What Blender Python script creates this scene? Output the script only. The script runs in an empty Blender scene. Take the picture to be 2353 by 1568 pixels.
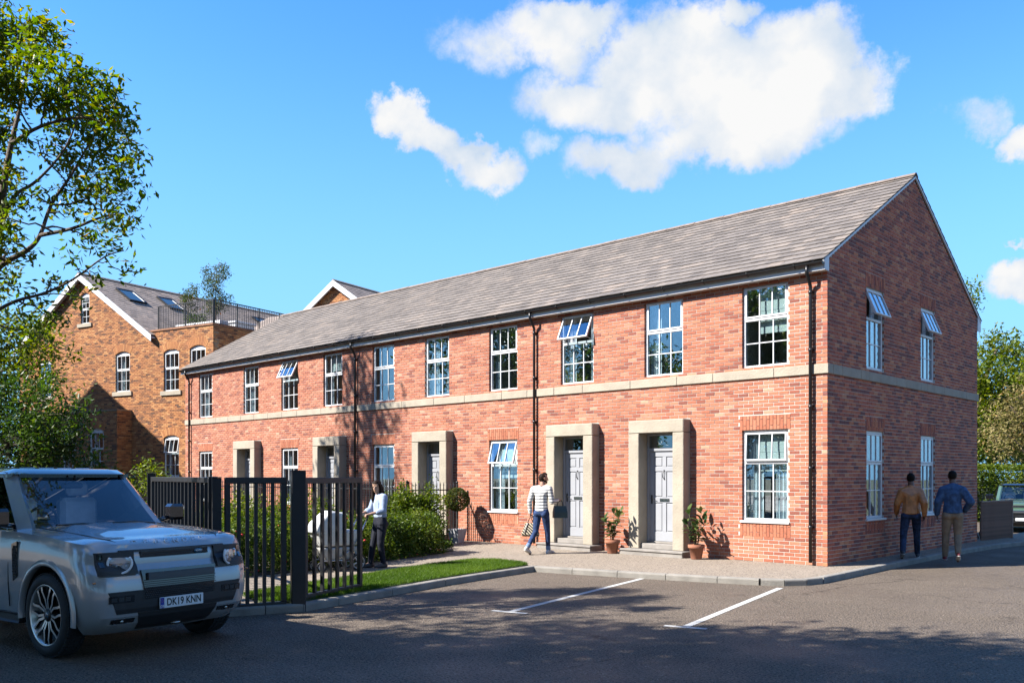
import bpy, bmesh, math, random
from mathutils import Vector, Matrix, Quaternion
import numpy as np
random.seed(7)
rng = np.random.default_rng(11)
R = math.radians
SC = bpy.context.scene
COL = SC.collection

# ---------------------------------------------------------------- camera
cam_d = bpy.data.cameras.new('camera')
cam = bpy.data.objects.new('camera', cam_d)
COL.objects.link(cam)
cam_d.sensor_width = 36.0
cam_d.lens = 36.0 * 2070.0 / 2352.0
cam_d.shift_y = 0.131
cam_d.clip_start = 0.1
cam_d.clip_end = 3000.0
CAM = Vector((7.58, -16.80, 1.85))
RIGHT = Vector((0.7245, 0.6892, 0.0))
AHEAD = Vector((-0.6892, 0.7245, 0.0))
cam.location = CAM
cam.rotation_euler = (R(90), 0, math.atan2(0.6892, 0.7245))
SC.camera = cam


def site(right, ahead, z=0.0):
    """a spot on the site, in metres to the right of and ahead of the camera"""
    p = CAM + RIGHT * right + AHEAD * ahead
    return Vector((p.x, p.y, z))


# ---------------------------------------------------------------- light
SUN_EL = 42.0
sun_h = Vector((-0.521, -0.854, 0)).normalized()
sun_v = Vector((sun_h.x * math.cos(R(SUN_EL)), sun_h.y * math.cos(R(SUN_EL)), math.sin(R(SUN_EL))))
sl = bpy.data.lights.new('sun', 'SUN')
sl.energy = 5.0
sl.angle = R(0.53)
sl.color = (1.0, 0.955, 0.88)
so = bpy.data.objects.new('sun', sl)
COL.objects.link(so)
so.rotation_euler = sun_v.to_track_quat('Z', 'Y').to_euler()
so.location = (0, 0, 60)

world = bpy.data.worlds.new('World')
SC.world = world
world.use_nodes = True
wn, wl = world.node_tree.nodes, world.node_tree.links
wn.clear()


def wnode(t, **kw):
    n = wn.new(t)
    for k, v in kw.items():
        setattr(n, k, v)
    return n


w_out = wnode('ShaderNodeOutputWorld')
w_bg = wnode('ShaderNodeBackground')
w_bg.inputs['Strength'].default_value = 0.05
w_sky = wnode('ShaderNodeTexSky', sky_type='NISHITA', sun_disc=False)
w_sky.sun_elevation = R(SUN_EL)
w_sky.sun_rotation = math.atan2(sun_h.x, sun_h.y)
w_sky.air_density = 1.0
w_sky.dust_density = 0.0
w_sky.ozone_density = 2.5
w_hs = wnode('ShaderNodeHueSaturation')
w_hs.inputs['Saturation'].default_value = 1.12
w_hs.inputs['Value'].default_value = 1.55
w_tc = wnode('ShaderNodeTexCoord')
# clear summer air: the low sky stays pale blue instead of turning yellow
w_sep = wnode('ShaderNodeSeparateXYZ')
wl.new(w_tc.outputs['Generated'], w_sep.inputs[0])
w_low = wnode('ShaderNodeMapRange', interpolation_type='SMOOTHSTEP')
wl.new(w_sep.outputs['Z'], w_low.inputs['Value'])
w_low.inputs['From Min'].default_value = -0.02
w_low.inputs['From Max'].default_value = 0.50
w_low.inputs['To Min'].default_value = 1.0
w_low.inputs['To Max'].default_value = 0.0
w_mixlow = wnode('ShaderNodeMixRGB')
w_mixlow.inputs[2].default_value = (1.60, 2.95, 4.35, 1)
wl.new(w_low.outputs[0], w_mixlow.inputs[0])
w_tint = wnode('ShaderNodeMixRGB', blend_type='MULTIPLY')
w_tint.inputs[0].default_value = 1.0
w_tint.inputs[2].default_value = (0.83, 1.06, 1.33, 1)
wl.new(w_sky.outputs[0], w_tint.inputs[1])
wl.new(w_tint.outputs[0], w_mixlow.inputs[1])
wl.new(w_mixlow.outputs[0], w_hs.inputs['Color'])


def wmath(op, a, b=None, c=None, clamp=False):
    n = wnode('ShaderNodeMath', operation=op, use_clamp=clamp)
    for i, x in enumerate((a, b, c)):
        if x is None:
            continue
        if isinstance(x, (int, float)):
            n.inputs[i].default_value = x
        else:
            wl.new(x, n.inputs[i])
    return n.outputs[0]


def wvmath(op, a, b=None):
    n = wnode('ShaderNodeVectorMath', operation=op)
    for i, x in enumerate((a, b)):
        if x is None:
            continue
        if isinstance(x, (tuple, list, Vector)):
            n.inputs[i].default_value = tuple(x)
        else:
            wl.new(x, n.inputs[i])
    return n


def skydir(u, v):
    d = RIGHT * ((u - 1176) / 2070.0) + AHEAD + Vector((0, 0, (1092 - v) / 2070.0))
    return d.normalized()


# cumulus: soft lobes in the sky, each a direction with two radii, broken up by noise
CLOUDS = [
    # direction as (u, v) image pixels through the camera, half width, half height
    (1700, 210, 330, 165, 1.0), (1560, 160, 220, 150, 1.0), (1850, 150, 170, 120, 0.95), (1600, 330, 200, 80, 0.8),
    (1960, 190, 120, 95, 0.8), (1380, 230, 210, 90, 0.75), (1240, 90, 190, 80, 0.62), (1100, 110, 130, 70, 0.42),
    (1330, 30, 150, 60, 0.7), (925, 290, 75, 55, 0.9), (985, 330, 90, 55, 0.9), (1055, 365, 90, 50, 0.85), (1120, 395, 90, 48, 0.75),
    (1240, 350, 60, 34, 0.42), (2330, 650, 100, 62, 1.0), (2240, 275, 80, 50, 0.45), (2335, 320, 60, 50, 0.6),
    (2310, 570, 50, 10, 0.5), (1450, 370, 190, 60, 0.6), (1690, 30, 90, 40, 0.7),
    (3300, 200, 420, 160, 0.9), (3900, 500, 380, 120, 0.9), (-1400, 300, 420, 130, 0.8), (-2300, 500, 400, 110, 0.8),
]
# unseen clouds added round the rest of the sky to whiten its light: (degrees from ahead, elevation, half width, half height)
for (az_d, el_d, wd, hd) in ((95, 24, 13, 6), (130, 38, 14, 8), (160, 20, 12, 5), (185, 48, 15, 9), (215, 26, 13, 6), (250, 40, 14, 8), (285, 22, 12, 5), (150, 62, 9, 6), (270, 12, 12, 4), (118, 11, 11, 4), (200, 10, 12, 4)):
    CLOUDS.append((az_d, el_d, wd, hd, -0.95))
dirn = wvmath('NORMALIZE', w_tc.outputs['Generated']).outputs[0]
nz = wnode('ShaderNodeTexNoise')
nz.inputs['Scale'].default_value = 9.0
nz.inputs['Detail'].default_value = 9.0
nz.inputs['Roughness'].default_value = 0.62
wl.new(dirn, nz.inputs['Vector'])
warp = wvmath('SCALE', wvmath('SUBTRACT', nz.outputs['Color'], (0.5, 0.5, 0.5)).outputs[0])
warp.inputs['Scale'].default_value = 0.12
wdir = wvmath('ADD', dirn, warp.outputs[0]).outputs[0]
dens = None
topl = None
for (cu, cv, cw, ch, amp) in CLOUDS:
    if amp < 0:
        hz = AHEAD * math.cos(R(cu)) + RIGHT * math.sin(R(cu))
        d = (hz * math.cos(R(cv)) + Vector((0, 0, math.sin(R(cv))))).normalized()
        px, amp = R(1.0), -amp
    else:
        d = skydir(cu, cv)
        px = 1.0 / 2070.0 * (1.0 / (1.0 + ((cu - 1176) / 2070.0) ** 2)) ** 0.5
    side = d.cross(Vector((0, 0, 1))).normalized()
    up = side.cross(d).normalized()
    a = wvmath('DOT_PRODUCT', wdir, side / (cw * px)).outputs['Value']
    b = wvmath('DOT_PRODUCT', wdir, up / (ch * px)).outputs['Value']
    # measure offsets from the cloud's own centre
    b = wmath('SUBTRACT', b, d.dot(up) / (ch * px))
    f_ = wvmath('DOT_PRODUCT', wdir, d).outputs['Value']
    rr = wmath('ADD', wmath('MULTIPLY', a, a), wmath('MULTIPLY', b, b))
    g = wmath('MULTIPLY', wmath('SUBTRACT', 1.0, rr, clamp=True), amp)
    g = wmath('MULTIPLY', g, wmath('GREATER_THAN', f_, 0.3))
    dens = g if dens is None else wmath('MAXIMUM', dens, g)
nz2 = wnode('ShaderNodeTexNoise')
nz2.inputs['Scale'].default_value = 15.0
nz2.inputs['Detail'].default_value = 10.0
nz2.inputs['Roughness'].default_value = 0.66
wl.new(dirn, nz2.inputs['Vector'])
den2 = wmath('ADD', wmath('MULTIPLY', dens, 1.7), wmath('MULTIPLY', wmath('SUBTRACT', nz2.outputs['Fac'], 0.50), 1.75))
mr = wnode('ShaderNodeMapRange', interpolation_type='SMOOTHSTEP')
wl.new(den2, mr.inputs['Value'])
mr.inputs['From Min'].default_value = 0.08
mr.inputs['From Max'].default_value = 0.98
mask = wmath('MULTIPLY', mr.outputs[0], wmath('MULTIPLY', dens, 5.0, clamp=True))
nz3 = wnode('ShaderNodeTexNoise')
nz3.inputs['Scale'].default_value = 14.0
nz3.inputs['Detail'].default_value = 6.0
wl.new(wvmath('ADD', dirn, (0.02, 0.02, 0.06)).outputs[0], nz3.inputs['Vector'])
shade = wnode('ShaderNodeMapRange')
wl.new(wmath('ADD', nz3.outputs['Fac'], wmath('MULTIPLY', dens, 0.25)), shade.inputs['Value'])
shade.inputs['From Min'].default_value = 0.47
shade.inputs['From Max'].default_value = 0.74
cc = wnode('ShaderNodeMixRGB')
cc.inputs[1].default_value = (3.7, 4.4, 5.3, 1)
cc.inputs[2].default_value = (5.75, 5.75, 5.75, 1)
wl.new(shade.outputs[0], cc.inputs[0])
mx = wnode('ShaderNodeMixRGB')
wl.new(mask, mx.inputs[0])
wl.new(w_hs.outputs[0], mx.inputs[1])
wl.new(cc.outputs[0], mx.inputs[2])
wl.new(mx.outputs[0], w_bg.inputs['Color'])
wl.new(w_bg.outputs[0], w_out.inputs[0])

SC.view_settings.view_transform = 'Standard'
SC.view_settings.look = 'None'
SC.view_settings.exposure = 1.73
SC.view_settings.gamma = 1.0
SC.view_settings.use_curve_mapping = False
SC.render.engine = 'CYCLES'
SC.cycles.max_bounces = 8
SC.cycles.transparent_max_bounces = 24
SC.cycles.caustics_reflective = False
SC.cycles.caustics_refractive = False

# ---------------------------------------------------------------- helpers


class MB:
    """collects shapes; build() links them as ONE mesh object"""

    def __init__(self, smooth=False):
        self.v, self.f, self.m, self.t, self.s = [], [], [], [], []
        self.mi, self.tone, self.smooth = 0, 0.5, smooth

    def add(self, vs, fs, mat=None, M=None):
        o = len(self.v)
        if M is not None:
            vs = [tuple(M @ Vector(p)) for p in vs]
        self.v += [tuple(p) for p in vs]
        for q in fs:
            self.f.append([i + o for i in q])
            self.m.append(self.mi if mat is None else mat)
            self.t.append(self.tone)
            self.s.append(self.smooth)
        return self

    def box(self, x0, x1, y0, y1, z0, z1, mat=None, M=None, skip=()):
        x0, x1 = min(x0, x1), max(x0, x1)
        y0, y1 = min(y0, y1), max(y0, y1)
        z0, z1 = min(z0, z1), max(z0, z1)
        vs = [(x0, y0, z0), (x1, y0, z0), (x1, y1, z0), (x0, y1, z0), (x0, y0, z1), (x1, y0, z1), (x1, y1, z1), (x0, y1, z1)]
        fs = {'-z': (0, 3, 2, 1), '+z': (4, 5, 6, 7), '-y': (0, 1, 5, 4), '+x': (1, 2, 6, 5), '+y': (2, 3, 7, 6), '-x': (3, 0, 4, 7)}
        return self.add(vs, [q for k, q in fs.items() if k not in skip], mat, M)

    def bevbox(self, x0, x1, y0, y1, z0, z1, b=0.01, mat=None, M=None):
        """box with chamfered edges"""
        vs, idx = [], {}
        X, Y, Z = (x0, x1), (y0, y1), (z0, z1)
        for i in (0, 1):
            for j in (0, 1):
                for k in (0, 1):
                    sx, sy, sz = (1 if i == 0 else -1), (1 if j == 0 else -1), (1 if k == 0 else -1)
                    idx[i, j, k, 'x'] = len(vs); vs.append((X[i], Y[j] + sy * b, Z[k] + sz * b))
                    idx[i, j, k, 'y'] = len(vs); vs.append((X[i] + sx * b, Y[j], Z[k] + sz * b))
                    idx[i, j, k, 'z'] = len(vs); vs.append((X[i] + sx * b, Y[j] + sy * b, Z[k]))
        fs = []
        r4 = ((0, 0), (1, 0), (1, 1), (0, 1))
        for s in (0, 1):
            fs.append([idx[s, a, c, 'x'] for a, c in r4])
            fs.append([idx[a, s, c, 'y'] for a, c in r4])
            fs.append([idx[a, c, s, 'z'] for a, c in r4])
        for a in (0, 1):
            for c in (0, 1):
                fs.append([idx[a, c, 0, 'x'], idx[a, c, 1, 'x'], idx[a, c, 1, 'y'], idx[a, c, 0, 'y']])
                fs.append([idx[a, 0, c, 'x'], idx[a, 1, c, 'x'], idx[a, 1, c, 'z'], idx[a, 0, c, 'z']])
                fs.append([idx[0, a, c, 'y'], idx[1, a, c, 'y'], idx[1, a, c, 'z'], idx[0, a, c, 'z']])
        for i in (0, 1):
            for j in (0, 1):
                for k in (0, 1):
                    fs.append([idx[i, j, k, 'x'], idx[i, j, k, 'y'], idx[i, j, k, 'z']])
        cen = Vector(((x0 + x1) / 2, (y0 + y1) / 2, (z0 + z1) / 2))
        out = []
        for q in fs:
            p = [Vector(vs[i]) for i in q]
            n = (p[1] - p[0]).cross(p[2] - p[0])
            c = sum(p, Vector()) / len(p)
            out.append(q if n.dot(c - cen) > 0 else q[::-1])
        return self.add(vs, out, mat, M)

    def prism(self, poly, d, mat=None, M=None):
        """polygon (list of 3D points, planar) pushed along vector d, with caps"""
        n = len(poly)
        d = Vector(d)
        vs = [tuple(p) for p in poly] + [tuple(Vector(p) + d) for p in poly]
        fs = [list(range(n))[::-1], list(range(n, 2 * n))]
        for i in range(n):
            j = (i + 1) % n
            fs.append([i, j, n + j, n + i])
        return self.add(vs, fs, mat, M)

    def tube(self, pts, r, n=8, mat=None, M=None, cap=True, up=None):
        pts = [Vector(p) for p in pts]
        rs = r if isinstance(r, (list, tuple)) else [r] * len(pts)
        vs, fs = [], []
        u = None
        for i, p in enumerate(pts):
            if i == 0:
                t = pts[1] - pts[0]
            elif i == len(pts) - 1:
                t = pts[-1] - pts[-2]
            else:
                t = (pts[i + 1] - p).normalized() + (p - pts[i - 1]).normalized()
            if t.length < 1e-9:
                t = Vector((0, 0, 1))
            t.normalize()
            if u is None:
                u = t.orthogonal().normalized() if up is None else (Vector(up) - t * t.dot(Vector(up))).normalized()
            else:
                u = (u - t * t.dot(u))
                u = u.normalized() if u.length > 1e-6 else t.orthogonal().normalized()
            w = t.cross(u)
            for k in range(n):
                a = 2 * math.pi * (k + 0.5) / n
                vs.append(tuple(p + (u * math.cos(a) + w * math.sin(a)) * rs[i]))
        for i in range(len(pts) - 1):
            for k in range(n):
                k2 = (k + 1) % n
                fs.append([i * n + k, i * n + k2, (i + 1) * n + k2, (i + 1) * n + k])
        if cap:
            fs.append(list(range(n))[::-1])
            fs.append([(len(pts) - 1) * n + k for k in range(n)])
        sm, self.smooth = self.smooth, n > 4
        self.add(vs, fs, mat, M)
        if cap:
            self.s[-1] = self.s[-2] = False
        self.smooth = sm
        return self

    def lathe(self, prof, n=24, mat=None, M=None, smooth=True, close=False):
        """profile of (radius, z) turned about z"""
        vs, fs = [], []
        m = len(prof)
        for k in range(n):
            a = 2 * math.pi * k / n
            for (r, z) in prof:
                vs.append((r * math.cos(a), r * math.sin(a), z))
        for k in range(n):
            k2 = (k + 1) % n
            for i in range(m - 1 if not close else m):
                i2 = (i + 1) % m
                fs.append([k * m + i, k2 * m + i, k2 * m + i2, k * m + i2])
        sm, self.smooth = self.smooth, smooth
        self.add(vs, fs, mat, M)
        self.smooth = sm
        return self

    def ell(self, c, r, n=12, m=8, mat=None, M=None):
        if isinstance(r, (int, float)):
            r = (r, r, r)
        vs, fs = [], []
        for i in range(m + 1):
            ph = math.pi * i / m
            for k in range(n):
                th = 2 * math.pi * k / n
                vs.append((c[0] + r[0] * math.sin(ph) * math.cos(th), c[1] + r[1] * math.sin(ph) * math.sin(th), c[2] + r[2] * math.cos(ph)))
        for i in range(m):
            for k in range(n):
                k2 = (k + 1) % n
                fs.append([i * n + k, (i + 1) * n + k, (i + 1) * n + k2, i * n + k2])
        sm, self.smooth = self.smooth, True
        self.add(vs, fs, mat, M)
        self.smooth = sm
        return self

    def mesh(self, name, mats):
        me = bpy.data.meshes.new(name)
        me.from_pydata(self.v, [], self.f)
        if not isinstance(mats, (list, tuple)):
            mats = [mats]
        for x in mats:
            me.materials.append(x)
        n = len(self.f)
        if len(me.polygons) == n:
            me.polygons.foreach_set('material_index', self.m)
            me.polygons.foreach_set('use_smooth', self.s)
            at = me.attributes.new('tone', 'FLOAT', 'FACE')
            at.data.foreach_set('value', self.t)
        me.update()
        return me

    def build(self, name, mats, parent=None, kind=None, label=None):
        return link(name, self.mesh(name, mats), parent, kind, label)


def link(name, me, parent=None, kind=None, label=None):
    o = bpy.data.objects.new(name, me)
    COL.objects.link(o)
    if parent is not None:
        o.parent = parent
    if kind:
        o['kind'] = kind
    if label:
        o['label'] = label
    return o


def tag(o, label, cat, group=None):
    o['label'] = label
    o['category'] = cat
    if group:
        o['group'] = group
    return o


def thing(name, label, cat, loc=(0, 0, 0), rz=0.0, group=None):
    o = bpy.data.objects.new(name, None)
    COL.objects.link(o)
    o.empty_display_size = 0.2
    o.location = loc
    o.rotation_euler = (0, 0, rz)
    return tag(o, label, cat, group)


def struct(o):
    o['kind'] = 'structure'
    return o


def copy_thing(root, loc, rz=0.0, label=None, scale=None):
    def rec(o, parent):
        c = o.copy()
        COL.objects.link(c)
        c.parent = parent
        if parent is not None:
            c.matrix_parent_inverse = o.matrix_parent_inverse
        for ch in o.children:
            rec(ch, c)
        return c
    r = rec(root, None)
    r.location = loc
    r.rotation_euler = (0, 0, rz)
    if scale:
        r.scale = scale
    if label:
        r['label'] = label
    return r


def T(x, y, z, rz=0.0, rx=0.0, ry=0.0, s=1.0):
    return Matrix.Translation((x, y, z)) @ Matrix.Rotation(rz, 4, 'Z') @ Matrix.Rotation(ry, 4, 'Y') @ Matrix.Rotation(rx, 4, 'X') @ Matrix.Diagonal((s, s, s, 1))


# ---------------------------------------------------------------- materials
ALB = 0.58


def srgb(h):
    h = h.lstrip('#')
    c = [int(h[i:i + 2], 16) / 255 for i in (0, 2, 4)]
    return tuple((x / 12.92 if x <= 0.04045 else ((x + 0.055) / 1.055) ** 2.4) for x in c) + (1.0,)


def mat(name, col, rough=0.6, metal=0.0, var=0.0, scale=8.0, bump=0.0, bscale=60.0, spec=0.5, col2=None, coat=0.0, coord='Object', detail=4.0, trans=0.0):
    m = bpy.data.materials.new(name)
    m.use_nodes = True
    nt = m.node_tree
    N, L = nt.nodes, nt.links
    b = N['Principled BSDF']
    b.inputs['Roughness'].default_value = rough
    b.inputs['Metallic'].default_value = metal
    b.inputs['Specular IOR Level'].default_value = spec
    b.inputs['Coat Weight'].default_value = coat
    col = tuple(x * ALB for x in tuple(col)[:3])
    col2 = None if col2 is None else tuple(x * ALB for x in tuple(col2)[:3])
    c = tuple(col)[:3] + (1.0,)
    b.inputs['Base Color'].default_value = c
    tc = N.new('ShaderNodeTexCoord')
    if var > 0 or col2 is not None:
        nz = N.new('ShaderNodeTexNoise')
        nz.inputs['Scale'].default_value = scale
        nz.inputs['Detail'].default_value = detail
        nz.inputs['Roughness'].default_value = 0.6
        L.new(tc.outputs[coord], nz.inputs['Vector'])
        rp = N.new('ShaderNodeValToRGB')
        rp.color_ramp.elements[0].position = 0.33
        rp.color_ramp.elements[1].position = 0.67
        a = tuple(x * (1 - var) for x in c[:3]) + (1,)
        d = (tuple(col2)[:3] + (1,)) if col2 is not None else tuple(min(1, x * (1 + var)) for x in c[:3]) + (1,)
        rp.color_ramp.elements[0].color = a
        rp.color_ramp.elements[1].color = d
        L.new(nz.outputs['Fac'], rp.inputs[0])
        L.new(rp.outputs[0], b.inputs['Base Color'])
    if bump > 0:
        n2 = N.new('ShaderNodeTexNoise')
        n2.inputs['Scale'].default_value = bscale
        n2.inputs['Detail'].default_value = 5.0
        L.new(tc.outputs[coord], n2.inputs['Vector'])
        bp = N.new('ShaderNodeBump')
        bp.inputs['Strength'].default_value = bump
        bp.inputs['Distance'].default_value = 0.02
        L.new(n2.outputs['Fac'], bp.inputs['Height'])
        L.new(bp.outputs[0], b.inputs['Normal'])
    return m


def tone_mat(name, stops, rough=0.8, use_object=False, nscale=30.0, nmix=0.25, bump=0.25, bscale=90.0, spec=0.3, big=0.0):
    """colour picked per piece (face attribute or per object), with grain on top"""
    m = bpy.data.materials.new(name)
    m.use_nodes = True
    nt = m.node_tree
    N, L = nt.nodes, nt.links
    b = N['Principled BSDF']
    b.inputs['Roughness'].default_value = rough
    b.inputs['Specular IOR Level'].default_value = spec
    rp = N.new('ShaderNodeValToRGB')
    cr = rp.color_ramp
    cr.interpolation = 'LINEAR'
    while len(cr.elements) < len(stops):
        cr.elements.new(0.5)
    for e, (p, c) in zip(cr.elements, stops):
        e.position = p
        e.color = tuple(x * ALB for x in tuple(c)[:3]) + (1,)
    if use_object:
        at = N.new('ShaderNodeObjectInfo')
        L.new(at.outputs['Random'], rp.inputs[0])
    else:
        at = N.new('ShaderNodeAttribute')
        at.attribute_name = 'tone'
        L.new(at.outputs['Fac'], rp.inputs[0])
    geo = N.new('ShaderNodeNewGeometry')
    nz = N.new('ShaderNodeTexNoise')
    nz.inputs['Scale'].default_value = nscale
    nz.inputs['Detail'].default_value = 6
    nz.inputs['Roughness'].default_value = 0.7
    L.new(geo.outputs['Position'], nz.inputs['Vector'])
    mr = N.new('ShaderNodeMapRange')
    mr.inputs['From Min'].default_value = 0.3
    mr.inputs['From Max'].default_value = 0.7
    mr.inputs['To Min'].default_value = 1 - nmix
    mr.inputs['To Max'].default_value = 1 + nmix
    L.new(nz.outputs['Fac'], mr.inputs['Value'])
    src = mr.outputs[0]
    if big > 0:
        nb = N.new('ShaderNodeTexNoise')
        nb.inputs['Scale'].default_value = 0.9
        nb.inputs['Detail'].default_value = 3
        L.new(geo.outputs['Position'], nb.inputs['Vector'])
        mb_ = N.new('ShaderNodeMapRange')
        mb_.inputs['From Min'].default_value = 0.3
        mb_.inputs['From Max'].default_value = 0.7
        mb_.inputs['To Min'].default_value = 1 - big
        mb_.inputs['To Max'].default_value = 1 + big
        L.new(nb.outputs['Fac'], mb_.inputs['Value'])
        mu = N.new('ShaderNodeMath')
        mu.operation = 'MULTIPLY'
        L.new(src, mu.inputs[0])
        L.new(mb_.outputs[0], mu.inputs[1])
        src = mu.outputs[0]
    mx = N.new('ShaderNodeVectorMath')
    mx.operation = 'SCALE'
    L.new(rp.outputs[0], mx.inputs[0])
    L.new(src, mx.inputs['Scale'])
    L.new(mx.outputs[0], b.inputs['Base Color'])
    if bump > 0:
        n2 = N.new('ShaderNodeTexNoise')
        n2.inputs['Scale'].default_value = bscale
        n2.inputs['Detail'].default_value = 4
        L.new(geo.outputs['Position'], n2.inputs['Vector'])
        bp = N.new('ShaderNodeBump')
        bp.inputs['Strength'].default_value = bump
        bp.inputs['Distance'].default_value = 0.006
        L.new(n2.outputs['Fac'], bp.inputs['Height'])
        L.new(bp.outputs[0], b.inputs['Normal'])
    return m


def leaf_mat(name, stops, transl=0.35, rough=0.45):
    stops = [(p, tuple(x / ALB * 0.70 for x in c)) for p, c in stops]
    m = tone_mat(name, stops, rough=rough, nscale=3.0, nmix=0.15, bump=0, spec=0.16)
    nt = m.node_tree
    N, L = nt.nodes, nt.links
    b = N['Principled BSDF']
    out = N['Material Output']
    tr = N.new('ShaderNodeBsdfTranslucent')
    src = b.inputs['Base Color'].links[0].from_socket
    hs = N.new('ShaderNodeHueSaturation')
    hs.inputs['Saturation'].default_value = 1.15
    hs.inputs['Value'].default_value = 1.6
    L.new(src, hs.inputs['Color'])
    L.new(hs.outputs[0], tr.inputs['Color'])
    mx = N.new('ShaderNodeMixShader')
    mx.inputs[0].default_value = transl
    L.new(b.outputs[0], mx.inputs[1])
    L.new(tr.outputs[0], mx.inputs[2])
    L.new(mx.outputs[0], out.inputs[0])
    return m


def glass_mat(name, tint=(0.8, 0.88, 0.9), refl=0.06, rough=0.0):
    m = bpy.data.materials.new(name)
    m.use_nodes = True
    N, L = m.node_tree.nodes, m.node_tree.links
    N.clear()
    out = N.new('ShaderNodeOutputMaterial')
    tr = N.new('ShaderNodeBsdfTransparent')
    tr.inputs[0].default_value = tuple(tint) + (1,)
    gl = N.new('ShaderNodeBsdfGlossy')
    gl.inputs['Roughness'].default_value = rough
    gl.inputs['Color'].default_value = (0.95, 0.97, 1.0, 1)
    fr = N.new('ShaderNodeFresnel')
    # same mirror strength on both faces of the thin sheet
    ge = N.new('ShaderNodeNewGeometry')
    io = N.new('ShaderNodeMapRange')
    io.inputs['To Min'].default_value = 1.52
    io.inputs['To Max'].default_value = 1.0 / 1.52
    L.new(ge.outputs['Backfacing'], io.inputs['Value'])
    L.new(io.outputs[0], fr.inputs['IOR'])
    ma = N.new('ShaderNodeMath')
    ma.operation = 'MULTIPLY_ADD'
    ma.use_clamp = True
    ma.inputs[1].default_value = 1.6
    ma.inputs[2].default_value = refl
    L.new(fr.outputs[0], ma.inputs[0])
    mx = N.new('ShaderNodeMixShader')
    L.new(ma.outputs[0], mx.inputs[0])
    L.new(tr.outputs[0], mx.inputs[1])
    L.new(gl.outputs[0], mx.inputs[2])
    L.new(mx.outputs[0], out.inputs[0])
    return m


def text_mesh(s, size, depth=0.004, bold=0.0, spacing=1.0):
    cu = bpy.data.curves.new('lettering', 'FONT')
    cu.body = s
    cu.size = size
    cu.extrude = depth
    cu.offset = bold
    cu.space_character = spacing
    cu.align_x = 'CENTER'
    cu.align_y = 'CENTER'
    cu.resolution_u = 4
    o = bpy.data.objects.new('lettering', cu)
    COL.objects.link(o)
    bpy.context.view_layer.update()
    me = bpy.data.meshes.new_from_object(o.evaluated_get(bpy.context.evaluated_depsgraph_get()))
    bpy.data.objects.remove(o)
    bpy.data.curves.remove(cu)
    return me


BR = [(0.0, (0.26, 0.080, 0.052)), (0.10, (0.37, 0.110, 0.062)), (0.28, (0.46, 0.150, 0.078)), (0.55, (0.51, 0.175, 0.090)), (0.82, (0.545, 0.208, 0.112)), (0.96, (0.565, 0.238, 0.135)), (1.0, (0.63, 0.34, 0.205))]
BR = [(p, (c[0], c[1] * 1.02, c[2] * 1.08)) for p, c in BR]
BG = [(0.0, (0.23, 0.085, 0.075)), (0.20, (0.38, 0.115, 0.080)), (0.45, (0.54, 0.150, 0.088)), (0.70, (0.63, 0.180, 0.095)), (0.92, (0.69, 0.24, 0.115)), (1.0, (0.74, 0.32, 0.17))]  # the terrace's red brick recoloured for the gable's shaded side
OB = [(0.0, (0.12, 0.055, 0.035)), (0.15, (0.26, 0.105, 0.045)), (0.45, (0.43, 0.165, 0.060)), (0.8, (0.53, 0.225, 0.078)), (1.0, (0.60, 0.30, 0.12))]
SLT = [(0.0, (0.175, 0.152, 0.137)), (0.35, (0.22, 0.191, 0.171)), (0.65, (0.242, 0.209, 0.186)), (0.9, (0.27, 0.23, 0.20)), (1.0, (0.31, 0.255, 0.215))]
M = {}
M['brick'] = tone_mat('red brick', BR, big=0.08)
M['brick1'] = tone_mat('red brick single', BR, use_object=True, big=0.08)
M['gbrick'] = tone_mat('shade tuned gable brick', BG, big=0.10)
M['gbrick1'] = tone_mat('shade tuned gable brick single', BG, use_object=True, big=0.10)
M['obrick'] = tone_mat('brown orange brick', OB, big=0.12)
M['mortar'] = mat('mortar', (0.68, 0.62, 0.55), 0.9, var=0.12, scale=3, bump=0.2)
M['omortar'] = mat('dull mortar', (0.38, 0.26, 0.16), 0.9, var=0.2, scale=3)
M['stone'] = mat('buff stone', (0.47, 0.405, 0.315), 0.85, var=0.13, scale=2.5, bump=0.45, bscale=35, detail=8)
M['step'] = mat('grey stone step', (0.33, 0.30, 0.27), 0.85, var=0.18, scale=4, bump=0.3)
M['white'] = mat('white painted frame', (0.95, 0.96, 0.97), 0.38, var=0.05, scale=2)
M['fascia'] = mat('pale grey fascia', (0.92, 0.92, 0.93), 0.45, var=0.06, scale=1.5)
M['door'] = mat('pale grey blue door paint', (0.42, 0.43, 0.46), 0.42, var=0.05, scale=2)
M['blackp'] = mat('black plastic gutter', (0.014, 0.014, 0.016), 0.35, var=0.2, scale=4)
M['blackm'] = mat('black painted steel', (0.013, 0.014, 0.018), 0.48, var=0.3, scale=3, bump=0.12, bscale=120)
M['iron'] = mat('dark iron', (0.02, 0.02, 0.022), 0.5, var=0.2)
M['chrome'] = mat('polished metal', (0.62, 0.62, 0.63), 0.2, 1.0)
M['slate'] = tone_mat('grey slate', SLT, rough=0.85, nscale=14, nmix=0.22, bump=0.3, bscale=40, spec=0.2, big=0.08)
M['slate1'] = tone_mat('grey slate single', SLT, rough=0.7, use_object=True, nscale=14, nmix=0.22, bump=0.3, bscale=40, spec=0.2, big=0.08)
M['ridge'] = mat('ridge tile', (0.25, 0.19, 0.15), 0.8, var=0.25, scale=6, bump=0.3)
M['glass'] = glass_mat('window glass', (0.78, 0.86, 0.88), 0.12)
M['room'] = mat('dim room', (0.75, 0.71, 0.66), 0.9, var=0.3, scale=1.2)
M['curtain'] = mat('grey curtain', (1.25, 1.25, 1.28), 0.9, var=0.2, scale=5)
M['blind'] = mat('cream blind', (1.4, 1.36, 1.25), 0.8)
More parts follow.
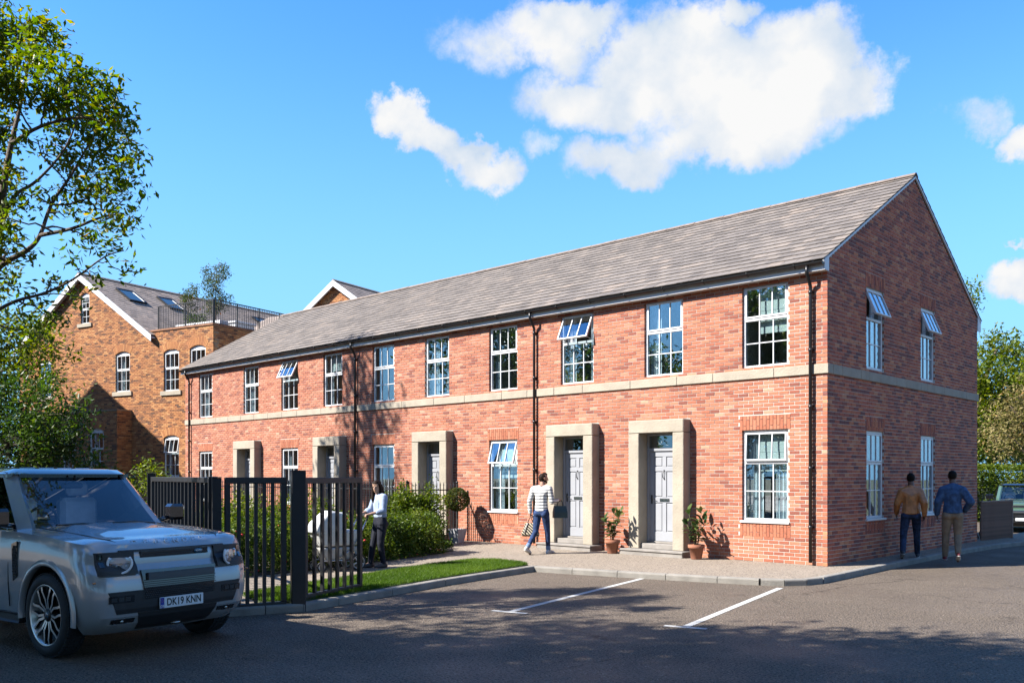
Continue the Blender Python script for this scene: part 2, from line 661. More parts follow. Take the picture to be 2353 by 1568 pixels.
M['lead'] = mat('lead flashing', (0.16, 0.16, 0.17), 0.6, var=0.2)
# ================================================================ the setting


def flat(name, pts, z, m, hole=None):
    b = MB()
    b.add([(p[0], p[1], z) for p in pts], [list(range(len(pts)))])
    o = b.build(name, m)
    return struct(o)


def asphalt_mat(name, base, grit, dark, wet=0.0):
    base, grit, dark = [tuple(x * (0.48 if wet else 0.56) for x in q) for q in (base, grit, dark)]
    m = bpy.data.materials.new(name)
    m.use_nodes = True
    N, L = m.node_tree.nodes, m.node_tree.links
    b = N['Principled BSDF']
    geo = N.new('ShaderNodeNewGeometry')

    def noise(s, d=4, r=0.6):
        n = N.new('ShaderNodeTexNoise')
        n.inputs['Scale'].default_value = s
        n.inputs['Detail'].default_value = d
        n.inputs['Roughness'].default_value = r
        L.new(geo.outputs['Position'], n.inputs['Vector'])
        return n.outputs['Fac']

    def ramp(src, a, c, ca, cc_):
        r = N.new('ShaderNodeValToRGB')
        r.color_ramp.elements[0].position = a
        r.color_ramp.elements[1].position = c
        r.color_ramp.elements[0].color = tuple(ca) + (1,)
        r.color_ramp.elements[1].color = tuple(cc_) + (1,)
        L.new(src, r.inputs[0])
        return r.outputs[0]

    def mix(f, a, c, mode='MIX'):
        x = N.new('ShaderNodeMixRGB')
        x.blend_type = mode
        for i, q in enumerate((f, a, c)):
            if isinstance(q, (int, float)):
                x.inputs[i].default_value = q
            elif isinstance(q, tuple):
                x.inputs[i].default_value = q + (1,)
            else:
                L.new(q, x.inputs[i])
        return x.outputs[0]
    c1 = ramp(noise(0.35, 6, 0.65), 0.35, 0.68, dark, base)
    c2 = mix(ramp(noise(70, 3), 0.46, 0.60, (0, 0, 0), (1, 1, 1)), c1, grit)
    c3 = mix(ramp(noise(36, 2), 0.52, 0.62, (0, 0, 0), (0.95, 0.95, 0.95)), c2, tuple(x * 0.40 for x in dark))
    if wet:
        # scattered pale chippings, fine cracks, and old oil marks
        c3 = mix(ramp(noise(24, 2), 0.65, 0.69, (0, 0, 0), (1, 1, 1)), c3, tuple(min(1, x * 1.5) for x in grit))
        vw = N.new('ShaderNodeTexNoise')
        vw.inputs['Scale'].default_value = 1.4
        vw.inputs['Detail'].default_value = 6
        L.new(geo.outputs['Position'], vw.inputs['Vector'])
        va = N.new('ShaderNodeVectorMath')
        va.operation = 'MULTIPLY_ADD'
        L.new(vw.outputs['Color'], va.inputs[0])
        va.inputs[1].default_value = (1.1, 1.1, 0)
        L.new(geo.outputs['Position'], va.inputs[2])
        vc = N.new('ShaderNodeTexVoronoi')
        vc.feature = 'DISTANCE_TO_EDGE'
        vc.inputs['Scale'].default_value = 0.33
        L.new(va.outputs[0], vc.inputs['Vector'])
        crack = ramp(vc.outputs['Distance'], 0.001, 0.006, (1, 1, 1), (0, 0, 0))
        cm = N.new('ShaderNodeMath')
        cm.operation = 'MULTIPLY'
        L.new(crack, cm.inputs[0])
        L.new(ramp(noise(0.22, 3), 0.47, 0.58, (0, 0, 0), (0.85, 0.85, 0.85)), cm.inputs[1])
        c3 = mix(cm.outputs[0], c3, tuple(x * 0.3 for x in dark))
        c3 = mix(ramp(noise(0.9, 5, 0.65), 0.60, 0.74, (0, 0, 0), (0.6, 0.6, 0.6)), c3, tuple(x * 0.5 for x in dark))
    c4 = mix(ramp(noise(1.7, 8, 0.7), 0.56, 0.72, (0, 0, 0), (0.35, 0.35, 0.35)), c3, tuple(min(1, x * 1.35) for x in base))
    L.new(c4, b.inputs['Base Color'])
    vo = N.new('ShaderNodeTexVoronoi')
    vo.inputs['Scale'].default_value = 48 if wet else 95
    L.new(geo.outputs['Position'], vo.inputs['Vector'])
    bp = N.new('ShaderNodeBump')
    bp.inputs['Strength'].default_value = 0.8
    bp.inputs['Distance'].default_value = 0.016 if wet else 0.005
    L.new(vo.outputs['Distance'], bp.inputs['Height'])
    L.new(bp.outputs[0], b.inputs['Normal'])
    rr = N.new('ShaderNodeMapRange')
    rr.inputs['From Min'].default_value = 0.35
    rr.inputs['From Max'].default_value = 0.65
    rr.inputs['To Min'].default_value = 0.9 - wet
    rr.inputs['To Max'].default_value = 0.85
    L.new(noise(0.6, 4), rr.inputs['Value'])
    L.new(rr.outputs[0], b.inputs['Roughness'])
    b.inputs['Specular IOR Level'].default_value = 0.16
    return m


M['asphalt'] = asphalt_mat('worn asphalt', (0.225, 0.178, 0.138), (0.34, 0.275, 0.215), (0.135, 0.106, 0.083), 0.38)
M['path'] = asphalt_mat('pale tarmac footway', (0.40, 0.335, 0.268), (0.48, 0.40, 0.32), (0.325, 0.268, 0.212))
M['kerb'] = mat('concrete kerb', (0.31, 0.285, 0.25), 0.9, var=0.2, scale=3, bump=0.4, bscale=50, coord='Object', detail=8)
M['paint'] = mat('road paint', (0.72, 0.71, 0.68), 0.7, var=0.1, scale=9, col2=(0.56, 0.55, 0.52), bump=0.3, bscale=90)
M['soil'] = mat('dark soil', (0.07, 0.05, 0.035), 0.95, var=0.4, scale=14, bump=0.6)
M['field'] = mat('rough grass ground', (0.07, 0.085, 0.03), 0.95, var=0.35, scale=0.8)

flat('ground', [(-400, -400), (400, -400), (400, 400), (-400, 400)], -0.012, M['field'])
flat('road', [(-70, -60), (90, -60), (90, 26), (-14, 26), (-14, 9.4), (-70, 9.4)], 0.0, M['asphalt'])

KLINE = [(-3.38, -10.76), (-3.22, -10.3), (-3.05, -9.86), (-3.20, -9.2), (-3.48, -8.0), (-3.80, -6.6), (-4.02, -5.3), (-4.17, -4.25), (-4.20, -3.83)]
FLINE = [(-4.20, -3.83), (-3.30, -3.64), (-2.40, -3.44), (-1.50, -3.22), (-0.60, -2.99), (0.08, -2.79)]
CORN = [(0.08, -2.79), (0.40, -2.62), (0.60, -2.32), (0.68, -1.9)]
SLINE = [(0.68, -1.9), (0.66, -1.0), (0.63, -0.1), (0.60, 0.8), (0.57, 1.7), (0.55, 2.6), (0.53, 3.5), (0.52, 4.4), (0.51, 5.3), (0.51, 6.2), (0.53, 7.1), (0.57, 8.0), (0.66, 8.9), (0.80, 9.8), (1.0, 10.7), (1.3, 11.6), (1.75, 12.4), (2.4, 13.0), (3.2, 13.4), (4.1, 13.6)]
edge = KLINE + FLINE[1:] + CORN[1:] + SLINE[1:]
# raised footway, one slab with its own thickness, inside the kerb line
b = MB()
ring = edge + [(4.1, 15.2), (-0.2, 15.2), (-0.2, 0.12), (-34, 0.12), (-34, -8.6), (-7.6, -10.0), (-3.6, -10.98)]
b.prism([(p[0], p[1], -0.05) for p in ring], (0, 0, 0.15), 0)
bm = bmesh.new()
me = b.mesh('pavement', M['path'])
bm.from_mesh(me)
bmesh.ops.triangulate(bm, faces=bm.faces[:])
bm.to_mesh(me)
bm.free()
struct(link('pavement', me))


def offset_line(pts, d):
    out = []
    for i, p in enumerate(pts):
        a = Vector(pts[max(0, i - 1)])
        c = Vector(pts[min(len(pts) - 1, i + 1)])
        t = (c - a).normalized()
        n = Vector((t.y, -t.x))
        out.append(Vector(p) + n * d)
    return out


kerb = struct(bpy.data.objects.new('kerb', None))
COL.objects.link(kerb)


def kerb_run(pts, top=0.112, w0=-0.012, w1=0.115, drop=0.0):
    inn, out = offset_line(pts, w0), offset_line(pts, w1)
    for i in range(len(pts) - 1):
        a0, a1, c0, c1 = inn[i].copy(), inn[i + 1].copy(), out[i].copy(), out[i + 1].copy()
        g = 0.006
        t = (a1 - a0).normalized() * g
        a0 += t; c0 += t; a1 -= t; c1 -= t
        tp = top + random.uniform(-0.003, 0.003)
        ch = 0.028
        vs = []
        for (ai, ci) in ((a0, c0), (a1, c1)):
            n = (ci - ai).normalized()
            e = ci - n * ch
            vs += [(ai.x, ai.y, -0.05), (ai.x, ai.y, tp), (e.x, e.y, tp), (ci.x - n.x * ch * 0.3, ci.y - n.y * ch * 0.3, tp - ch * 0.35), (ci.x, ci.y, tp - ch), (ci.x, ci.y, -0.05)]
        fs = [[k, k + 1, k + 7, k + 6] for k in range(5)] + [[5, 4, 3, 2, 1, 0], [6, 7, 8, 9, 10, 11]]
        MB().add(vs, fs).build('kerb_stone', M['kerb'], kerb)


kerb_run(KLINE)
kerb_run(FLINE)
kerb_run(CORN)
kerb_run(SLINE)


# painted bay lines
def strip(name, p, q, w, z=0.004):
    p, q = Vector(p), Vector(q)
    t = (q - p).normalized()
    n = Vector((-t.y, t.x)) * (w / 2)
    k = MB()
    pts = [p - n, q - n, q + n, p + n]
    k.add([(a.x, a.y, z) for a in pts], [[0, 1, 2, 3]])
    return struct(k.build(name, M['paint']))


strip('bay_line', (-1.92, -3.36), (-0.90, -7.90), 0.10)
strip('bay_line', (-1.15, -8.02), (-0.62, -7.89), 0.10)
strip('bay_line', (0.54, -2.98), (1.50, -7.30), 0.10)
strip('bay_line', (1.27, -7.44), (1.78, -7.29), 0.10)

# planting beds behind the path
bed_pts = [(-7.2, -9.95), (-6.5, -9.2), (-6.55, -7.6), (-7.0, -5.6), (-7.35, -4.0), (-7.8, -2.6), (-8.6, -2.05), (-10.2, -1.75), (-33, -1.75), (-33, -8.5)]
b = MB()
b.prism([(p[0], p[1], 0.101) for p in bed_pts], (0, 0, 0.035))
struct(b.build('planting_bed', M['soil']))

# lawn: a low mound of turf and blades
lawn_in = [(-4.60, -3.72), (-5.35, -3.62), (-5.75, -4.0), (-5.62, -5.2), (-5.25, -6.6), (-4.98, -7.6), (-4.6, -9.2), (-4.3, -10.0)]
lawn_out = [(-3.5, -10.2)] + [tuple(p) for p in offset_line(KLINE, -0.02)[2:-1]] + [(-4.24, -3.92)]
lawn_poly = lawn_in + lawn_out
M['turf'] = mat('turf', (0.045, 0.075, 0.014), 0.95, var=0.35, scale=6)
M['blade'] = leaf_mat('grass blade', [(0.0, (0.045, 0.095, 0.010)), (0.5, (0.095, 0.175, 0.018)), (1.0, (0.16, 0.24, 0.03))], 0.35, 0.5)
b = MB()
b.prism([(p[0], p[1], 0.101) for p in lawn_poly], (0, 0, 0.02))
struct(b.build('lawn_soil', M['turf']))


def inside(x, y, poly):
    c = False
    j = len(poly) - 1
    for i in range(len(poly)):
        xi, yi = poly[i][0], poly[i][1]
        xj, yj = poly[j][0], poly[j][1]
        if (yi > y) != (yj > y) and x < (xj - xi) * (y - yi) / (yj - yi + 1e-12) + xi:
            c = not c
        j = i
    return c


def scatter_mesh(name, P, U, V, tone, m, fold=0.0):
    """a cloud of small leaves: P centre, U half length vector, V half width vector (arrays n x 3)"""
    n = len(P)
    verts = np.empty((n, 4, 3))
    verts[:, 0] = P - U
    verts[:, 1] = P + V - U * 0.1
    verts[:, 2] = P + U
    verts[:, 3] = P - V - U * 0.1
    if fold:
        nn = np.cross(U, V)
        nn /= np.linalg.norm(nn, axis=1)[:, None] + 1e-9
        s = fold * np.linalg.norm(V, axis=1)[:, None]
        verts[:, 1] += nn * s
        verts[:, 3] += nn * s
    me = bpy.data.meshes.new(name)
    me.vertices.add(n * 4)
    me.vertices.foreach_set('co', verts.reshape(-1))
    if fold:
        idx = np.arange(n)[:, None] * 4 + np.array([[0, 1, 2, 0, 2, 3]])
        me.loops.add(n * 6)
        me.loops.foreach_set('vertex_index', idx.reshape(-1).astype(np.int32))
        me.polygons.add(n * 2)
        me.polygons.foreach_set('loop_start', np.arange(0, n * 6, 3, dtype=np.int32))
        me.polygons.foreach_set('loop_total', np.full(n * 2, 3, dtype=np.int32))
        tone = np.repeat(tone, 2)
    else:
        me.loops.add(n * 4)
        me.loops.foreach_set('vertex_index', np.arange(n * 4, dtype=np.int32))
        me.polygons.add(n)
        me.polygons.foreach_set('loop_start', np.arange(0, n * 4, 4, dtype=np.int32))
        me.polygons.foreach_set('loop_total', np.full(n, 4, dtype=np.int32))
    me.update(calc_edges=True)
    at = me.attributes.new('tone', 'FLOAT', 'FACE')
    at.data.foreach_set('value', np.clip(tone, 0, 1).astype(np.float32))
    me.materials.append(m)
    me.validate()
    return me


def lawn_blades(poly, n, z, hmin, hmax, name):
    xs = [p[0] for p in poly]
    ys = [p[1] for p in poly]
    P = []
    while len(P) < n:
        x, y = random.uniform(min(xs), max(xs)), random.uniform(min(ys), max(ys))
        if inside(x, y, poly):
            P.append((x, y))
    P = np.array(P)
    h = rng.uniform(hmin, hmax, n)
    lean = rng.normal(0, 0.45, (n, 2))
    U = np.stack([lean[:, 0] * h, lean[:, 1] * h, h], 1) * 0.5
    a = rng.uniform(0, math.tau, n)
    V = np.stack([np.cos(a), np.sin(a), np.zeros(n)], 1) * rng.uniform(0.002, 0.0045, n)[:, None]
    C = np.concatenate([P, np.full((n, 1), z)], 1) + U * 0.9
    patch = 0.5 + 0.25 * np.sin(P[:, 0] * 2.1 + 1) * np.cos(P[:, 1] * 1.7)
    me = scatter_mesh(name, C, U, V, patch + rng.normal(0, 0.2, n), M['blade'])
    return link(name, me, None, 'stuff')


g = lawn_blades(lawn_poly, 90000, 0.12, 0.03, 0.075, 'lawn_grass')
tag(g, 'strip of short green lawn between the kerb and the pale path', 'grass')
# ================================================================ the brick terrace


def lay_bricks(width_fn, z0, z1, openings, L=0.225, course=0.075, joint=0.013):
    """running bond; returns (u0, u1, zlow, zhigh) of every brick"""
    out = []
    n = int(round((z1 - z0) / course))
    for r in range(n):
        a, c = z0 + r * course, z0 + (r + 1) * course
        um0, um1 = width_fn(a + course * 0.5)
        if um1 - um0 < 0.05:
            continue
        free = [(um0, um1)]
        for (o0, o1, oz0, oz1) in openings:
            if min(c, oz1) - max(a, oz0) > course * 0.5:
                nf = []
                for (f0, f1) in free:
                    if o1 <= f0 or o0 >= f1:
                        nf.append((f0, f1))
                    else:
                        if o0 > f0:
                            nf.append((f0, o0))
                        if o1 < f1:
                            nf.append((o1, f1))
                free = nf
        off = (r % 2) * L / 2
        for (f0, f1) in free:
            k0 = math.floor((f0 - off) / L)
            k1 = math.ceil((f1 - off) / L)
            for k in range(k0, k1):
                b0, b1 = max(f0, off + k * L), min(f1, off + (k + 1) * L)
                if b1 - b0 > 0.035:
                    j0 = 0.0 if abs(b0 - f0) < 1e-6 else joint / 2
                    j1 = 0.0 if abs(b1 - f1) < 1e-6 else joint / 2
                    out.append((b0 + j0, b1 - j1, a + joint / 2, c - joint / 2))
    return out


def soldier(u0, u1, z0, h=0.30):
    out = []
    n = max(1, int(round((u1 - u0) / 0.075)))
    w = (u1 - u0) / n
    for i in range(n):
        a, c = u0 + i * w + 0.005, u0 + (i + 1) * w - 0.005
        cut = z0 + (0.085 if i % 2 else h - 0.085)
        out.append((a, c, z0 + 0.004, cut - 0.005))
        out.append((a, c, cut + 0.005, z0 + h - 0.004))
    return out


def core_wall(b, u0, u1, z0, z1, holes, y0, y1, Mx, mi=0):
    """wall body with real openings, cut into a grid of blocks"""
    us = sorted({u0, u1} | {min(max(q, u0), u1) for h in holes for q in h[:2]})
    zs = sorted({z0, z1} | {min(max(q, z0), z1) for h in holes for q in h[2:]})
    # merge cells of a row strip to keep the mesh light
    for zi in range(len(zs) - 1):
        za, zb = zs[zi], zs[zi + 1]
        run = None
        for ui in range(len(us) - 1):
            uc, zc = (us[ui] + us[ui + 1]) / 2, (za + zb) / 2
            solid = not any(h[0] < uc < h[1] and h[2] < zc < h[3] for h in holes)
            if solid:
                run = [us[ui], us[ui + 1]] if run is None else [run[0], us[ui + 1]]
            if (not solid or ui == len(us) - 2) and run is not None:
                b.box(run[0], run[1], y0, y1, za, zb, mi, Mx)
                run = None


def make_window(parent, Mx, w, h, split, openang=0.0, cols=3, rows=2, arch=0.0, curtain=True, blind=0.0, sill=None, dep=0.055, seed=0, room=True, label=None, toprows=1):
    """local frame: u along the wall from the left jamb, y inwards, z up from the cill"""
    rnd = random.Random(seed)
    fw = 0.052
    b = MB()
    y0, y1 = dep, dep + 0.075
    b.bevbox(0.003, fw, y0, y1, 0, h, 0.006, 0, Mx)
    b.bevbox(w - fw, w - 0.003, y0, y1, 0, h, 0.006, 0, Mx)
    b.bevbox(fw + 0.001, w - fw - 0.001, y0 + 0.002, y1, 0, fw, 0.006, 0, Mx)
    b.bevbox(fw + 0.001, w - fw - 0.001, y0 + 0.002, y1, h - fw, h, 0.006, 0, Mx)
    zs = fw + (h - 2 * fw) * (1 - split)
    b.bevbox(fw + 0.001, w - fw - 0.001, y0 + 0.004, y1, zs - 0.03, zs + 0.03, 0.005, 0, Mx)
    if arch:
        n = 10
        pts = []
        for k in range(n + 1):
            u = w * k / n
            t = 2 * k / n - 1
            pts.append((u, y0 + 0.004, h + arch * (1 - t * t)))
        b.prism([(w, y0 + 0.004, h + 0.001), (0, y0 + 0.004, h + 0.001)] + pts[0:1] + pts[1:-1] + pts[-1:], (0, 0.06, 0), 0, Mx)
    win = b.build('window', M['white'], parent, label=label)
    # fixed lower light: bars and panes
    g = MB()
    u_a, u_b, z_a, z_b = fw, w - fw, fw, zs - 0.03
    cw = (u_b - u_a) / cols
    rh = (z_b - z_a) / rows
    bw = 0.0095
    for i in range(1, cols):
        g.box(u_a + i * cw - bw, u_a + i * cw + bw, y0 + 0.016, y0 + 0.05, z_a, z_b, 0, Mx)
    for j in range(1, rows):
        for i in range(cols):
            g.box(u_a + i * cw + bw + 0.0005, u_a + (i + 1) * cw - bw - 0.0005, y0 + 0.018, y0 + 0.048, z_a + j * rh - bw, z_a + j * rh + bw, 0, Mx)
    g.build('glazing_bar', M['white'], win)

    def pane(a, c, d, e, Q):
        p = MB()
        t = rnd.uniform(-0.0015, 0.0015)
        p.box(a, c, y0 + 0.034 + t, y0 + 0.038 + t, d, e, 0, Q)
        p.build('pane', M['glass'], win)
    for i in range(cols):
        for j in range(rows):
            pane(u_a + i * cw + (bw if i else 0), u_a + (i + 1) * cw - (bw if i < cols - 1 else 0), z_a + j * rh + (bw if j else 0), z_a + (j + 1) * rh - (bw if j < rows - 1 else 0), Mx)
    # top sash, hung on its upper edge
    z_c, z_d = zs + 0.031, h - fw - 0.001
    H = T(0, y0 + 0.0, z_d) @ Matrix.Rotation(-openang, 4, 'X') @ T(0, -y0 - 0.0, -z_d)
    Q = Mx @ H
    s = MB()
    sb = 0.036
    yo = y0 - 0.014
    s.bevbox(u_a + 0.002, u_a + sb, yo, yo + 0.05, z_c, z_d, 0.005, 0, Q)
    s.bevbox(u_b - sb, u_b - 0.002, yo, yo + 0.05, z_c, z_d, 0.005, 0, Q)
    s.bevbox(u_a + sb + 0.001, u_b - sb - 0.001, yo + 0.001, yo + 0.05, z_c, z_c + sb, 0.005, 0, Q)
    s.bevbox(u_a + sb + 0.001, u_b - sb - 0.001, yo + 0.001, yo + 0.05, z_d - sb, z_d, 0.005, 0, Q)
    ta, tb, tc_, td = u_a + sb, u_b - sb, z_c + sb, z_d - sb
    tw = (tb - ta) / cols
    th = (td - tc_) / toprows
    for i in range(1, cols):
        s.box(ta + i * tw - bw, ta + i * tw + bw, yo + 0.008, yo + 0.04, tc_, td, 0, Q)
    for j in range(1, toprows):
        s.box(ta, tb, yo + 0.010, yo + 0.038, tc_ + j * th - bw, tc_ + j * th + bw, 0, Q)
    s.build('sash', M['white'], win)
    for i in range(cols):
        p = MB()
        p.box(ta + i * tw + (bw if i else 0), ta + (i + 1) * tw - (bw if i < cols - 1 else 0), yo + 0.022, yo + 0.026, tc_, td, 0, Q)
        p.build('pane', M['glass'], win)
    if openang > 0.05:
        k = MB()
        for uu in (u_a + 0.05, u_b - 0.05):
            e0 = Mx @ Vector((uu, y0 + 0.02, zs + 0.04))
            e1 = Q @ Vector((uu, yo + 0.03, z_c + 0.03))
            k.tube([e0, e1], 0.006, 5, 0)
        k.build('stay', M['chrome'], win)
    if sill is not None:
        k = MB()
        k.bevbox(-sill[0], w + sill[0], -sill[1], y0 + 0.03, -sill[2], -0.001, 0.006, 0, Mx)
        k.build('sill', M[sill[3]], win)
    yi = y1 + 0.07
    if curtain:
        k = MB()
        for side in (0, 1):
            cwid = rnd.uniform(0.16, 0.38) * w / 1.02
            if side == 1 and rnd.random() < 0.4:
                continue
            n = 14
            pr = []
            for i in range(n + 1):
                u = (0.02 + cwid * i / n) if side == 0 else (w - 0.02 - cwid * i / n)
                pr.append((u, yi + 0.03 + 0.022 * math.sin(i * 2.2 + side)))
            vs = [(p[0], p[1], 0.03) for p in pr] + [(p[0], p[1], h - 0.05) for p in pr]
            k.add(vs, [[i, i + 1, n + 2 + i, n + 1 + i] for i in range(n)], 0, Mx)
        k.build('curtain', M['curtain'], win)
    if blind > 0:
        k = MB()
        top = h - 0.06
        zb = top - blind * h
        n = 4
        for i in range(n):
            za = zb + (top - zb) * i / n
            k.box(w * 0.30, w - 0.05, yi - 0.02 + 0.006 * (i % 2), yi - 0.008 + 0.006 * (i % 2), za, zb + (top - zb) * (i + 1) / n, 0, Mx)
        k.build('blind', M['blind'], win)
    if room:
        k = MB()
        k.box(-0.28, w + 0.28, yi + 0.09, yi + 1.6, -0.35, h + 0.1, 0, Mx, skip=('-y',))
        k.build('room_interior', M['room'], win)
    return win


house = thing('terrace_building', 'long two storey red brick terrace with a grey slate roof and stone door surrounds', 'building', (0, 0, 0))
XL, YB = -26.1, 9.18
ZB, ZE = 0.10, 5.80
WX = [-1.32, -3.77, -6.25, -8.73, -11.30, -13.70, -16.26, -18.73, -21.20, -24.50]
DX = [-3.80, -6.29, -11.35, -16.26, -21.25]
LX = [-1.32, -8.73, -13.70, -18.73, -24.50]
WW = 1.02
up_z = (4.06, 5.76)
lo_z = (0.93, 2.785)
front_open = [(x - WW / 2, x + WW / 2) + up_z for x in WX]
low_open = [(x - WW / 2, x + WW / 2) + lo_z for x in LX]
SW, SH, JW = 1.45, 3.08, 0.28
door_hole = [(x - SW / 2 + JW, x + SW / 2 - JW, 0.10, 2.79) for x in DX]
door_zone = [(x - SW / 2, x + SW / 2, 0.10, SH) for x in DX]
string_zone = [(XL, 0.0, 3.825, 4.02)]
sold_zone = []
for o in low_open:
    sold_zone += [(o[0] - 0.05, o[1] + 0.05, o[3], o[3] + 0.30), (o[0] - 0.05, o[1] + 0.05, o[2] - 0.32, o[2] - 0.02)]
I4 = Matrix.Identity(4)
GM = Matrix.Rotation(R(90), 4, 'Z')

b = MB()
wide = lambda o: (o[0] - 0.002, o[1] + 0.002, o[2] - 0.002, o[3] + 0.002)
core_wall(b, XL, -0.006, 0.0, ZE + 0.1, [wide(o) for o in front_open + low_open + door_hole], 0.007, 0.32, I4)
facade = b.build('facade_wall', M['mortar'], house)

GW = [(1.87, 2.80), (5.01, 5.94)]
g_open = [(a, c, 4.09, 5.79) for a, c in GW] + [(a, c, 0.95, 2.79) for a, c in GW]
g_sold = []
for o in g_open:
    g_sold.append((o[0] - 0.05, o[1] + 0.05, o[3], o[3] + 0.30))
    if o[2] < 2:
        g_sold.append((o[0] - 0.05, o[1] + 0.05, o[2] - 0.32, o[2] - 0.02))
RZ0, RZ1, RY = 5.97, 8.73, 4.59
slope = (RZ1 - RZ0) / (RY + 0.24)


def gable_top(y):
    return RZ0 - 0.055 + (RY - abs(y - RY) + 0.24) * slope


b = MB()
core_wall(b, 0.33, YB, 0.0, 5.9, [wide(o) for o in g_open], 0.007, 0.32, GM)
b.box(0.0075, 0.33, 0.007, 0.32, 0.0, 5.9, 0, GM)
b.prism([GM @ Vector(p) for p in ((0.03, 0.007, 5.9), (YB, 0.007, 5.9), (YB, 0.007, gable_top(YB) - 0.03), (RY, 0.007, gable_top(RY) - 0.03), (0.03, 0.007, gable_top(0.03) - 0.03))], GM.to_3x3() @ Vector((0, 0.3, 0)))
b.box(XL, -0.33, YB - 0.31, YB - 0.002, 0.0, 5.98)
b.box(XL + 0.003, XL + 0.3, 0.33, YB - 0.32, 0.0, 5.9)
b.prism([(XL + 0.003, 0.03, 5.9), (XL + 0.003, YB, 5.9), (XL + 0.003, RY, gable_top(RY) - 0.03)], (0.3, 0, 0))
gablew = b.build('gable_wall', M['mortar'], house)

fb = lay_bricks(lambda z: (XL, 0.0), ZB - 0.0, ZE + 0.05, front_open + low_open + door_zone + string_zone + sold_zone)
sb_ = []
for z in sold_zone:
    sb_ += soldier(*z[:3])
g_string = [(0.0, YB, 3.825, 4.02)]


def gw(z):
    if z < gable_top(0.0) - 0.02:
        return (0.0, YB)
    d = (z + 0.03 - (RZ0 - 0.055)) / slope - 0.24
    return (d, 2 * RY - d)


gb = lay_bricks(gw, ZB, 8.7, g_open + g_string + g_sold)
gs = []
for z in g_sold:
    gs += soldier(*z[:3])


def near_score(br, Mx, nrm):
    p = Mx @ Vector(((br[0] + br[1]) / 2, 0, (br[2] + br[3]) / 2))
    v = CAM - p
    return (br[1] - br[0]) * (br[3] - br[2]) * abs(v.normalized().dot(nrm)) / v.length_squared


full = lambda br: abs((br[1] - br[0]) - 0.212) < 1e-4 and abs(br[3] - br[2] - 0.062) < 1e-4
cand = [(near_score(x, I4, Vector((0, -1, 0))), 0, x) for x in fb if full(x)] + [(near_score(x, GM, Vector((1, 0, 0))), 1, x) for x in gb if full(x)]
cand.sort(key=lambda c: -c[0])
singles = cand[:300]
sset = {(c[1], c[2]) for c in singles}
bm_f = MB().bevbox(-0.106, 0.106, 0.0, 0.09, -0.031, 0.031, 0.003).mesh('brick', M['brick1'])
bm_g = MB().bevbox(-0.106, 0.106, 0.0, 0.09, -0.031, 0.031, 0.003).mesh('brick', M['gbrick1'])
for sc_, wall_, br in singles:
    o = link('brick', bm_f if wall_ == 0 else bm_g, facade if wall_ == 0 else gablew)
    p = Vector(((br[0] + br[1]) / 2, random.uniform(-0.002, 0.002), (br[2] + br[3]) / 2))
    if wall_ == 0:
        o.location = p
    else:
        o.location = GM @ p
        o.rotation_euler = (0, 0, R(90))
for wall_, bricks, sold, Mx, mm, par in ((0, fb, sb_, I4, 'brick', facade), (1, gb, gs, GM, 'gbrick', gablew)):
    b = MB()
    for br in bricks:
        if (wall_, br) in sset:
            continue
        b.tone = random.random()
        d = random.uniform(-0.002, 0.002)
        b.box(br[0], br[1], d, 0.09, br[2], br[3], 0, Mx, skip=('+y',))
    for br in sold:
        b.tone = random.uniform(0.05, 0.95) if wall_ else random.uniform(0.25, 0.98)
        b.box(br[0], br[1], -0.004 + random.uniform(-0.002, 0.002), 0.09, br[2], br[3], 0, Mx, skip=('+y',))
    b.build('brick', M[mm], par, 'stuff')

# stone band: separate stones butted end to end
xs = [0.0]
while xs[-1] > XL + 0.8:
    xs.append(xs[-1] - random.choice((0.9, 1.1, 1.25, 1.4)))
xs[-1] = XL
for i in range(len(xs) - 1):
    b = MB()
    b.bevbox(xs[i + 1] + 0.003, xs[i] - 0.003 if i else 0.032, -0.034 - random.uniform(0, 0.003), 0.2, 3.827, 4.018, 0.008)
    b.build('band_stone', M['stone'], facade)
ys = [0.205]
while ys[-1] < YB - 0.8:
    ys.append(ys[-1] + random.choice((0.42, 0.6, 0.75, 0.9)))
ys[-1] = YB + 0.02
for i in range(len(ys) - 1):
    b = MB()
    b.bevbox(ys[i] + 0.003, ys[i + 1] - 0.003, -0.033 - random.uniform(0, 0.003), 0.2, 3.827, 4.018, 0.008, 0, GM)
    b.build('band_stone', M['stone'], gablew)

# windows
opn = {2: R(24), 7: R(26)}
for i, x in enumerate(WX):
    make_window(house, T(x - WW / 2, 0, up_z[0]), WW, up_z[1] - up_z[0], 0.41, opn.get(i, 0), seed=i, curtain=(i not in (0,)), blind=(0.55 if i == 0 else 0.3 if i == 6 else 0), label='window with its top light pushed open' if i in opn else None)
opl = {0: R(3.5), 1: R(15)}
for i, x in enumerate(LX):
    make_window(house, T(x - WW / 2, 0, lo_z[0]), WW, lo_z[1] - lo_z[0], 0.35, opl.get(i, 0), seed=20 + i, blind=(0.42 if i == 0 else 0.5 if i == 1 else 0), sill=(0.035, 0.035, 0.045, 'white'), label='window with its top light pushed open' if i == 1 else None)
for k, o in enumerate(g_open):
    make_window(house, GM @ T(o[0], 0, o[2]), o[1] - o[0], o[3] - o[2], 0.37 if o[2] > 2 else 0.36, R(22) if o[2] > 2 else 0, seed=40 + k, sill=None if o[2] > 2 else (0.05, 0.04, 0.045, 'white'), dep=0.035, label='window with its top light pushed open' if o[2] > 2 else None)

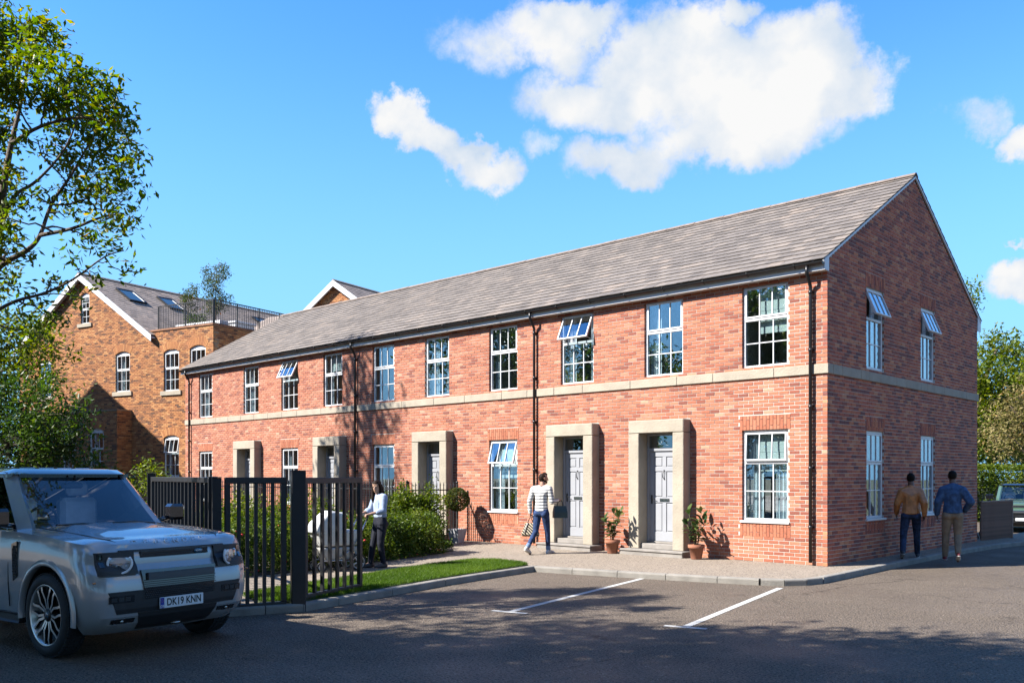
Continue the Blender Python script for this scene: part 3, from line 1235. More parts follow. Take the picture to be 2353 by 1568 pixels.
# stone door surrounds, doors and steps
E_ = 0.27
for i, x in enumerate(DX):
    b = MB()
    b.bevbox(x - SW / 2, x + SW / 2, -E_ - 0.003, 0.16, 2.792, SH, 0.016)
    sr = b.build('door_surround', M['stone'], house)
    for s in (-1, 1):
        c = x + s * (SW / 2 - JW / 2)
        MB().bevbox(c - JW / 2, c + JW / 2, -E_, 0.16, 0.232, 2.788, 0.012).build('jamb_stone', M['stone'], sr)
    st = MB().bevbox(x - SW / 2 - 0.10, x + SW / 2 + 0.10, -E_ - 0.20, 0.0, 0.06, 0.229, 0.01).build('door_step', M['step'], house)
    MB().bevbox(x - SW / 2 - 0.12, x + SW / 2 + 0.12, -E_ - 0.225, -E_ + 0.02, 0.190, 0.232, 0.006).build('nosing', M['step'], st)
    iw = SW / 2 - JW
    MB().bevbox(x - iw + 0.001, x + iw - 0.001, -E_ + 0.08, 0.16, 0.2305, 0.345, 0.008).build('upper_step', M['step'], st)
    MB().bevbox(x - iw + 0.002, x + iw - 0.002, 0.03, 0.20, 0.347, 0.385, 0.006).build('threshold', M['step'], st)
    yd = 0.075
    fr = MB()
    ft = 0.055
    fr.bevbox(x - iw, x - iw + ft, yd - 0.02, yd + 0.09, 0.386, 2.79, 0.006)
    fr.bevbox(x + iw - ft, x + iw, yd - 0.02, yd + 0.09, 0.386, 2.79, 0.006)
    fr.bevbox(x - iw + ft, x + iw - ft, yd - 0.018, yd + 0.09, 2.40, 2.47, 0.006)
    fr.bevbox(x - iw + ft, x + iw - ft, yd - 0.018, yd + 0.09, 2.745, 2.79, 0.006)
    fo = fr.build('door_frame', M['door'], house)
    MB().box(x - iw + ft, x + iw - ft, yd + 0.03, yd + 0.036, 2.47, 2.745).build('pane', M['glass'], fo)
    rm = MB()
    rm.box(x - iw - 0.2, x + iw + 0.2, 0.34, 1.6, 0.3, 2.9, 0, None, skip=('-y',))
    rm.build('hall_interior', M['room'], fo)
    # six panel leaf: body, rails standing proud, raised fields
    a, c, z0, z1 = x - iw + ft + 0.003, x + iw - ft - 0.003, 0.39, 2.397
    d = MB()
    d.box(a, c, yd + 0.032, yd + 0.07, z0, z1)
    st_w = 0.105
    mid = x
    zr = [(z0, z0 + 0.21), (z0 + 0.86, z0 + 0.98), (z0 + 1.56, z0 + 1.66), (z1 - 0.12, z1)]
    yq = yd + 0.012
    d.bevbox(a, a + st_w, yq, yd + 0.033, z0, z1, 0.004)
    d.bevbox(c - st_w, c, yq, yd + 0.033, z0, z1, 0.004)
    for (za, zb) in zr:
        d.bevbox(a + st_w + 0.001, c - st_w - 0.001, yq + 0.001, yd + 0.033, za, zb, 0.004)
    for k in range(3):
        d.bevbox(mid - 0.05, mid + 0.05, yq + 0.001, yd + 0.033, zr[k][1] + 0.001, zr[k + 1][0] - 0.001, 0.004)
    do = d.build('door', M['door'], house)
    for k in range(3):
        for (pa, pc) in ((a + st_w, mid - 0.05), (mid + 0.05, c - st_w)):
            MB().bevbox(pa + 0.022, pc - 0.022, yd + 0.019, yd + 0.033, zr[k][1] + 0.022, zr[k + 1][0] - 0.022, 0.007).build('door_panel', M['door'], do)
    # letter plate, knocker, lever handle
    lp = MB()
    lp.bevbox(mid - 0.115, mid + 0.135, yq - 0.012, yq + 0.001, z0 + 0.885, z0 + 0.955, 0.004)
    lp.bevbox(mid - 0.09, mid + 0.11, yq - 0.017, yq - 0.011, z0 + 0.90, z0 + 0.94, 0.003)
    lp.build('letter_plate', M['chrome'], do)
    kn = MB()
    zc = z0 + 1.48
    kn.tube([(mid, yq - 0.004, zc + 0.10), (mid, yq - 0.022, zc + 0.095), (mid - 0.012, yq - 0.035, zc + 0.03), (mid - 0.018, yq - 0.03, zc - 0.05), (mid, yq - 0.03, zc - 0.075)], [0.015, 0.012, 0.007, 0.011, 0.008], 7)
    kn.ell((mid, yq - 0.006, zc - 0.09), (0.017, 0.012, 0.017), 8, 6)
    kn.build('knocker', M['iron'], do)
    hd = MB()
    hx = a + 0.055
    hd.bevbox(hx - 0.022, hx + 0.022, yq - 0.008, yq + 0.001, z0 + 0.83, z0 + 1.03, 0.004)
    hd.tube([(hx, yq - 0.005, z0 + 0.95), (hx, yq - 0.05, z0 + 0.95), (hx + 0.06, yq - 0.055, z0 + 0.955), (hx + 0.115, yq - 0.05, z0 + 0.94)], 0.008, 6)
    hd.build('handle', M['iron'], do)

# eaves: boxed soffit, gutter and brackets
b = MB()
b.bevbox(XL - 0.05, 0.004, -0.17, -0.002, 5.795, 5.955, 0.004)
b.box(XL - 0.05, 0.0045, -0.17, 0.03, 5.957, 5.985)
b.build('fascia', M['fascia'], house)
b = MB()
b.prism([(0.005, -0.172, 5.80), (0.005, 0.02, 5.80), (0.005, 0.02, 6.13), (0.005, -0.172, 6.02)], (0.022, 0, 0))
b.build('eaves_box_end', M['fascia'], house)
b = MB()
b.prism([(0.005, YB - 0.02, 5.70), (0.005, YB + 0.22, 5.70), (0.005, YB + 0.22, 5.98), (0.005, YB - 0.02, 6.09)], (0.022, 0, 0))
b.build('eaves_box_end', M['fascia'], house)
b = MB()
n = 10
prof = []
gy0, gz0, gr = -0.232, 5.955, 0.058
for k in range(n + 1):
    a = math.pi * k / n
    prof.append((gy0 - gr * math.cos(a), gz0 - gr * math.sin(a)))
for k in range(n + 1):
    a = math.pi * (n - k) / n
    prof.append((gy0 - (gr - 0.006) * math.cos(a), gz0 - (gr - 0.006) * math.sin(a)))
b.prism([(0.012, p[0], p[1]) for p in prof], (XL - 0.1, 0, 0))
gut = b.build('gutter', M['blackp'], house)
MB().prism([(0.013, p[0], p[1]) for p in prof[:n + 1]], (0.006, 0, 0)).build('stop_end', M['blackp'], gut)
x = -0.55
while x > XL:
    k = MB()
    pts = [(gy0 - (gr + 0.008) * math.cos(math.pi * q / 8), gz0 + 0.004 - (gr + 0.008) * math.sin(math.pi * q / 8)) for q in range(9)]
    k.tube([(x, p[0], p[1]) for p in pts], 0.011, 5)
    k.build('gutter_bracket', M['blackp'], gut)
    x -= 1.02
for px in (-0.31, -7.57, -14.99, -25.66):
    d = MB()
    bot = 0.16
    pts = [(px - 0.0, gy0, gz0 - 0.05), (px, gy0, gz0 - 0.16), (px, gy0 + 0.02, gz0 - 0.21), (px, -0.10, gz0 - 0.37), (px, -0.072, gz0 - 0.42), (px, -0.07, gz0 - 0.5), (px, -0.07, bot)]
    d.tube(pts, 0.034, 10)
    dp = d.build('downpipe', M['blackp'], house)
    for z in (5.42, 4.3, 3.2, 2.0, 0.85):
        k = MB()
        k.tube([(px, -0.07, z - 0.03), (px, -0.07, z + 0.03)], 0.041, 10)
        k.box(px - 0.05, px + 0.05, -0.035, 0.012, z - 0.016, z + 0.016)
        k.build('pipe_collar', M['blackp'], dp)

# roof: deck, slates, ridge tiles, verges
def roof_pt(x, s, up=0.0):
    """s metres up the slope from the eaves"""
    c, n_ = 1 / math.hypot(1, slope), slope / math.hypot(1, slope)
    return Vector((x, -0.24 + s * c - up * n_, RZ0 + s * n_ + up * c))


LEN = (RY + 0.24) * math.hypot(1, slope)
XR = 0.045
b = MB()
p0, p1 = roof_pt(0, 0.06, -0.05), roof_pt(0, LEN, -0.05)
b.prism([(XR - 0.03, p0.y, p0.z), (XR - 0.03, p1.y, p1.z), (XR - 0.03, 2 * RY - p0.y, p0.z), (XR - 0.03, 2 * RY - p0.y, p0.z + 0.03), (XR - 0.03, p1.y, p1.z + 0.03), (XR - 0.03, p0.y, p0.z + 0.03)], (XL - XR, 0, 0))
roof = b.build('roof', M['lead'], house)
slates = []
gauge, sw, sl_ = 0.28, 0.30, 0.36
rows_n = int(LEN / gauge) + 1
for r in range(rows_n):
    s0 = r * gauge
    x = XR + (sw / 2 if r % 2 else 0)
    while x > XL - 0.05:
        x1, x0 = min(x, XR), max(x - sw, XL - 0.06)
        if x1 - x0 > 0.05:
            slates.append((x0 + 0.003, x1 - 0.003, s0, min(s0 + sl_, LEN)))
        x -= sw


def slate_mesh(w, L_, up0, up1, name, m, tone=None, jig=0.0):
    k = MB()
    # tail lifted on the course below
    k.add([], [])
    return k


def slate_verts(x0, x1, s0, s1, j):
    lo, hi, th = 0.026 + j, 0.002, 0.014
    P = [roof_pt(x0, s0, lo), roof_pt(x1, s0, lo), roof_pt(x1, s1, hi), roof_pt(x0, s1, hi), roof_pt(x0, s0, lo + th), roof_pt(x1, s0, lo + th), roof_pt(x1, s1, hi + th), roof_pt(x0, s1, hi + th)]
    return P


SF = [[0, 1, 5, 4], [4, 5, 6, 7], [1, 2, 6, 5], [3, 0, 4, 7], [0, 3, 2, 1]]


def sl_score(q):
    p = roof_pt((q[0] + q[1]) / 2, (q[2] + q[3]) / 2)
    v = CAM - p
    return 1 / v.length_squared * (q[1] - q[0])


isfull = lambda q: abs(q[1] - q[0] - sw + 0.006) < 1e-5 and abs(q[3] - q[2] - sl_) < 1e-5
order = sorted([q for q in slates if isfull(q)], key=lambda q: -sl_score(q))[:300]
oset = set(order)
k = MB()
ref = roof_pt(0, 0)
k.add([v - ref for v in slate_verts(-sw / 2 + 0.003, sw / 2 - 0.003, 0, sl_, 0)], SF)
sme = k.mesh('slate', M['slate1'])
for q in order:
    o = link('slate', sme, roof)
    o.location = roof_pt((q[0] + q[1]) / 2, q[2] + random.uniform(-0.006, 0.006), random.uniform(0, 0.004))
    o.rotation_euler = (0, 0, random.uniform(-0.006, 0.006))
b = MB()
for q in slates:
    if q in oset:
        continue
    b.tone = random.random()
    dj = random.uniform(-0.006, 0.006)
    b.add(slate_verts(q[0], q[1], q[2] + (dj if q[2] > 0.01 else 0), q[3], random.uniform(0, 0.004)), SF)
b.build('slate', M['slate'], roof, 'stuff')
b = MB()
Mir = Matrix.Translation((0, 2 * RY, 0)) @ Matrix.Diagonal((1, -1, 1, 1))
for r in range(rows_n):
    b.tone = random.random()
    b.add([Mir @ v for v in slate_verts(XL, XR, r * gauge, min(r * gauge + sl_, LEN), 0)], [f[::-1] for f in SF])
b.build('back_slope', M['slate'], roof)
x = XR + 0.005
while x > XL:
    k = MB()
    pr = [(-0.13, -0.055), (-0.05, 0.012), (0, 0.03), (0.05, 0.012), (0.13, -0.055), (0.12, -0.07), (0.0, 0.0), (-0.12, -0.07)]
    j = random.uniform(-0.004, 0.004)
    k.prism([(x - 0.004, RY + p[0], RZ1 + 0.045 + p[1] + j) for p in pr], (-0.442, 0, 0))
    k.build('ridge_tile', M['ridge'], roof)
    x -= 0.45
b = MB()
for (dy, ) in ((1,), (-1,)):
    a, c = roof_pt(0, 0.0, -0.004), roof_pt(0, LEN - 0.01, -0.004)
    a2, c2 = roof_pt(0, 0.0, -0.045), roof_pt(0, LEN - 0.01, -0.045)
    pts = [(0.0065, p.y if dy == 1 else 2 * RY - p.y, p.z) for p in (a, c, c2, a2)]
    b.prism(pts, (0.030, 0, 0))
b.build('verge_strip', M['fascia'], roof)
b = MB()
b.prism([(0.004, 2 * RY - gy0 - gr, gz0), (0.004, 2 * RY - gy0 + gr, gz0), (0.004, 2 * RY - gy0 + 0.03, gz0 - gr), (0.004, 2 * RY - gy0 - 0.03, gz0 - gr)], (-20, 0, 0))
b.build('back_gutter', M['blackp'], house)
M['slate2'] = tone_mat('brown grey slate', [(p, (c[0] * 1.55, c[1] * 1.45, c[2] * 1.4)) for p, c in SLT], rough=0.85, nscale=14, nmix=0.2, bump=0.3, bscale=40, spec=0.2, big=0.08)
# ================================================================ the older brown brick building at the far end
hall = thing('brown_brick_hall', 'tall brown orange brick gabled building with arched white windows behind the silver car', 'building', (-27.74, 2.05, 0.0), R(13.57))


def arch_ring(b, u0, u1, zsp, rise, th, Mx, y=-0.008):
    """voussoirs of a segmental arch"""
    w = u1 - u0
    Rr = (w * w / 4 + rise * rise) / (2 * rise)
    cz = zsp + rise - Rr
    cu = (u0 + u1) / 2
    a0 = math.asin(w / 2 / Rr) + 0.03
    n = max(5, int(2 * a0 * (Rr + th / 2) / 0.085))
    for i in range(n):
        p, q = -a0 + 2 * a0 * (i + 0.06) / n, -a0 + 2 * a0 * (i + 0.94) / n
        b.tone = random.uniform(0.35, 0.95)
        pts = []
        for (an, rr) in ((p, Rr + 0.004), (q, Rr + 0.004), (q, Rr + th), (p, Rr + th)):
            pts.append((cu + rr * math.sin(an), y, cz + rr * math.cos(an)))
        b.prism(pts, (0, 0.05, 0), 0, Mx)


AR = 0.13
hw_up = [(-6.38, -5.38, 5.66, 7.36), (-3.10, -2.12, 5.55, 7.25), (-1.44, -0.46, 5.60, 7.30)]
hw_lo = [(-3.10, -2.12, 1.82, 3.50), (-12.2, -11.2, 5.66, 7.36)]
hw_bay = [(-7.20, -6.20, 1.95, 3.86), (-9.18, -8.18, 1.95, 3.86)]
attic = (-8.92, -8.27, 8.98, 10.30)
GX0, GX1, GXA = -13.76, -3.76, -8.76
EZ, AZ, PZ = 8.06, 11.25, 8.20
BAYX, BAYZ = -5.25, 4.75
hslope = (AZ - EZ) / 5.0


def hall_w(z):
    if z < EZ:
        return (GX0, 0.0)
    if z < PZ:
        return (GX0 + (z - EZ) / hslope, 0.0)
    return (GX0 + (z - EZ) / hslope, GX1 - (z - EZ) / hslope)


holes = [(o[0], o[1], o[2], o[3] + AR) for o in hw_up + hw_lo + [attic]]
b = MB()
core_wall(b, GX0, 0.0, 0.0, EZ, holes, 0.007, 0.3, I4)
core_wall(b, GX1, -0.007, EZ, PZ, [], 0.007, 0.3, I4)
aw = attic
b.prism([(GX0, 0.007, EZ), (GX0 + (AZ - EZ) / hslope * 0.0 + 0.0, 0.007, EZ), (aw[0], 0.007, EZ), (aw[0], 0.007, EZ + (aw[0] - GX0) * hslope)], (0, 0.29, 0))
b.prism([(aw[1], 0.007, EZ), (GX1, 0.007, EZ), (aw[1], 0.007, EZ + (GX1 - aw[1]) * hslope)], (0, 0.29, 0))
b.box(aw[0], aw[1], 0.007, 0.29, EZ, aw[2])
b.prism([(aw[0], 0.007, aw[3] + AR), (aw[1], 0.007, aw[3] + AR), (aw[1], 0.007, EZ + (GX1 - aw[1]) * hslope), (GXA, 0.007, AZ - 0.01), (aw[0], 0.007, EZ + (aw[0] - GX0) * hslope)], (0, 0.29, 0))
# returns and rear
b.box(-0.3, -0.007, 0.30, 14, 0, PZ)
b.box(GX0 + 0.005, GX0 + 0.3, 0.31, 14, 0, EZ)
b.box(GX0, 0.0, 13.7, 14.02, 0, EZ)
hwall = b.build('wall', M['omortar'], hall)
b = MB()
for br in lay_bricks(hall_w, 0.0, AZ - 0.05, holes):
    b.tone = random.random()
    b.box(br[0], br[1], random.uniform(-0.002, 0.002), 0.06, br[2], br[3], skip=('+y',))
RM = T(0, 0, 0, R(90))
for br in lay_bricks(lambda z: (0.0, 13.9), 0.0, PZ, []):
    if br[2] > 4.0:
        b.tone = random.random()
        b.box(br[0], br[1], random.uniform(-0.002, 0.002), 0.05, br[2], br[3], 0, RM, skip=('+y',))
for o in hw_up + hw_lo + [attic]:
    arch_ring(b, o[0], o[1], o[3], AR, 0.33, I4)
    for s in (0, 1):
        b.tone = 0.5
        ue, uc = (o[0], (o[0] + o[1]) / 2) if s == 0 else (o[1], (o[0] + o[1]) / 2)
        pts = [(ue, 0.0, o[3]), (ue, 0.0, o[3] + AR)] + [(ue + (uc - ue) * k / 5, 0.0, o[3] + AR * (1 - (1 - k / 5) ** 2)) for k in range(5, 0, -1)]
        b.prism(pts, (0, 0.05, 0))
b.build('brick', M['obrick'], hwall, 'stuff')
for k, o in enumerate(hw_up):
    make_window(hall, T(o[0], 0, o[2]), o[1] - o[0], o[3] - o[2], 0.42, 0, arch=AR - 0.005, seed=60 + k, sill=(0.17, 0.06, 0.19, 'stone'), dep=0.06)
make_window(hall, T(hw_lo[0][0], 0, hw_lo[0][2]), 0.98, hw_lo[0][3] - hw_lo[0][2], 0.40, R(10), arch=AR - 0.005, seed=66, sill=(0.12, 0.05, 0.14, 'stone'), dep=0.06, label='arched window with its top light pushed open')
make_window(hall, T(hw_lo[1][0], 0, hw_lo[1][2]), 1.0, 1.7, 0.42, 0, arch=AR - 0.005, seed=67, sill=(0.17, 0.06, 0.19, 'stone'), dep=0.06)
make_window(hall, T(attic[0], 0, attic[2]), attic[1] - attic[0], attic[3] - attic[2], 0.5, 0, cols=2, rows=2, arch=AR - 0.005, seed=68, sill=(0.2, 0.06, 0.17, 'stone'), dep=0.06, toprows=2)
# ground floor bay standing forward
BY = -0.75
BT = T(0, BY, 0)
bh = [(o[0], o[1], o[2], o[3] + AR) for o in hw_bay]
b = MB()
core_wall(b, -12.0, BAYX - 0.007, 0.0, BAYZ, bh, 0.007, 0.3, BT)
b.box(BAYX - 0.3, BAYX - 0.007, BY + 0.31, 0.004, 0, BAYZ)
b.box(-12.0, BAYX + 0.03, BY - 0.03, 0.004, BAYZ, BAYZ + 0.06)
bay = b.build('bay', M['omortar'], hall)
b = MB()
for br in lay_bricks(lambda z: (-12.0, BAYX), 0, BAYZ, bh):
    b.tone = random.random()
    b.box(br[0], br[1], random.uniform(-0.002, 0.002), 0.06, br[2], br[3], 0, BT, skip=('+y',))
for br in lay_bricks(lambda z: (0.0, 0.75), 0, BAYZ, []):
    b.tone = random.random()
    b.box(br[0], br[1], random.uniform(-0.002, 0.002), 0.05, br[2], br[3], 0, T(BAYX, BY, 0, R(90)), skip=('+y',))
for o in hw_bay:
    arch_ring(b, o[0], o[1], o[3], AR, 0.33, BT)
    for s in (0, 1):
        ue, uc = (o[0], (o[0] + o[1]) / 2) if s == 0 else (o[1], (o[0] + o[1]) / 2)
        pts = [(ue, 0.0, o[3]), (ue, 0.0, o[3] + AR)] + [(ue + (uc - ue) * k / 5, 0.0, o[3] + AR * (1 - (1 - k / 5) ** 2)) for k in range(5, 0, -1)]
        b.prism(pts, (0, 0.05, 0), 0, BT)
b.build('brick', M['obrick'], bay, 'stuff')
for k, o in enumerate(hw_bay):
    make_window(hall, BT @ T(o[0], 0, o[2]), 1.0, o[3] - o[2], 0.42, 0, arch=AR - 0.005, seed=70 + k, sill=(0.12, 0.05, 0.14, 'stone'), dep=0.06)

# coping of the flat roof, terrace deck
b = MB()
b.bevbox(GX1 - 0.3, 0.035, -0.04, 0.31, PZ + 0.002, PZ + 0.09, 0.012)
b.bevbox(-0.32, 0.04, 0.315, 13.0, PZ + 0.002, PZ + 0.09, 0.012)
M['coping'] = mat('brick coping', (0.30, 0.13, 0.06), 0.85, var=0.3, scale=9)
b.build('coping', M['coping'], hall)
MB().box(GX1 + 0.1, -0.31, 0.31, 13.6, PZ - 0.2, PZ - 0.02).build('terrace_deck', M['step'], hall)


def gable_roof(parent, x0, x1, xa, ez, az, y0, y1, mats='slate', gauge_=0.24):
    """two slated slopes with bargeboards on the front edge"""
    sl = (az - ez) / (xa - x0)
    L_ = math.hypot(xa - x0, az - ez)
    b = MB()
    for s in (-1, 1):
        n = int(L_ / gauge_) + 1
        for r in range(n):
            yy = y0 - 0.25 - (0.15 if r % 2 else 0)
            while yy < y1:
                ya, yb_ = max(yy, y0 - 0.25), min(yy + 0.3, y1)
                d0, d1 = r * gauge_ - 0.12, min(r * gauge_ + gauge_ + 0.05, L_)
                pts = []
                for (dd, up) in ((d0, 0.075), (d1, 0.055)):
                    for y in (ya + 0.003, yb_ - 0.003):
                        xx = (x0 if s == -1 else 2 * xa - x0) - s * dd * (xa - x0) / L_
                        zz = ez + dd * (az - ez) / L_ + up
                        pts.append((xx, y, zz))
                b.tone = random.random()
                p = [pts[0], pts[1], pts[3], pts[2]]
                if s == 1:
                    p = p[::-1]
                lowp = [(q[0], q[1], q[2] - 0.012) for q in p]
                e = ((0, 1) if s == -1 else (3, 2))
                b.add(p + lowp, [[0, 1, 2, 3][::-1] if s == -1 else [3, 2, 1, 0], [e[0], e[1], e[1] + 4, e[0] + 4]])
                yy += 0.3
    ro = b.build('roof', M['slate2'], parent)
    d = MB()
    d.prism([(x0 - 0.1, y0 - 0.2, ez - 0.10), (2 * xa - x0 + 0.1, y0 - 0.2, ez - 0.10), (xa, y0 - 0.2, az + 0.04)], (0, y1 - y0 + 0.2, 0))
    for s in (-1, 1):
        k = MB()
        xe = x0 if s == -1 else 2 * xa - x0
        k.prism([(xa, y0 - 0.26, az + 0.07), (xa, y0 - 0.26, az - 0.22), (xe + s * 0.12, y0 - 0.26, ez - 0.30), (xe + s * 0.12, y0 - 0.26, ez - 0.01)], (0, 0.035, 0))
        k.build('bargeboard', M['fascia'], ro)
        k = MB()
        k.prism([(xa, y0 - 0.225, az - 0.06), (xa, y0 - 0.225, az - 0.10), (xe + s * 0.1, y0 - 0.225, ez - 0.15), (xe + s * 0.1, y0 - 0.225, ez - 0.11)], (0, 0.22, 0))
        k.build('verge_soffit', M['fascia'], ro)
    rt = MB()
    y = y0 - 0.26
    while y < y1:
        rt.prism([(xa - 0.12, y, az + 0.03), (xa, y, az + 0.12), (xa + 0.12, y, az + 0.03), (xa, y, az + 0.07)], (0, 0.44, 0))
        y += 0.45
    rt.build('ridge_tile', M['ridge'], ro, 'stuff')
    return ro


hroof = gable_roof(hall, GX0, GX1, GXA, EZ, AZ, 0.0, 14.0)


def skylight(parent, Mx, w, h):
    b = MB()
    t = 0.06
    for (a, c, d, e) in ((0, t, 0, h), (w - t, w, 0, h), (t, w - t, 0, t), (t, w - t, h - t, h)):
        b.box(a, c, d, e, 0.0, 0.09, 0, Mx)
    f = b.build('skylight', M['blackp'], parent)
    MB().box(t, w - t, t, h - t, 0.045, 0.06, 0, Mx).build('pane', M['skyglass'], f)


M['skyglass'] = mat('sky reflecting glass', (0.05, 0.09, 0.12), 0.02, 0.0, spec=1.0)
ang = math.atan(hslope)
for (dd, y) in ((3.5, 1.0), (3.5, 3.3), (3.4, 9.5)):
    # placed on the slope that looks to the right
    MX = Matrix.Translation((GX1 - dd * math.cos(ang), y, EZ + dd * math.sin(ang) + 0.085)) @ Matrix.Rotation(R(90), 4, 'Z') @ Matrix.Rotation(ang, 4, 'X') @ Matrix.Identity(4)
    skylight(hroof, MX, 0.95, 1.25)

# second gabled wing behind the terrace roof
wingx = 0.75
b = MB()
b.prism([(wingx - 4.6, 6.9, 7.0), (wingx + 4.6, 6.9, 7.0), (wingx + 4.6, 6.9, 8.1), (wingx, 6.9, 11.2), (wingx - 4.6, 6.9, 8.1)], (0, 0.3, 0))
wing = b.build('rear_gable', M['omortar'], hall)
b = MB()
for br in lay_bricks(lambda z: (wingx - 4.6 + max(0, z - 8.1) * 4.6 / 3.1, wingx + 4.6 - max(0, z - 8.1) * 4.6 / 3.1), 7.05, 11.15, []):
    b.tone = random.random()
    b.box(br[0], br[1], 6.89 + random.uniform(-0.002, 0.002), 6.95, br[2], br[3], skip=('+y',))
b.build('brick', M['obrick'], wing, 'stuff')
gable_roof(hall, wingx - 4.6, wingx + 4.6, wingx, 8.1, 11.2, 6.9, 18.0)

# lower lean-to roof over the back of the terrace, with a skylight and two white dormers
b = MB()
for r in range(8):
    for c in range(14):
        b.tone = random.random()
        x0, x1 = -3.6 + c * 0.3 + (0.15 if r % 2 else 0), -3.6 + c * 0.3 + 0.294 + (0.15 if r % 2 else 0)
        y0, z0 = 4.4 + r * 0.27, 8.30 + r * 0.19
        b.add([(x0, y0, z0), (x1, y0, z0), (x1, y0 + 0.3, z0 + 0.2), (x0, y0 + 0.3, z0 + 0.2), (x0, y0, z0 - 0.02), (x1, y0, z0 - 0.02)], [[0, 1, 2, 3], [4, 5, 1, 0]])
lr = b.build('lower_roof', M['slate2'], hall)
MX = Matrix.Translation((-1.55, 4.95, 8.72)) @ Matrix.Rotation(math.atan(0.19 / 0.27), 4, 'X')
skylight(lr, MX, 0.75, 1.0)
for (x0, x1, y0, z1, nm) in ((-2.75, -1.95, 3.35, 8.98, 0), (-0.95, 0.0, 4.7, 9.05, 1)):
    b = MB()
    b.bevbox(x0, x1 - 0.32, y0, y0 + 1.2, PZ + 0.0, z1, 0.02)
    b.bevbox(x0 - 0.06, x1 - 0.26, y0 - 0.06, y0 + 1.26, z1 + 0.002, z1 + 0.10, 0.02)
    b.build('white_dormer', M['fascia'], hall)

# balustrade on the flat roof
bal = thing('roof_balustrade', 'black metal balustrade round the flat roof of the brown building', 'railing', (-27.74, 2.05, PZ + 0.09), R(13.57))
bar = MB().box(-0.009, 0.009, -0.009, 0.009, 0.06, 1.02).mesh('bar', M['blackm'])
runs = [((GX1 + 0.12, 0.16), (-0.18, 0.16)), ((-0.16, 0.2), (-0.16, 6.6))]
for (p, q) in runs:
    p, q = Vector(p), Vector(q)
    L_ = (q - p).length
    t = (q - p) / L_
    rz = math.atan2(t.y, t.x)
    MB().box(0, L_, -0.022, 0.022, 1.02, 1.06, 0, T(p.x, p.y, 0, rz)).build('top_rail', M['blackm'], bal)
    MB().box(0, L_, -0.015, 0.015, 0.03, 0.06, 0, T(p.x, p.y, 0, rz)).build('bottom_rail', M['blackm'], bal)
    n = int(L_ / 0.105)
    for k in range(1, n):
        o = link('bar', bar, bal)
        w = p + t * (L_ * k / n)
        o.location = (w.x, w.y, 0)
        o.rotation_euler = (0, 0, rz)
    m_ = max(2, int(L_ / 1.2))
    for k in range(m_ + 1):
        w = p + t * (L_ * k / m_)
        MB().box(w.x - 0.024, w.x + 0.024, w.y - 0.024, w.y + 0.024, 0.0, 1.065).build('post', M['blackm'], bal)

# tall gabled house out of view on the left; it throws the pointed shadow on the brown wall
nb = thing('neighbour_house', 'tall gabled brick house standing left of the brown building, beyond the view', 'building', (-27.74, 2.05, 0), R(13.57))
sl_ = Matrix.Rotation(-R(13.57), 4, 'Z') @ sun_h
tt = 9.0
ax, ay, az_ = -7.76 + sl_.x * tt, 0.0 + sl_.y * tt, 6.1 + math.tan(R(SUN_EL)) * tt
hw_ = 6.0
b = MB()
b.prism([(ax - hw_, ay, 0), (ax + hw_ * 0.78, ay, 0), (ax + hw_ * 0.78, ay, az_ - hw_ * 0.78 * hslope), (ax, ay, az_), (ax - hw_, ay, az_ - hw_ * hslope)], (0, -9, 0))
wl_ = b.build('wall', M['obrick'], nb)
for s in (-1, 1):
    b = MB()
    e = hw_ * (1 if s == -1 else 0.78) + 0.15
    b.prism([(ax, ay + 0.02, az_ + 0.01), (ax + s * e, ay + 0.02, az_ + 0.01 - e * hslope), (ax + s * e, ay + 0.02, az_ + 0.1 - e * hslope), (ax, ay + 0.02, az_ + 0.1)], (0, -9.04, 0))
    b.build('roof', M['slate2'], nb)
ALB = 0.85
# ================================================================ the sport utility vehicles
M['carpaint'] = mat('silver grey car paint', (0.37, 0.372, 0.378), 0.22, 0.2, spec=0.5, coat=0.9, var=0.03, scale=600)
M['carblack'] = mat('gloss black car trim', (0.008, 0.008, 0.010), 0.12, coat=1.0)
M['cartrim'] = mat('matt black car plastic', (0.016, 0.016, 0.018), 0.55, bump=0.1, bscale=200)
M['tyre'] = mat('tyre rubber', (0.016, 0.016, 0.017), 0.75, var=0.25, scale=9, bump=0.15)
M['rimblack'] = mat('black alloy', (0.012, 0.012, 0.014), 0.3, 0.4)
M['rimsilver'] = mat('machined alloy', (0.72, 0.71, 0.69), 0.30, 0.85)
M['carglass'] = glass_mat('windscreen glass', (0.78, 0.82, 0.86), 0.015)
M['sideglass'] = glass_mat('dark side glass', (0.10, 0.13, 0.15), 0.12)
M['seat'] = mat('grey seat leather', (0.95, 0.95, 0.97), 0.6, var=0.1, scale=6)
M['dash'] = mat('dark dashboard', (0.02, 0.022, 0.026), 0.6)
M['ringwhite'] = mat('white lamp ring', (0.85, 0.86, 0.88), 0.35)
M['lampbowl'] = mat('lamp reflector', (0.55, 0.56, 0.58), 0.4, 0.3)
M['lampglass'] = glass_mat('clear lamp glass', (0.95, 0.96, 0.98), 0.08)
M['plate'] = mat('white number plate', (0.72, 0.73, 0.74), 0.4)
M['plateblue'] = mat('plate blue band', (0.01, 0.03, 0.30), 0.4)
M['platetext'] = mat('plate black lettering', (0.008, 0.008, 0.008), 0.4)
M['badgegreen'] = mat('badge blue green enamel', (0.01, 0.07, 0.12), 0.25, coat=1.0)
M['amber'] = mat('amber lamp', (0.6, 0.18, 0.02), 0.25, coat=1.0)
M['redlamp'] = mat('red lamp', (0.4, 0.01, 0.01), 0.25, coat=1.0)
M['mint'] = mat('mint green car paint', (0.085, 0.145, 0.09), 0.25, 0.35, coat=1.0)
M['silvertext'] = mat('bright bonnet lettering', (0.72, 0.73, 0.75), 0.35, 0.4)


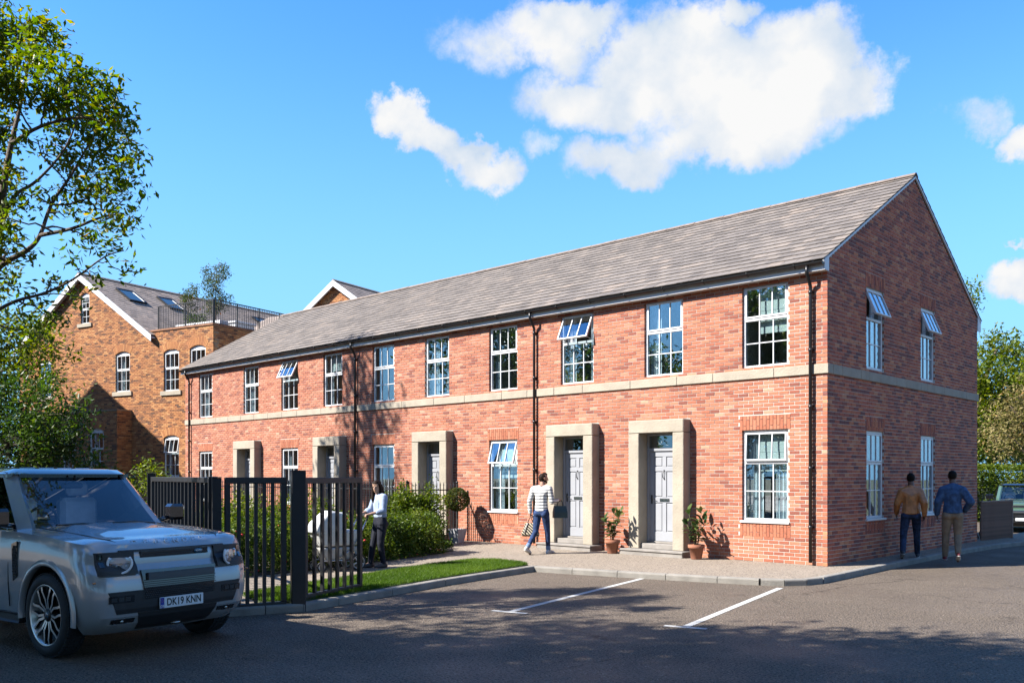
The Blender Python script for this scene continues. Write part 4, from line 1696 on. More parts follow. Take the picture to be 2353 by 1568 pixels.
def lerp_tab(tab, v):
    if v <= tab[0][0]:
        return tab[0][1]
    for (a, fa), (c, fc) in zip(tab, tab[1:]):
        if v <= c:
            t = (v - a) / (c - a)
            return fa + (fc - fa) * t
    return tab[-1][1]


FTAB = [(0.26, 0.66), (0.33, 0.76), (0.42, 0.825), (0.52, 0.85), (0.70, 0.855), (0.86, 0.84), (0.93, 0.825), (0.975, 0.79), (1.0, 0.765), (1.08, 0.762), (1.13, 0.75), (1.17, 0.72)]
WTAB = [(0.26, 0.88), (0.36, 0.935), (0.5, 0.965), (0.7, 0.985), (0.9, 0.985), (1.02, 0.98), (1.10, 0.968), (1.17, 0.942)]
RC, XB = 0.37, -3.86


def FX(y, z):
    F, W = lerp_tab(FTAB, z), lerp_tab(WTAB, z)
    y = abs(y)
    k = W - RC
    bow = -0.035 * (min(y, k) / k) ** 2
    if y <= k:
        return F + bow
    q = min(1.0, (y - k) / RC)
    n = 2.6
    return F + bow - RC * 0.86 * (1 - (max(0.0, 1 - q ** n)) ** (1 / n))


def ztop(x):
    return lerp_tab([(-3.9, 1.20), (-0.7, 1.255), (0.0, 1.22), (0.42, 1.185), (0.58, 1.165), (0.66, 1.135), (0.72, 1.098), (0.76, 1.08)], x)


def suv_body_mesh(paint):
    NA = 15
    levels = [0.0, 0.05, 0.12, 0.22, 0.34, 0.46, 0.58, 0.70, 0.76, 0.80, 0.83, 0.87, 0.92, 0.97, 1.0]
    half_n = None
    rings = []
    for t in levels:
        zn = 0.26 + t * (1.17 - 0.26)
        F, W = lerp_tab(FTAB, zn), lerp_tab(WTAB, zn)
        pts = []
        k = W - 0.22
        for q in range(7):
            a = R(90) * q / 6
            pts.append((XB + 0.22 * (1 - math.sin(a)) + (0.03 if zn > 0.9 else 0), k + 0.22 * (1 - math.cos(a)) if False else k + 0.22 * math.sin(a) if False else k + 0.22 * (1 - math.cos(a))))
        pts = [(XB + 0.22 * (1 - math.cos(R(90) * q / 6)), k + 0.22 * math.sin(R(90) * q / 6)) for q in range(7)]
        xe = F - 0.035 - RC * 0.86
        nx = 26
        for q in range(1, nx):
            pts.append((XB + 0.22 + (xe - XB - 0.22) * q / nx, W))
        kk = W - RC
        for q in range(15):
            a = q / 14 * math.pi / 2
            y = kk + RC * math.cos(a) ** (2 / 2.6)
            pts.append((FX(min(y, W - 1e-6), zn), y))
        ring = []
        for (x, y) in pts:
            zz = 0.26 + t * (ztop(x) - 0.26)
            if t < 0.2 and x < -0.7:
                zz = max(zz, 0.30)
            ring.append((x, y, zz))
        rings.append(ring)
    vs, fs = [], []
    H = len(rings[0])
    mid = [-1 + 2 * q / (NA - 1) for q in range(1, NA - 1)]
    full = []
    for ring, t in zip(rings, levels):
        zn = 0.26 + t * (1.17 - 0.26)
        loop = list(ring)
        x0, y0, z0 = ring[-1]
        for s in mid:
            y = -s * y0
            loop.append((FX(y, zn), y, z0))
        loop += [(x, -y, z) for (x, y, z) in ring[::-1]]
        x1, y1, z1 = ring[0]
        for s in mid:
            loop.append((x1, s * y1, z1))
        full.append(loop)
    Nn = len(full[0])
    for loop in full:
        vs += loop
    for i in range(len(full) - 1):
        for k in range(Nn):
            k2 = (k + 1) % Nn
            fs.append([i * Nn + k, i * Nn + k2, (i + 1) * Nn + k2, (i + 1) * Nn + k])
    fs.append(list(range(Nn))[::-1])
    # bonnet / top cap
    base = len(vs)
    top = rings[-1]
    rows = []
    L0 = (len(full) - 1) * Nn
    for i in range(H):
        x, y, z = top[i]
        row = [L0 + i]
        for s in mid:
            yy = -s * y
            e = 1 - abs(s)
            cr = min(1.0, e / 0.16)
            cr = cr * (2 - cr)
            zz = z + 0.028 * cr
            if i > 7 and x > -0.9:
                inner = max(0.0, min(1.0, (0.56 - abs(yy)) / 0.06))
                fwd = max(0.0, min(1.0, (0.40 - x) / 0.16))
                zz += 0.034 * inner * fwd
            if i == H - 1:
                row.append(L0 + H + mid.index(s))
            elif i == 0:
                row.append(L0 + Nn - 1 - mid.index(s))
            else:
                vs.append((FX(yy, 1.17) - (top[H - 1][0] - x) if False else x + (0.0 if x < 0.3 else (1 - abs(s)) * 0.0), yy, zz))
                row.append(len(vs) - 1)
        row.append(L0 + H + len(mid) + (H - 1 - i))
        rows.append(row)
    for i in range(H - 1):
        for k in range(len(rows[0]) - 1):
            fs.append([rows[i][k], rows[i + 1][k], rows[i + 1][k + 1], rows[i][k + 1]])
    me = bpy.data.meshes.new('body')
    me.from_pydata(vs, [], fs)
    me.materials.append(paint)
    me.materials.append(M['cartrim'])
    bm = bmesh.new()
    bm.from_mesh(me)
    bmesh.ops.remove_doubles(bm, verts=bm.verts[:], dist=0.0006)
    bmesh.ops.recalc_face_normals(bm, faces=bm.faces[:])
    bm.to_mesh(me)
    bm.free()
    return me


def boolean_cut(me, cutters):
    o = bpy.data.objects.new('tmp', me)
    COL.objects.link(o)
    tmp = [o]
    for cme in cutters:
        c = bpy.data.objects.new('tmpc', cme)
        COL.objects.link(c)
        tmp.append(c)
        md = o.modifiers.new('cut', 'BOOLEAN')
        md.operation = 'DIFFERENCE'
        md.object = c
        md.solver = 'EXACT'
    bpy.context.view_layer.update()
    out = bpy.data.meshes.new_from_object(o.evaluated_get(bpy.context.evaluated_depsgraph_get()))
    for t in tmp:
        bpy.data.objects.remove(t)
    return out


def smooth_by_angle(me, deg):
    bm = bmesh.new()
    bm.from_mesh(me)
    for f in bm.faces:
        f.smooth = True
    for e in bm.edges:
        e.smooth = not (len(e.link_faces) == 2 and e.calc_face_angle(0) > R(deg))
    bm.to_mesh(me)
    bm.free()


def cyl_mesh(r, x, z, y0, y1, n=48):
    b = MB()
    b.prism([(x + r * math.cos(2 * math.pi * k / n), y0, z + r * math.sin(2 * math.pi * k / n)) for k in range(n)], (0, y1 - y0, 0))
    me = b.mesh('cut', M['cartrim'])
    bm = bmesh.new()
    bm.from_mesh(me)
    bmesh.ops.recalc_face_normals(bm, faces=bm.faces[:])
    bm.to_mesh(me)
    bm.free()
    return me


def front_patch(b, ya, yb, za, zb, ny=10, nz=4, off=0.006, th=0.03, mat_=0, taper=(0, 0), M_=None):
    """a panel hugging the front of the body between ya..yb and za..zb; taper moves the lower ends"""
    vs = []
    for lay in (off, off - th):
        for j in range(nz + 1):
            z = za + (zb - za) * j / nz
            f = 1 - j / nz
            a, c = ya + taper[0] * f, yb + taper[1] * f
            for i in range(ny + 1):
                y = a + (c - a) * i / ny
                vs.append((FX(y, z) + lay, y * (1 + 0.0), z))
    n1 = (ny + 1) * (nz + 1)
    fs = []
    for j in range(nz):
        for i in range(ny):
            p = j * (ny + 1) + i
            fs.append([p, p + 1, p + ny + 2, p + ny + 1])
            fs.append([p + n1 + ny + 1, p + n1 + ny + 2, p + n1 + 1, p + n1])
    for i in range(ny):
        fs.append([i + 1, i, i + n1, i + n1 + 1])
        p = nz * (ny + 1) + i
        fs.append([p, p + 1, p + n1 + 1, p + n1])
    for j in range(nz):
        p = j * (ny + 1)
        fs.append([p, p + ny + 1, p + ny + 1 + n1, p + n1])
        p += ny
        fs.append([p + ny + 1, p, p + n1, p + ny + 1 + n1])
    sm, b.smooth = b.smooth, False
    b.add(vs, fs, mat_, M_)
    b.smooth = sm


WS = 0.43 / 0.404


def make_wheel(parent, x, y, side, fancy=True):
    """side +1 = car's left, -1 = car's right"""
    Q = T(x, y, 0.43) @ Matrix.Rotation(R(90) * side, 4, 'X') @ Matrix.Rotation(0.2, 4, 'Z') @ Matrix.Diagonal((WS, WS, 1, 1))
    # after the turn the wheel's own +z points inwards for side=+1 ... build so that -z is the outer face
    hw = 0.127
    prof = [(0.295, -hw + 0.015), (0.312, -hw), (0.355, -hw + 0.004), (0.383, -hw + 0.022), (0.396, -hw + 0.05), (0.40, 0.0), (0.396, hw - 0.05), (0.383, hw - 0.022), (0.355, hw - 0.004), (0.312, hw), (0.295, hw - 0.015)]
    b = MB()
    b.lathe(prof, 64, 0, Q)
    for k in range(64):
        a = 2 * math.pi * k / 64
        for (z0, z1, sh) in ((-hw + 0.03, -0.062, 0.02), (-0.05, -0.004, -0.015), (0.004, 0.05, 0.015), (0.062, hw - 0.03, -0.02)):
            P = Q @ Matrix.Rotation(a + sh, 4, 'Z')
            b.box(0.392, 0.404, -0.0135, 0.0135, z0, z1, 0, P, skip=('-x',))
    w = thing_part('wheel', parent, None)
    b.build('tyre', M['tyre'], w)
    r = MB()
    r.lathe([(0.298, -hw + 0.018), (0.290, -hw + 0.010), (0.276, -hw + 0.03), (0.255, -0.02), (0.24, 0.06)], 48, 0, Q)
    r.lathe([(0.0, -0.01), (0.26, -0.01)], 40, 1, Q)
    r.lathe([(0.0, -hw + 0.028), (0.055, -hw + 0.03), (0.07, -hw + 0.045), (0.075, -0.02)], 24, 1, Q)
    ns = 7
    for k in range(ns):
        A = Q @ Matrix.Rotation(2 * math.pi * k / ns, 4, 'Z')
        for s in (-1, 1):
            # spoke splits towards the rim
            p = [(0.06, s * 0.012, -hw + 0.04), (0.15, s * 0.022, -hw + 0.027), (0.222, s * 0.066, -hw + 0.022), (0.278, s * 0.086, -hw + 0.026)]
            for i in range(3):
                a_, c_ = Vector(p[i]), Vector(p[i + 1])
                d = (c_ - a_).normalized()
                nrm = Vector((-d.y, d.x, 0)).normalized()
                wd = 0.0115
                th = 0.035
                vv = [a_ - nrm * wd, c_ - nrm * wd, c_ + nrm * wd, a_ + nrm * wd]
                ext = d * 0.006
                vv = [vv[0] - ext, vv[1] + ext, vv[2] + ext, vv[3] - ext]
                zz = Vector((0, 0, 1))
                r.add([tuple(q) for q in vv] + [tuple(q + zz * th) for q in vv], [[3, 2, 1, 0]], 0, A)
                r.add([tuple(q + zz * 0.0005) for q in vv] + [tuple(q + zz * th) for q in vv], [[0, 1, 5, 4], [1, 2, 6, 5], [2, 3, 7, 6], [3, 0, 4, 7]], 1, A)
    r.build('rim', [M['rimsilver'], M['rimblack']], w)
    c = MB()
    c.ell((0, 0, -hw + 0.030), (0.03, 0.03, 0.006), 16, 8, 0, Q)
    c.build('hub_cap', M['badgegreen'], w)
    d = MB()
    d.lathe([(0.05, 0.01), (0.17, 0.01), (0.17, 0.03), (0.05, 0.03)], 32, 0, Q)
    d.build('brake_disc', M['chrome'], w)
    return w


def thing_part(name, parent, label):
    o = bpy.data.objects.new(name, None)
    COL.objects.link(o)
    o.parent = parent
    o.empty_display_size = 0.1
    return o


def make_suv(name, label, paint, loc, rz, detailed=True, group=None):
    car = thing(name, label, 'car', loc, rz, group)
    WB = -3.02
    me = suv_body_mesh(paint)
    cut = []
    for x in (0.0, WB):
        for s in (-1, 1):
            cut.append(cyl_mesh(0.505, x, 0.43, s * 0.60, s * 1.2))
    cut.append(MB().box(-2.95, -0.95, -0.70, 0.70, 0.1, 0.34).mesh('c', M['cartrim']))
    me = boolean_cut(me, cut)
    smooth_by_angle(me, 19)
    body = link('body', me, car)
    # wheel arch lips
    for x in (0.0, WB):
        for s in (-1, 1):
            b = MB()
            n = 28
            vs, fs = [], []
            prof = [(0.502, 0.945), (0.504, 0.998), (0.516, 1.004), (0.545, 1.000), (0.575, 0.980)]
            for k in range(n + 1):
                a = R(-8) + R(196) * k / n
                for (rr, yy) in prof:
                    vs.append((x + rr * math.cos(a), s * yy, 0.43 + rr * math.sin(a)))
            m_ = len(prof)
            for k in range(n):
                for i in range(m_ - 1):
                    q = [k * m_ + i, k * m_ + i + 1, (k + 1) * m_ + i + 1, (k + 1) * m_ + i]
                    fs.append(q if s == 1 else q[::-1])
            b.smooth = True
            b.add(vs, fs)
            b.build('wheel_arch', paint, car)
            make_wheel(car, x, s * 0.875, s)
    # cab
    zb, zr = 1.262, 1.86
    xs0, xs1, xr_ = -0.66, -1.33, -3.84
    wb, wt = 0.83, 0.70
    gl = MB()
    n = 10
    vs = []
    for j in range(7):
        t = j / 6
        for i in range(n + 1):
            s = -1 + 2 * i / n
            w_ = (wb - 0.055) + (wt - wb) * t
            bow = 0.10 * (1 - s * s) * (1 - 0.4 * t)
            vs.append((xs0 + (xs1 - xs0) * t + bow + 0.0, s * w_, zb + 0.01 + (zr - zb) * t))
    fs = []
    for j in range(6):
        for i in range(n):
            p = j * (n + 1) + i
            fs.append([p, p + 1, p + n + 2, p + n + 1])
    gl.smooth = True
    gl.add(vs, fs)
    gl.build('windscreen', M['carglass'], car)
    for s in (-1, 1):
        b = MB()
        p0, p1 = Vector((xs0 + 0.02, s * (wb - 0.05), zb - 0.03)), Vector((xs1 + 0.02, s * (wt - 0.05), zr + 0.01))
        q0, q1 = Vector((xs0 - 0.11, s * (wb + 0.055), zb - 0.04)), Vector((xs1 - 0.10, s * (wt + 0.04), zr + 0.005))
        th = Vector((-0.03, -s * 0.05, 0))
        pts = [p0, p1, q1, q0]
        if s == 1:
            pts = pts[::-1]
        b.prism(pts, th)
        b.build('windscreen_pillar', paint, car)
        # side windows, door glass line and pillars
        b = MB()
        a = [(xs0 - 0.16, zb), (xs1 - 0.12, zr - 0.02), (-3.72, zr - 0.02), (-3.78, zb)]
        pts = [(x, s * ((wb + 0.05) if z < 1.5 else (wt + 0.03)), z) for x, z in a]
        b.prism(pts if s == -1 else pts[::-1], (0, -s * 0.012, 0))
        b.build('side_window', M['sideglass'], car)
        for xc in (-1.98, -2.95):
            k = MB()
            k.prism([(xc - 0.05, s * (wb + 0.056), zb), (xc + 0.05, s * (wb + 0.056), zb), (xc + 0.03, s * (wt + 0.036), zr), (xc - 0.07, s * (wt + 0.036), zr)], (0, -s * 0.02, 0))
            k.build('door_pillar', M['carblack'], car)
    rf = MB()
    nx, ny = 22, 12
    vs = []
    for i in range(nx + 1):
        t = i / nx
        x = xs1 + 0.05 + (xr_ - xs1 - 0.05) * t
        for j in range(ny + 1):
            s = -1 + 2 * j / ny
            e = min(1, (1 - abs(s)) / 0.22)
            e2 = min(1, t / 0.12, (1 - t) / 0.06 + 0.2)
            z = zr + 0.012 + 0.065 * math.sqrt(max(0, e * (2 - e))) * math.sqrt(max(0, min(1, e2) * (2 - min(1, e2)))) + 0.0
            vs.append((x + 0.09 * (1 - s * s) * (1 - t) ** 3, s * (wt + 0.035), z))
    fs = []
    for i in range(nx):
        for j in range(ny):
            p = i * (ny + 1) + j
            fs.append([p, p + ny + 1, p + ny + 2, p + 1])
    rf.smooth = True
    rf.add(vs, fs)
    rf.smooth = False
    rf.box(xr_ + 0.01, xs1 + 0.0, -wt - 0.034, wt + 0.034, zr - 0.03, zr + 0.012)
    roof_ = rf.build('roof', M['carblack'], car)
    for yy in (-0.45, -0.22, 0.0, 0.22, 0.45):
        MB().bevbox(-3.6, xs1 - 0.35, yy - 0.025, yy + 0.025, zr + 0.074, zr + 0.088, 0.006).build('roof_rib', M['carblack'], roof_)
    # interior
    tub = MB()
    tub.box(-3.7, -0.95, -0.80, 0.80, 1.0, 1.262)
    tub.build('cabin_floor', M['dash'], car)
    MB().bevbox(-1.15, -0.72, -0.76, 0.76, 1.262, 1.30, 0.02).build('dashboard', M['dash'], car)
    MB().box(-3.76, -3.72, -0.70, 0.70, 1.262, 1.45).build('tailgate_trim', M['dash'], car)
    for yy in (-0.38, 0.38):
        b = MB()
        b.bevbox(-1.98, -1.80, yy - 0.24, yy + 0.24, 1.20, 1.58, 0.05)
        se = b.build('seat', M['seat'], car)
        MB().bevbox(-1.97, -1.84, yy - 0.14, yy + 0.14, 1.60, 1.78, 0.04).build('head_rest', M['seat'], se)
    b = MB()
    for k in range(25):
        pass
    b.tube([(-1.30 + 0.07 * math.sin(2 * math.pi * k / 24), -0.38 + 0.185 * math.cos(2 * math.pi * k / 24), 1.32 + 0.17 * math.sin(2 * math.pi * k / 24)) for k in range(25)], 0.016, 7, cap=False)
    b.tube([(-1.30, -0.56, 1.32), (-1.30, -0.20, 1.32)], 0.02, 6)
    b.build('steering_wheel', M['dash'], car)
    b = MB()
    b.bevbox(-1.33, -1.28, -0.13, 0.13, 1.70, 1.77, 0.02)
    b.tube([(-1.29, 0, 1.76), (-1.24, 0, 1.85)], 0.012, 6)
    b.build('rear_view_mirror', M['dash'], car)
    # wipers
    for (y0, y1) in ((0.62, 0.08), (0.02, -0.58)):
        b = MB()
        b.tube([(xs0 + 0.085, y0, zb + 0.022), (xs0 + 0.085, (y0 + y1) / 2, zb + 0.05), (xs0 + 0.09, y1, zb + 0.048)], [0.012, 0.014, 0.007], 6)
        b.build('wiper', M['cartrim'], car)
    b = MB()
    b.box(xs0 - 0.06, xs0 + 0.14, -0.70, 0.70, zb - 0.02, zb + 0.012)
    b.build('scuttle', M['cartrim'], car)
    # door mirrors
    for s in (-1, 1):
        b = MB()
        b.bevbox(-0.98, -0.80, s * 1.0, s * 1.20, 1.30, 1.50, 0.035)
        b.tube([(-0.90, s * 0.86, 1.30), (-0.90, s * 1.03, 1.33)], 0.03, 7)
        mr_ = b.build('door_mirror', M['carblack'], car)
        MB().box(-0.984, -0.981, s * 1.03, s * 1.17, 1.33, 1.47).build('mirror_glass', M['chrome'], mr_)
    # front: lower black bumper, grille, lamps
    b = MB()
    front_patch(b, -0.78, 0.78, 0.47, 0.695, 24, 5, 0.008, 0.04, taper=(0.09, -0.09))
    front_patch(b, -0.47, 0.47, 0.28, 0.468, 14, 4, 0.009, 0.04, taper=(0.05, -0.05))
    bp_ = b.build('bumper', M['cartrim'], car)
    b = MB()
    front_patch(b, -0.44, 0.44, 0.60, 0.895, 14, 5, 0.012, 0.03, taper=(0.04, -0.04))
    gr_ = b.build('grille', M['carblack'], car)
    b = MB()
    for i in range(40):
        for j in range(14):
            y = -0.42 + i * 0.0215 + (0.0107 if j % 2 else 0)
            z = 0.615 + j * 0.0195
            if abs(y) > 0.43 or 0.80 < z < 0.872:
                continue
            x = FX(y, z) + 0.013
            b.box(x - 0.004, x + 0.003, y - 0.007, y + 0.007, z - 0.0035, z + 0.0035, 0, None, skip=('-x',))
    b.build('grille_mesh', M['cartrim'], gr_, 'stuff')
    b = MB()
    front_patch(b, -0.385, 0.40, 0.795, 0.865, 12, 2, 0.045, 0.035)
    b.build('grille_bar', mat(name + ' grille bar', (0.05, 0.052, 0.058), 0.45, 0.3, bump=0.1, bscale=300), gr_)
    b = MB()
    front_patch(b, -0.40, 0.40, 1.015, 1.075, 14, 2, 0.004, 0.03)
    sl2 = b.build('upper_grille', M['cartrim'], car)
    b = MB()
    for i in range(26):
        y = -0.385 + i * 0.0308
        for j in (0, 1):
            z = 1.031 + j * 0.027
            yy = y + (0.0154 if j else 0)
            if abs(yy) > 0.39:
                continue
            x = FX(yy, z) + 0.006
            pts = [(x, yy + 0.011 * math.cos(R(60) * k + R(30)), z + 0.011 * math.sin(R(60) * k + R(30))) for k in range(7)]
            b.tube(pts, 0.0022, 4, cap=False)
    b.build('honeycomb', M['carblack'], sl2, 'stuff')
    if detailed:
        b = MB()
        yb_, zb_ = 0.27, 1.045
        Q = Matrix.Translation((FX(yb_, zb_) + 0.012, yb_, zb_)) @ Matrix.Rotation(R(90), 4, 'Y')
        b.ell((0, 0, 0), (0.026, 0.056, 0.008), 20, 8, 0, Q)
        bg = b.build('badge', M['badgegreen'], car)
        tm = text_mesh('ROVER', 0.022, 0.001, 0.0)
        o = link('badge_lettering', tm, bg)
        tm.materials.append(M['silvertext'])
        o.matrix_local = Matrix.Translation((FX(yb_, zb_) + 0.0205, yb_, zb_ + 0.001)) @ Matrix.Rotation(R(90), 4, 'Z') @ Matrix.Rotation(R(90), 4, 'X')
    for s in (-1, 1):
        b = MB()
        front_patch(b, *(sorted((s * 0.475, s * 0.855))), 0.862, 1.085, 14, 5, 0.012, 0.05)
        hl = b.build('headlight', M['cartrim'], car)
        yc, zc = s * 0.655, 0.975
        xc = (FX(yc, 0.94) + FX(yc, 1.05)) / 2 + 0.042
        Q = Matrix.Translation((xc, yc, zc)) @ Matrix.Rotation(s * R(22), 4, 'Z') @ Matrix.Rotation(R(90), 4, 'Y')
        b = MB()
        ring = []
        n = 30
        for k in range(n + 1):
            a = R(256) * k / n - R(38) + R(180)
            ring.append(a)
        pts = [(-0.098 * math.sin(a), 0.112 * math.cos(a), 0.0) for a in ring]
        b.tube(pts, 0.013, 7, 0, Q)
        b.build('lamp_ring', M['ringwhite'], hl)
        b = MB()
        b.add([(-0.060, 0, -0.012)] + [(-0.095 * math.sin(a), 0.108 * math.cos(a), -0.012) for a in ring], [[0, k + 1, k + 2] for k in range(n)], 0, Q)
        b.build('reflector', M['lampbowl'], hl)
        b = MB()
        for (uu, vv, rr) in ((0.028, -0.045, 0.030), (0.028, 0.045, 0.030)):
            b.ell((uu, vv, 0.0), (rr, rr, 0.014), 14, 8, 0, Q)
        b.box(0.000, 0.004, -0.09, 0.09, -0.012, 0.000, 1, Q)
        b.build('lamp_lens', [M['lampglass'], M['cartrim']], hl)
        b = MB()
        b.smooth = True
        for rr0, rr1, d0, d1 in ((0.0, 0.5, 0.022, 0.020), (0.5, 0.8, 0.020, 0.012), (0.8, 1.0, 0.012, 0.002)):
            vv = []
            for a in ring:
                for (q, d) in ((rr0, d0), (rr1, d1)):
                    vv.append((-0.06 + (-0.098 * math.sin(a) + 0.06) * q, 0.112 * math.cos(a) * q, d))
            b.add(vv, [[2 * k, 2 * k + 1, 2 * k + 3, 2 * k + 2] for k in range(n)], 0, Q)
        b.build('lamp_cover', M['lampglass'], hl)
        for z in (0.945, 1.02):
            b = MB()
            front_patch(b, *(sorted((s * 0.795, s * 0.84))), z, z + 0.05, 3, 2, 0.018, 0.02)
            b.build('marker_lamp', M['carblack'], hl)
        b = MB()
        front_patch(b, *(sorted((s * 0.52, s * 0.775))), 0.585, 0.655, 10, 2, 0.013, 0.02)
        ai = b.build('air_intake', M['carblack'], car)
        for q in range(3):
            b = MB()
            front_patch(b, *(sorted((s * (0.56 + q * 0.07), s * (0.615 + q * 0.07)))), 0.60, 0.64, 3, 2, 0.017, 0.01)
            b.build('intake_louvre', M['cartrim'], ai)
        b = MB()
        front_patch(b, *(sorted((s * 0.49, s * 0.735))), 0.365, 0.42, 10, 2, 0.006, 0.03)
        fl = b.build('fog_lamp', M['carblack'], car)
        b = MB()
        b.ell((FX(0.62, 0.39) + 0.006, s * 0.62, 0.392), (0.01, 0.022, 0.022), 10, 8)
        b.build('lamp_lens', M['chrome'], fl)
        # side vent behind the wheel arch
        b = MB()
        yv = 0.9745
        b.prism([(-0.56, s * yv, 0.80), (-0.66, s * yv, 0.74), (-0.69, s * (yv - 0.0), 1.13), (-0.58, s * (yv - 0.0), 1.16)] if s == 1 else [(-0.58, s * yv, 1.16), (-0.69, s * yv, 1.13), (-0.66, s * yv, 0.74), (-0.56, s * yv, 0.80)], (0, s * 0.02, 0))
        sv = b.build('side_vent', M['carblack'], car)
        b = MB()
        for j in range(11):
            for i in range(3):
                xx = -0.590 - i * 0.026 - (0.013 if j % 2 else 0)
                zz = 0.81 + j * 0.029
                b.tube([(xx + 0.011 * math.cos(R(60) * k), s * 0.996, zz + 0.014 * math.sin(R(60) * k)) for k in range(7)], 0.003, 4, cap=False)
        b.build('vent_mesh', M['cartrim'], sv, 'stuff')
        # shut lines and door seams as recess strips
        b = MB()
        ln = [(-0.70, 0.70), (-0.3, 0.70), (0.2, 0.685), (0.46, 0.665), (0.57, 0.63), (0.64, 0.59)]
        pts = []
        for (x, y) in ln:
            z = ztop(x) + 0.0285 if x < 0.58 else ztop(x) + 0.020
            pts.append((x, s * y, z))
        b.tube(pts, 0.0075, 5)
        b.build('shut_line', M['cartrim'], body)
        b = MB()
        for (xa, za, xb_, zb2) in ((-0.78, 0.46, -0.78, 1.24), (-1.95, 0.40, -1.95, 1.24)):
            b = MB()
            b.tube([(xa, s * 0.967, za), (xa, s * 0.984, 0.7), (xa, s * 0.984, 0.9), (xb_, s * 0.955, zb2 - 0.08), (xb_, s * 0.93, zb2)], 0.006, 5)
            b.build('door_seam', M['cartrim'], body)
        for xh in (-1.72, -2.72):
            MB().bevbox(xh - 0.1, xh + 0.1, s * 0.965, s * 1.0, 1.07, 1.10, 0.01).build('door_handle', M['carblack'], car)
        MB().bevbox(-2.5, -0.52, s * 0.86, s * 0.975, 0.30, 0.40, 0.02).build('sill', M['cartrim'], car)
        MB().bevbox(XB - 0.004, XB + 0.05, s * 0.62, s * 0.80, 0.85, 1.1, 0.02).build('tail_lamp', M['redlamp'], car)
        b = MB()
        b.ell((-0.0 + FX(0.80, 0.8) - 0.02, s * 0.905, 0.80), (0.03, 0.012, 0.012), 10, 6)
        b.build('side_marker', M['amber'], car)
    b = MB()
    front_patch(b, -0.62, 0.62, 1.086, 1.099, 16, 1, 0.002, 0.02)
    b.build('shut_line', M['cartrim'], body)
    # number plate
    yp = 0.0
    px = FX(0.0, 0.56) + 0.024
    b = MB()
    b.bevbox(px - 0.012, px, yp - 0.26, yp + 0.26, 0.485, 0.60, 0.004)
    np_ = b.build('number_plate', M['plate'], car)
    FT = lambda y, z, dx=0.001: Matrix.Translation((px + dx, y, z)) @ Matrix.Rotation(R(90), 4, 'Z') @ Matrix.Rotation(R(90), 4, 'X')
    if detailed:
        MB().box(px, px + 0.001, yp - 0.256, yp - 0.21, 0.489, 0.596).build('plate_band', M['plateblue'], np_)
        tm = text_mesh('DK19 KNN', 0.105, 0.0006, 0.0022, 1.02)
        xs_ = [v.co.x for v in tm.vertices]
        sx = 0.405 / (max(xs_) - min(xs_))
        for v in tm.vertices:
            v.co.x *= sx
        tm.materials.append(M['platetext'])
        o = link('plate_lettering', tm, np_)
        o.matrix_local = FT(0.025, 0.5425)
        tm = text_mesh('GB', 0.034, 0.0006, 0.0004)
        tm.materials.append(M['plate'])
        o = link('band_lettering', tm, np_)
        o.matrix_local = FT(-0.2335, 0.508, 0.0018)
        b = MB()
        for k in range(12):
            a = 2 * math.pi * k / 12
            b.box(px + 0.001, px + 0.0018, -0.2335 + 0.014 * math.cos(a) - 0.002, -0.2335 + 0.014 * math.cos(a) + 0.002, 0.565 + 0.014 * math.sin(a) - 0.002, 0.565 + 0.014 * math.sin(a) + 0.002)
        b.build('band_stars', M['amber'], np_, 'stuff')
        # raised letters along the nose of the bonnet
        word = 'DEFENDER'
        for i, ch in enumerate(word):
            tm = text_mesh(ch, 0.074, 0.005, 0.0018)
            for v in tm.vertices:
                v.co.x *= 1.25
            tm.materials.append(M['silvertext'])
            o = link('bonnet_lettering', tm, body)
            y = -0.40 + i * 0.80 / 7
            xx = 0.675
            o.matrix_local = Matrix.Translation((xx - 0.035 * abs(y / 0.4) ** 2, y, ztop(xx) + 0.038)) @ Matrix.Rotation(R(90), 4, 'Z') @ Matrix.Rotation(R(50), 4, 'X')
        b = MB()
        b.ell((0.70, 0.03, 0.30), (0.05, 0.075, 0.022), 14, 8)
        b.build('tow_eye', M['chrome'], car)
    return car


CAR_LOC = (-2.316 - 0.14 * 0.05, -12.50 + 0.99 * 0.05, 0)
suv = make_suv('silver_suv', 'silver grey off-road car with a black roof and black grille, parked by the black gate', M['carpaint'], CAR_LOC, R(8.05))
# ================================================================ gates, railings, slatted fence
gate_bar = MB().box(-0.022, 0.022, -0.022, 0.022, 0.0, 1.0).mesh('bar', M['blackm'])


def gate_panel(name, label, p, q, ztop_, z0, nbar, rail=0.085, group=None):
    p, q = Vector((p[0], p[1], 0)), Vector((q[0], q[1], 0))
    t = (q - p)
    L_ = t.length
    g = thing(name, label, 'gate' if 'gate' in name else 'fence', p, math.atan2(t.y, t.x), group)
    MB().bevbox(0, L_, -0.032, 0.032, ztop_ - rail, ztop_, 0.005).build('top_rail', M['blackm'], g)
    MB().bevbox(0, L_, -0.032, 0.032, z0, z0 + rail, 0.005).build('bottom_rail', M['blackm'], g)
    for (a, c) in ((0.0, 0.07), (L_ - 0.07, L_)):
        MB().bevbox(a, c, -0.031, 0.031, z0 + rail + 0.001, ztop_ - rail - 0.001, 0.005).build('stile', M['blackm'], g)
    for k in range(nbar):
        o = link('bar', gate_bar, g)
        o.location = (0.07 + (L_ - 0.14) * (k + 1) / (nbar + 1), 0, z0 + rail)
        o.scale = (1, 1, ztop_ - z0 - 2 * rail)
    return g


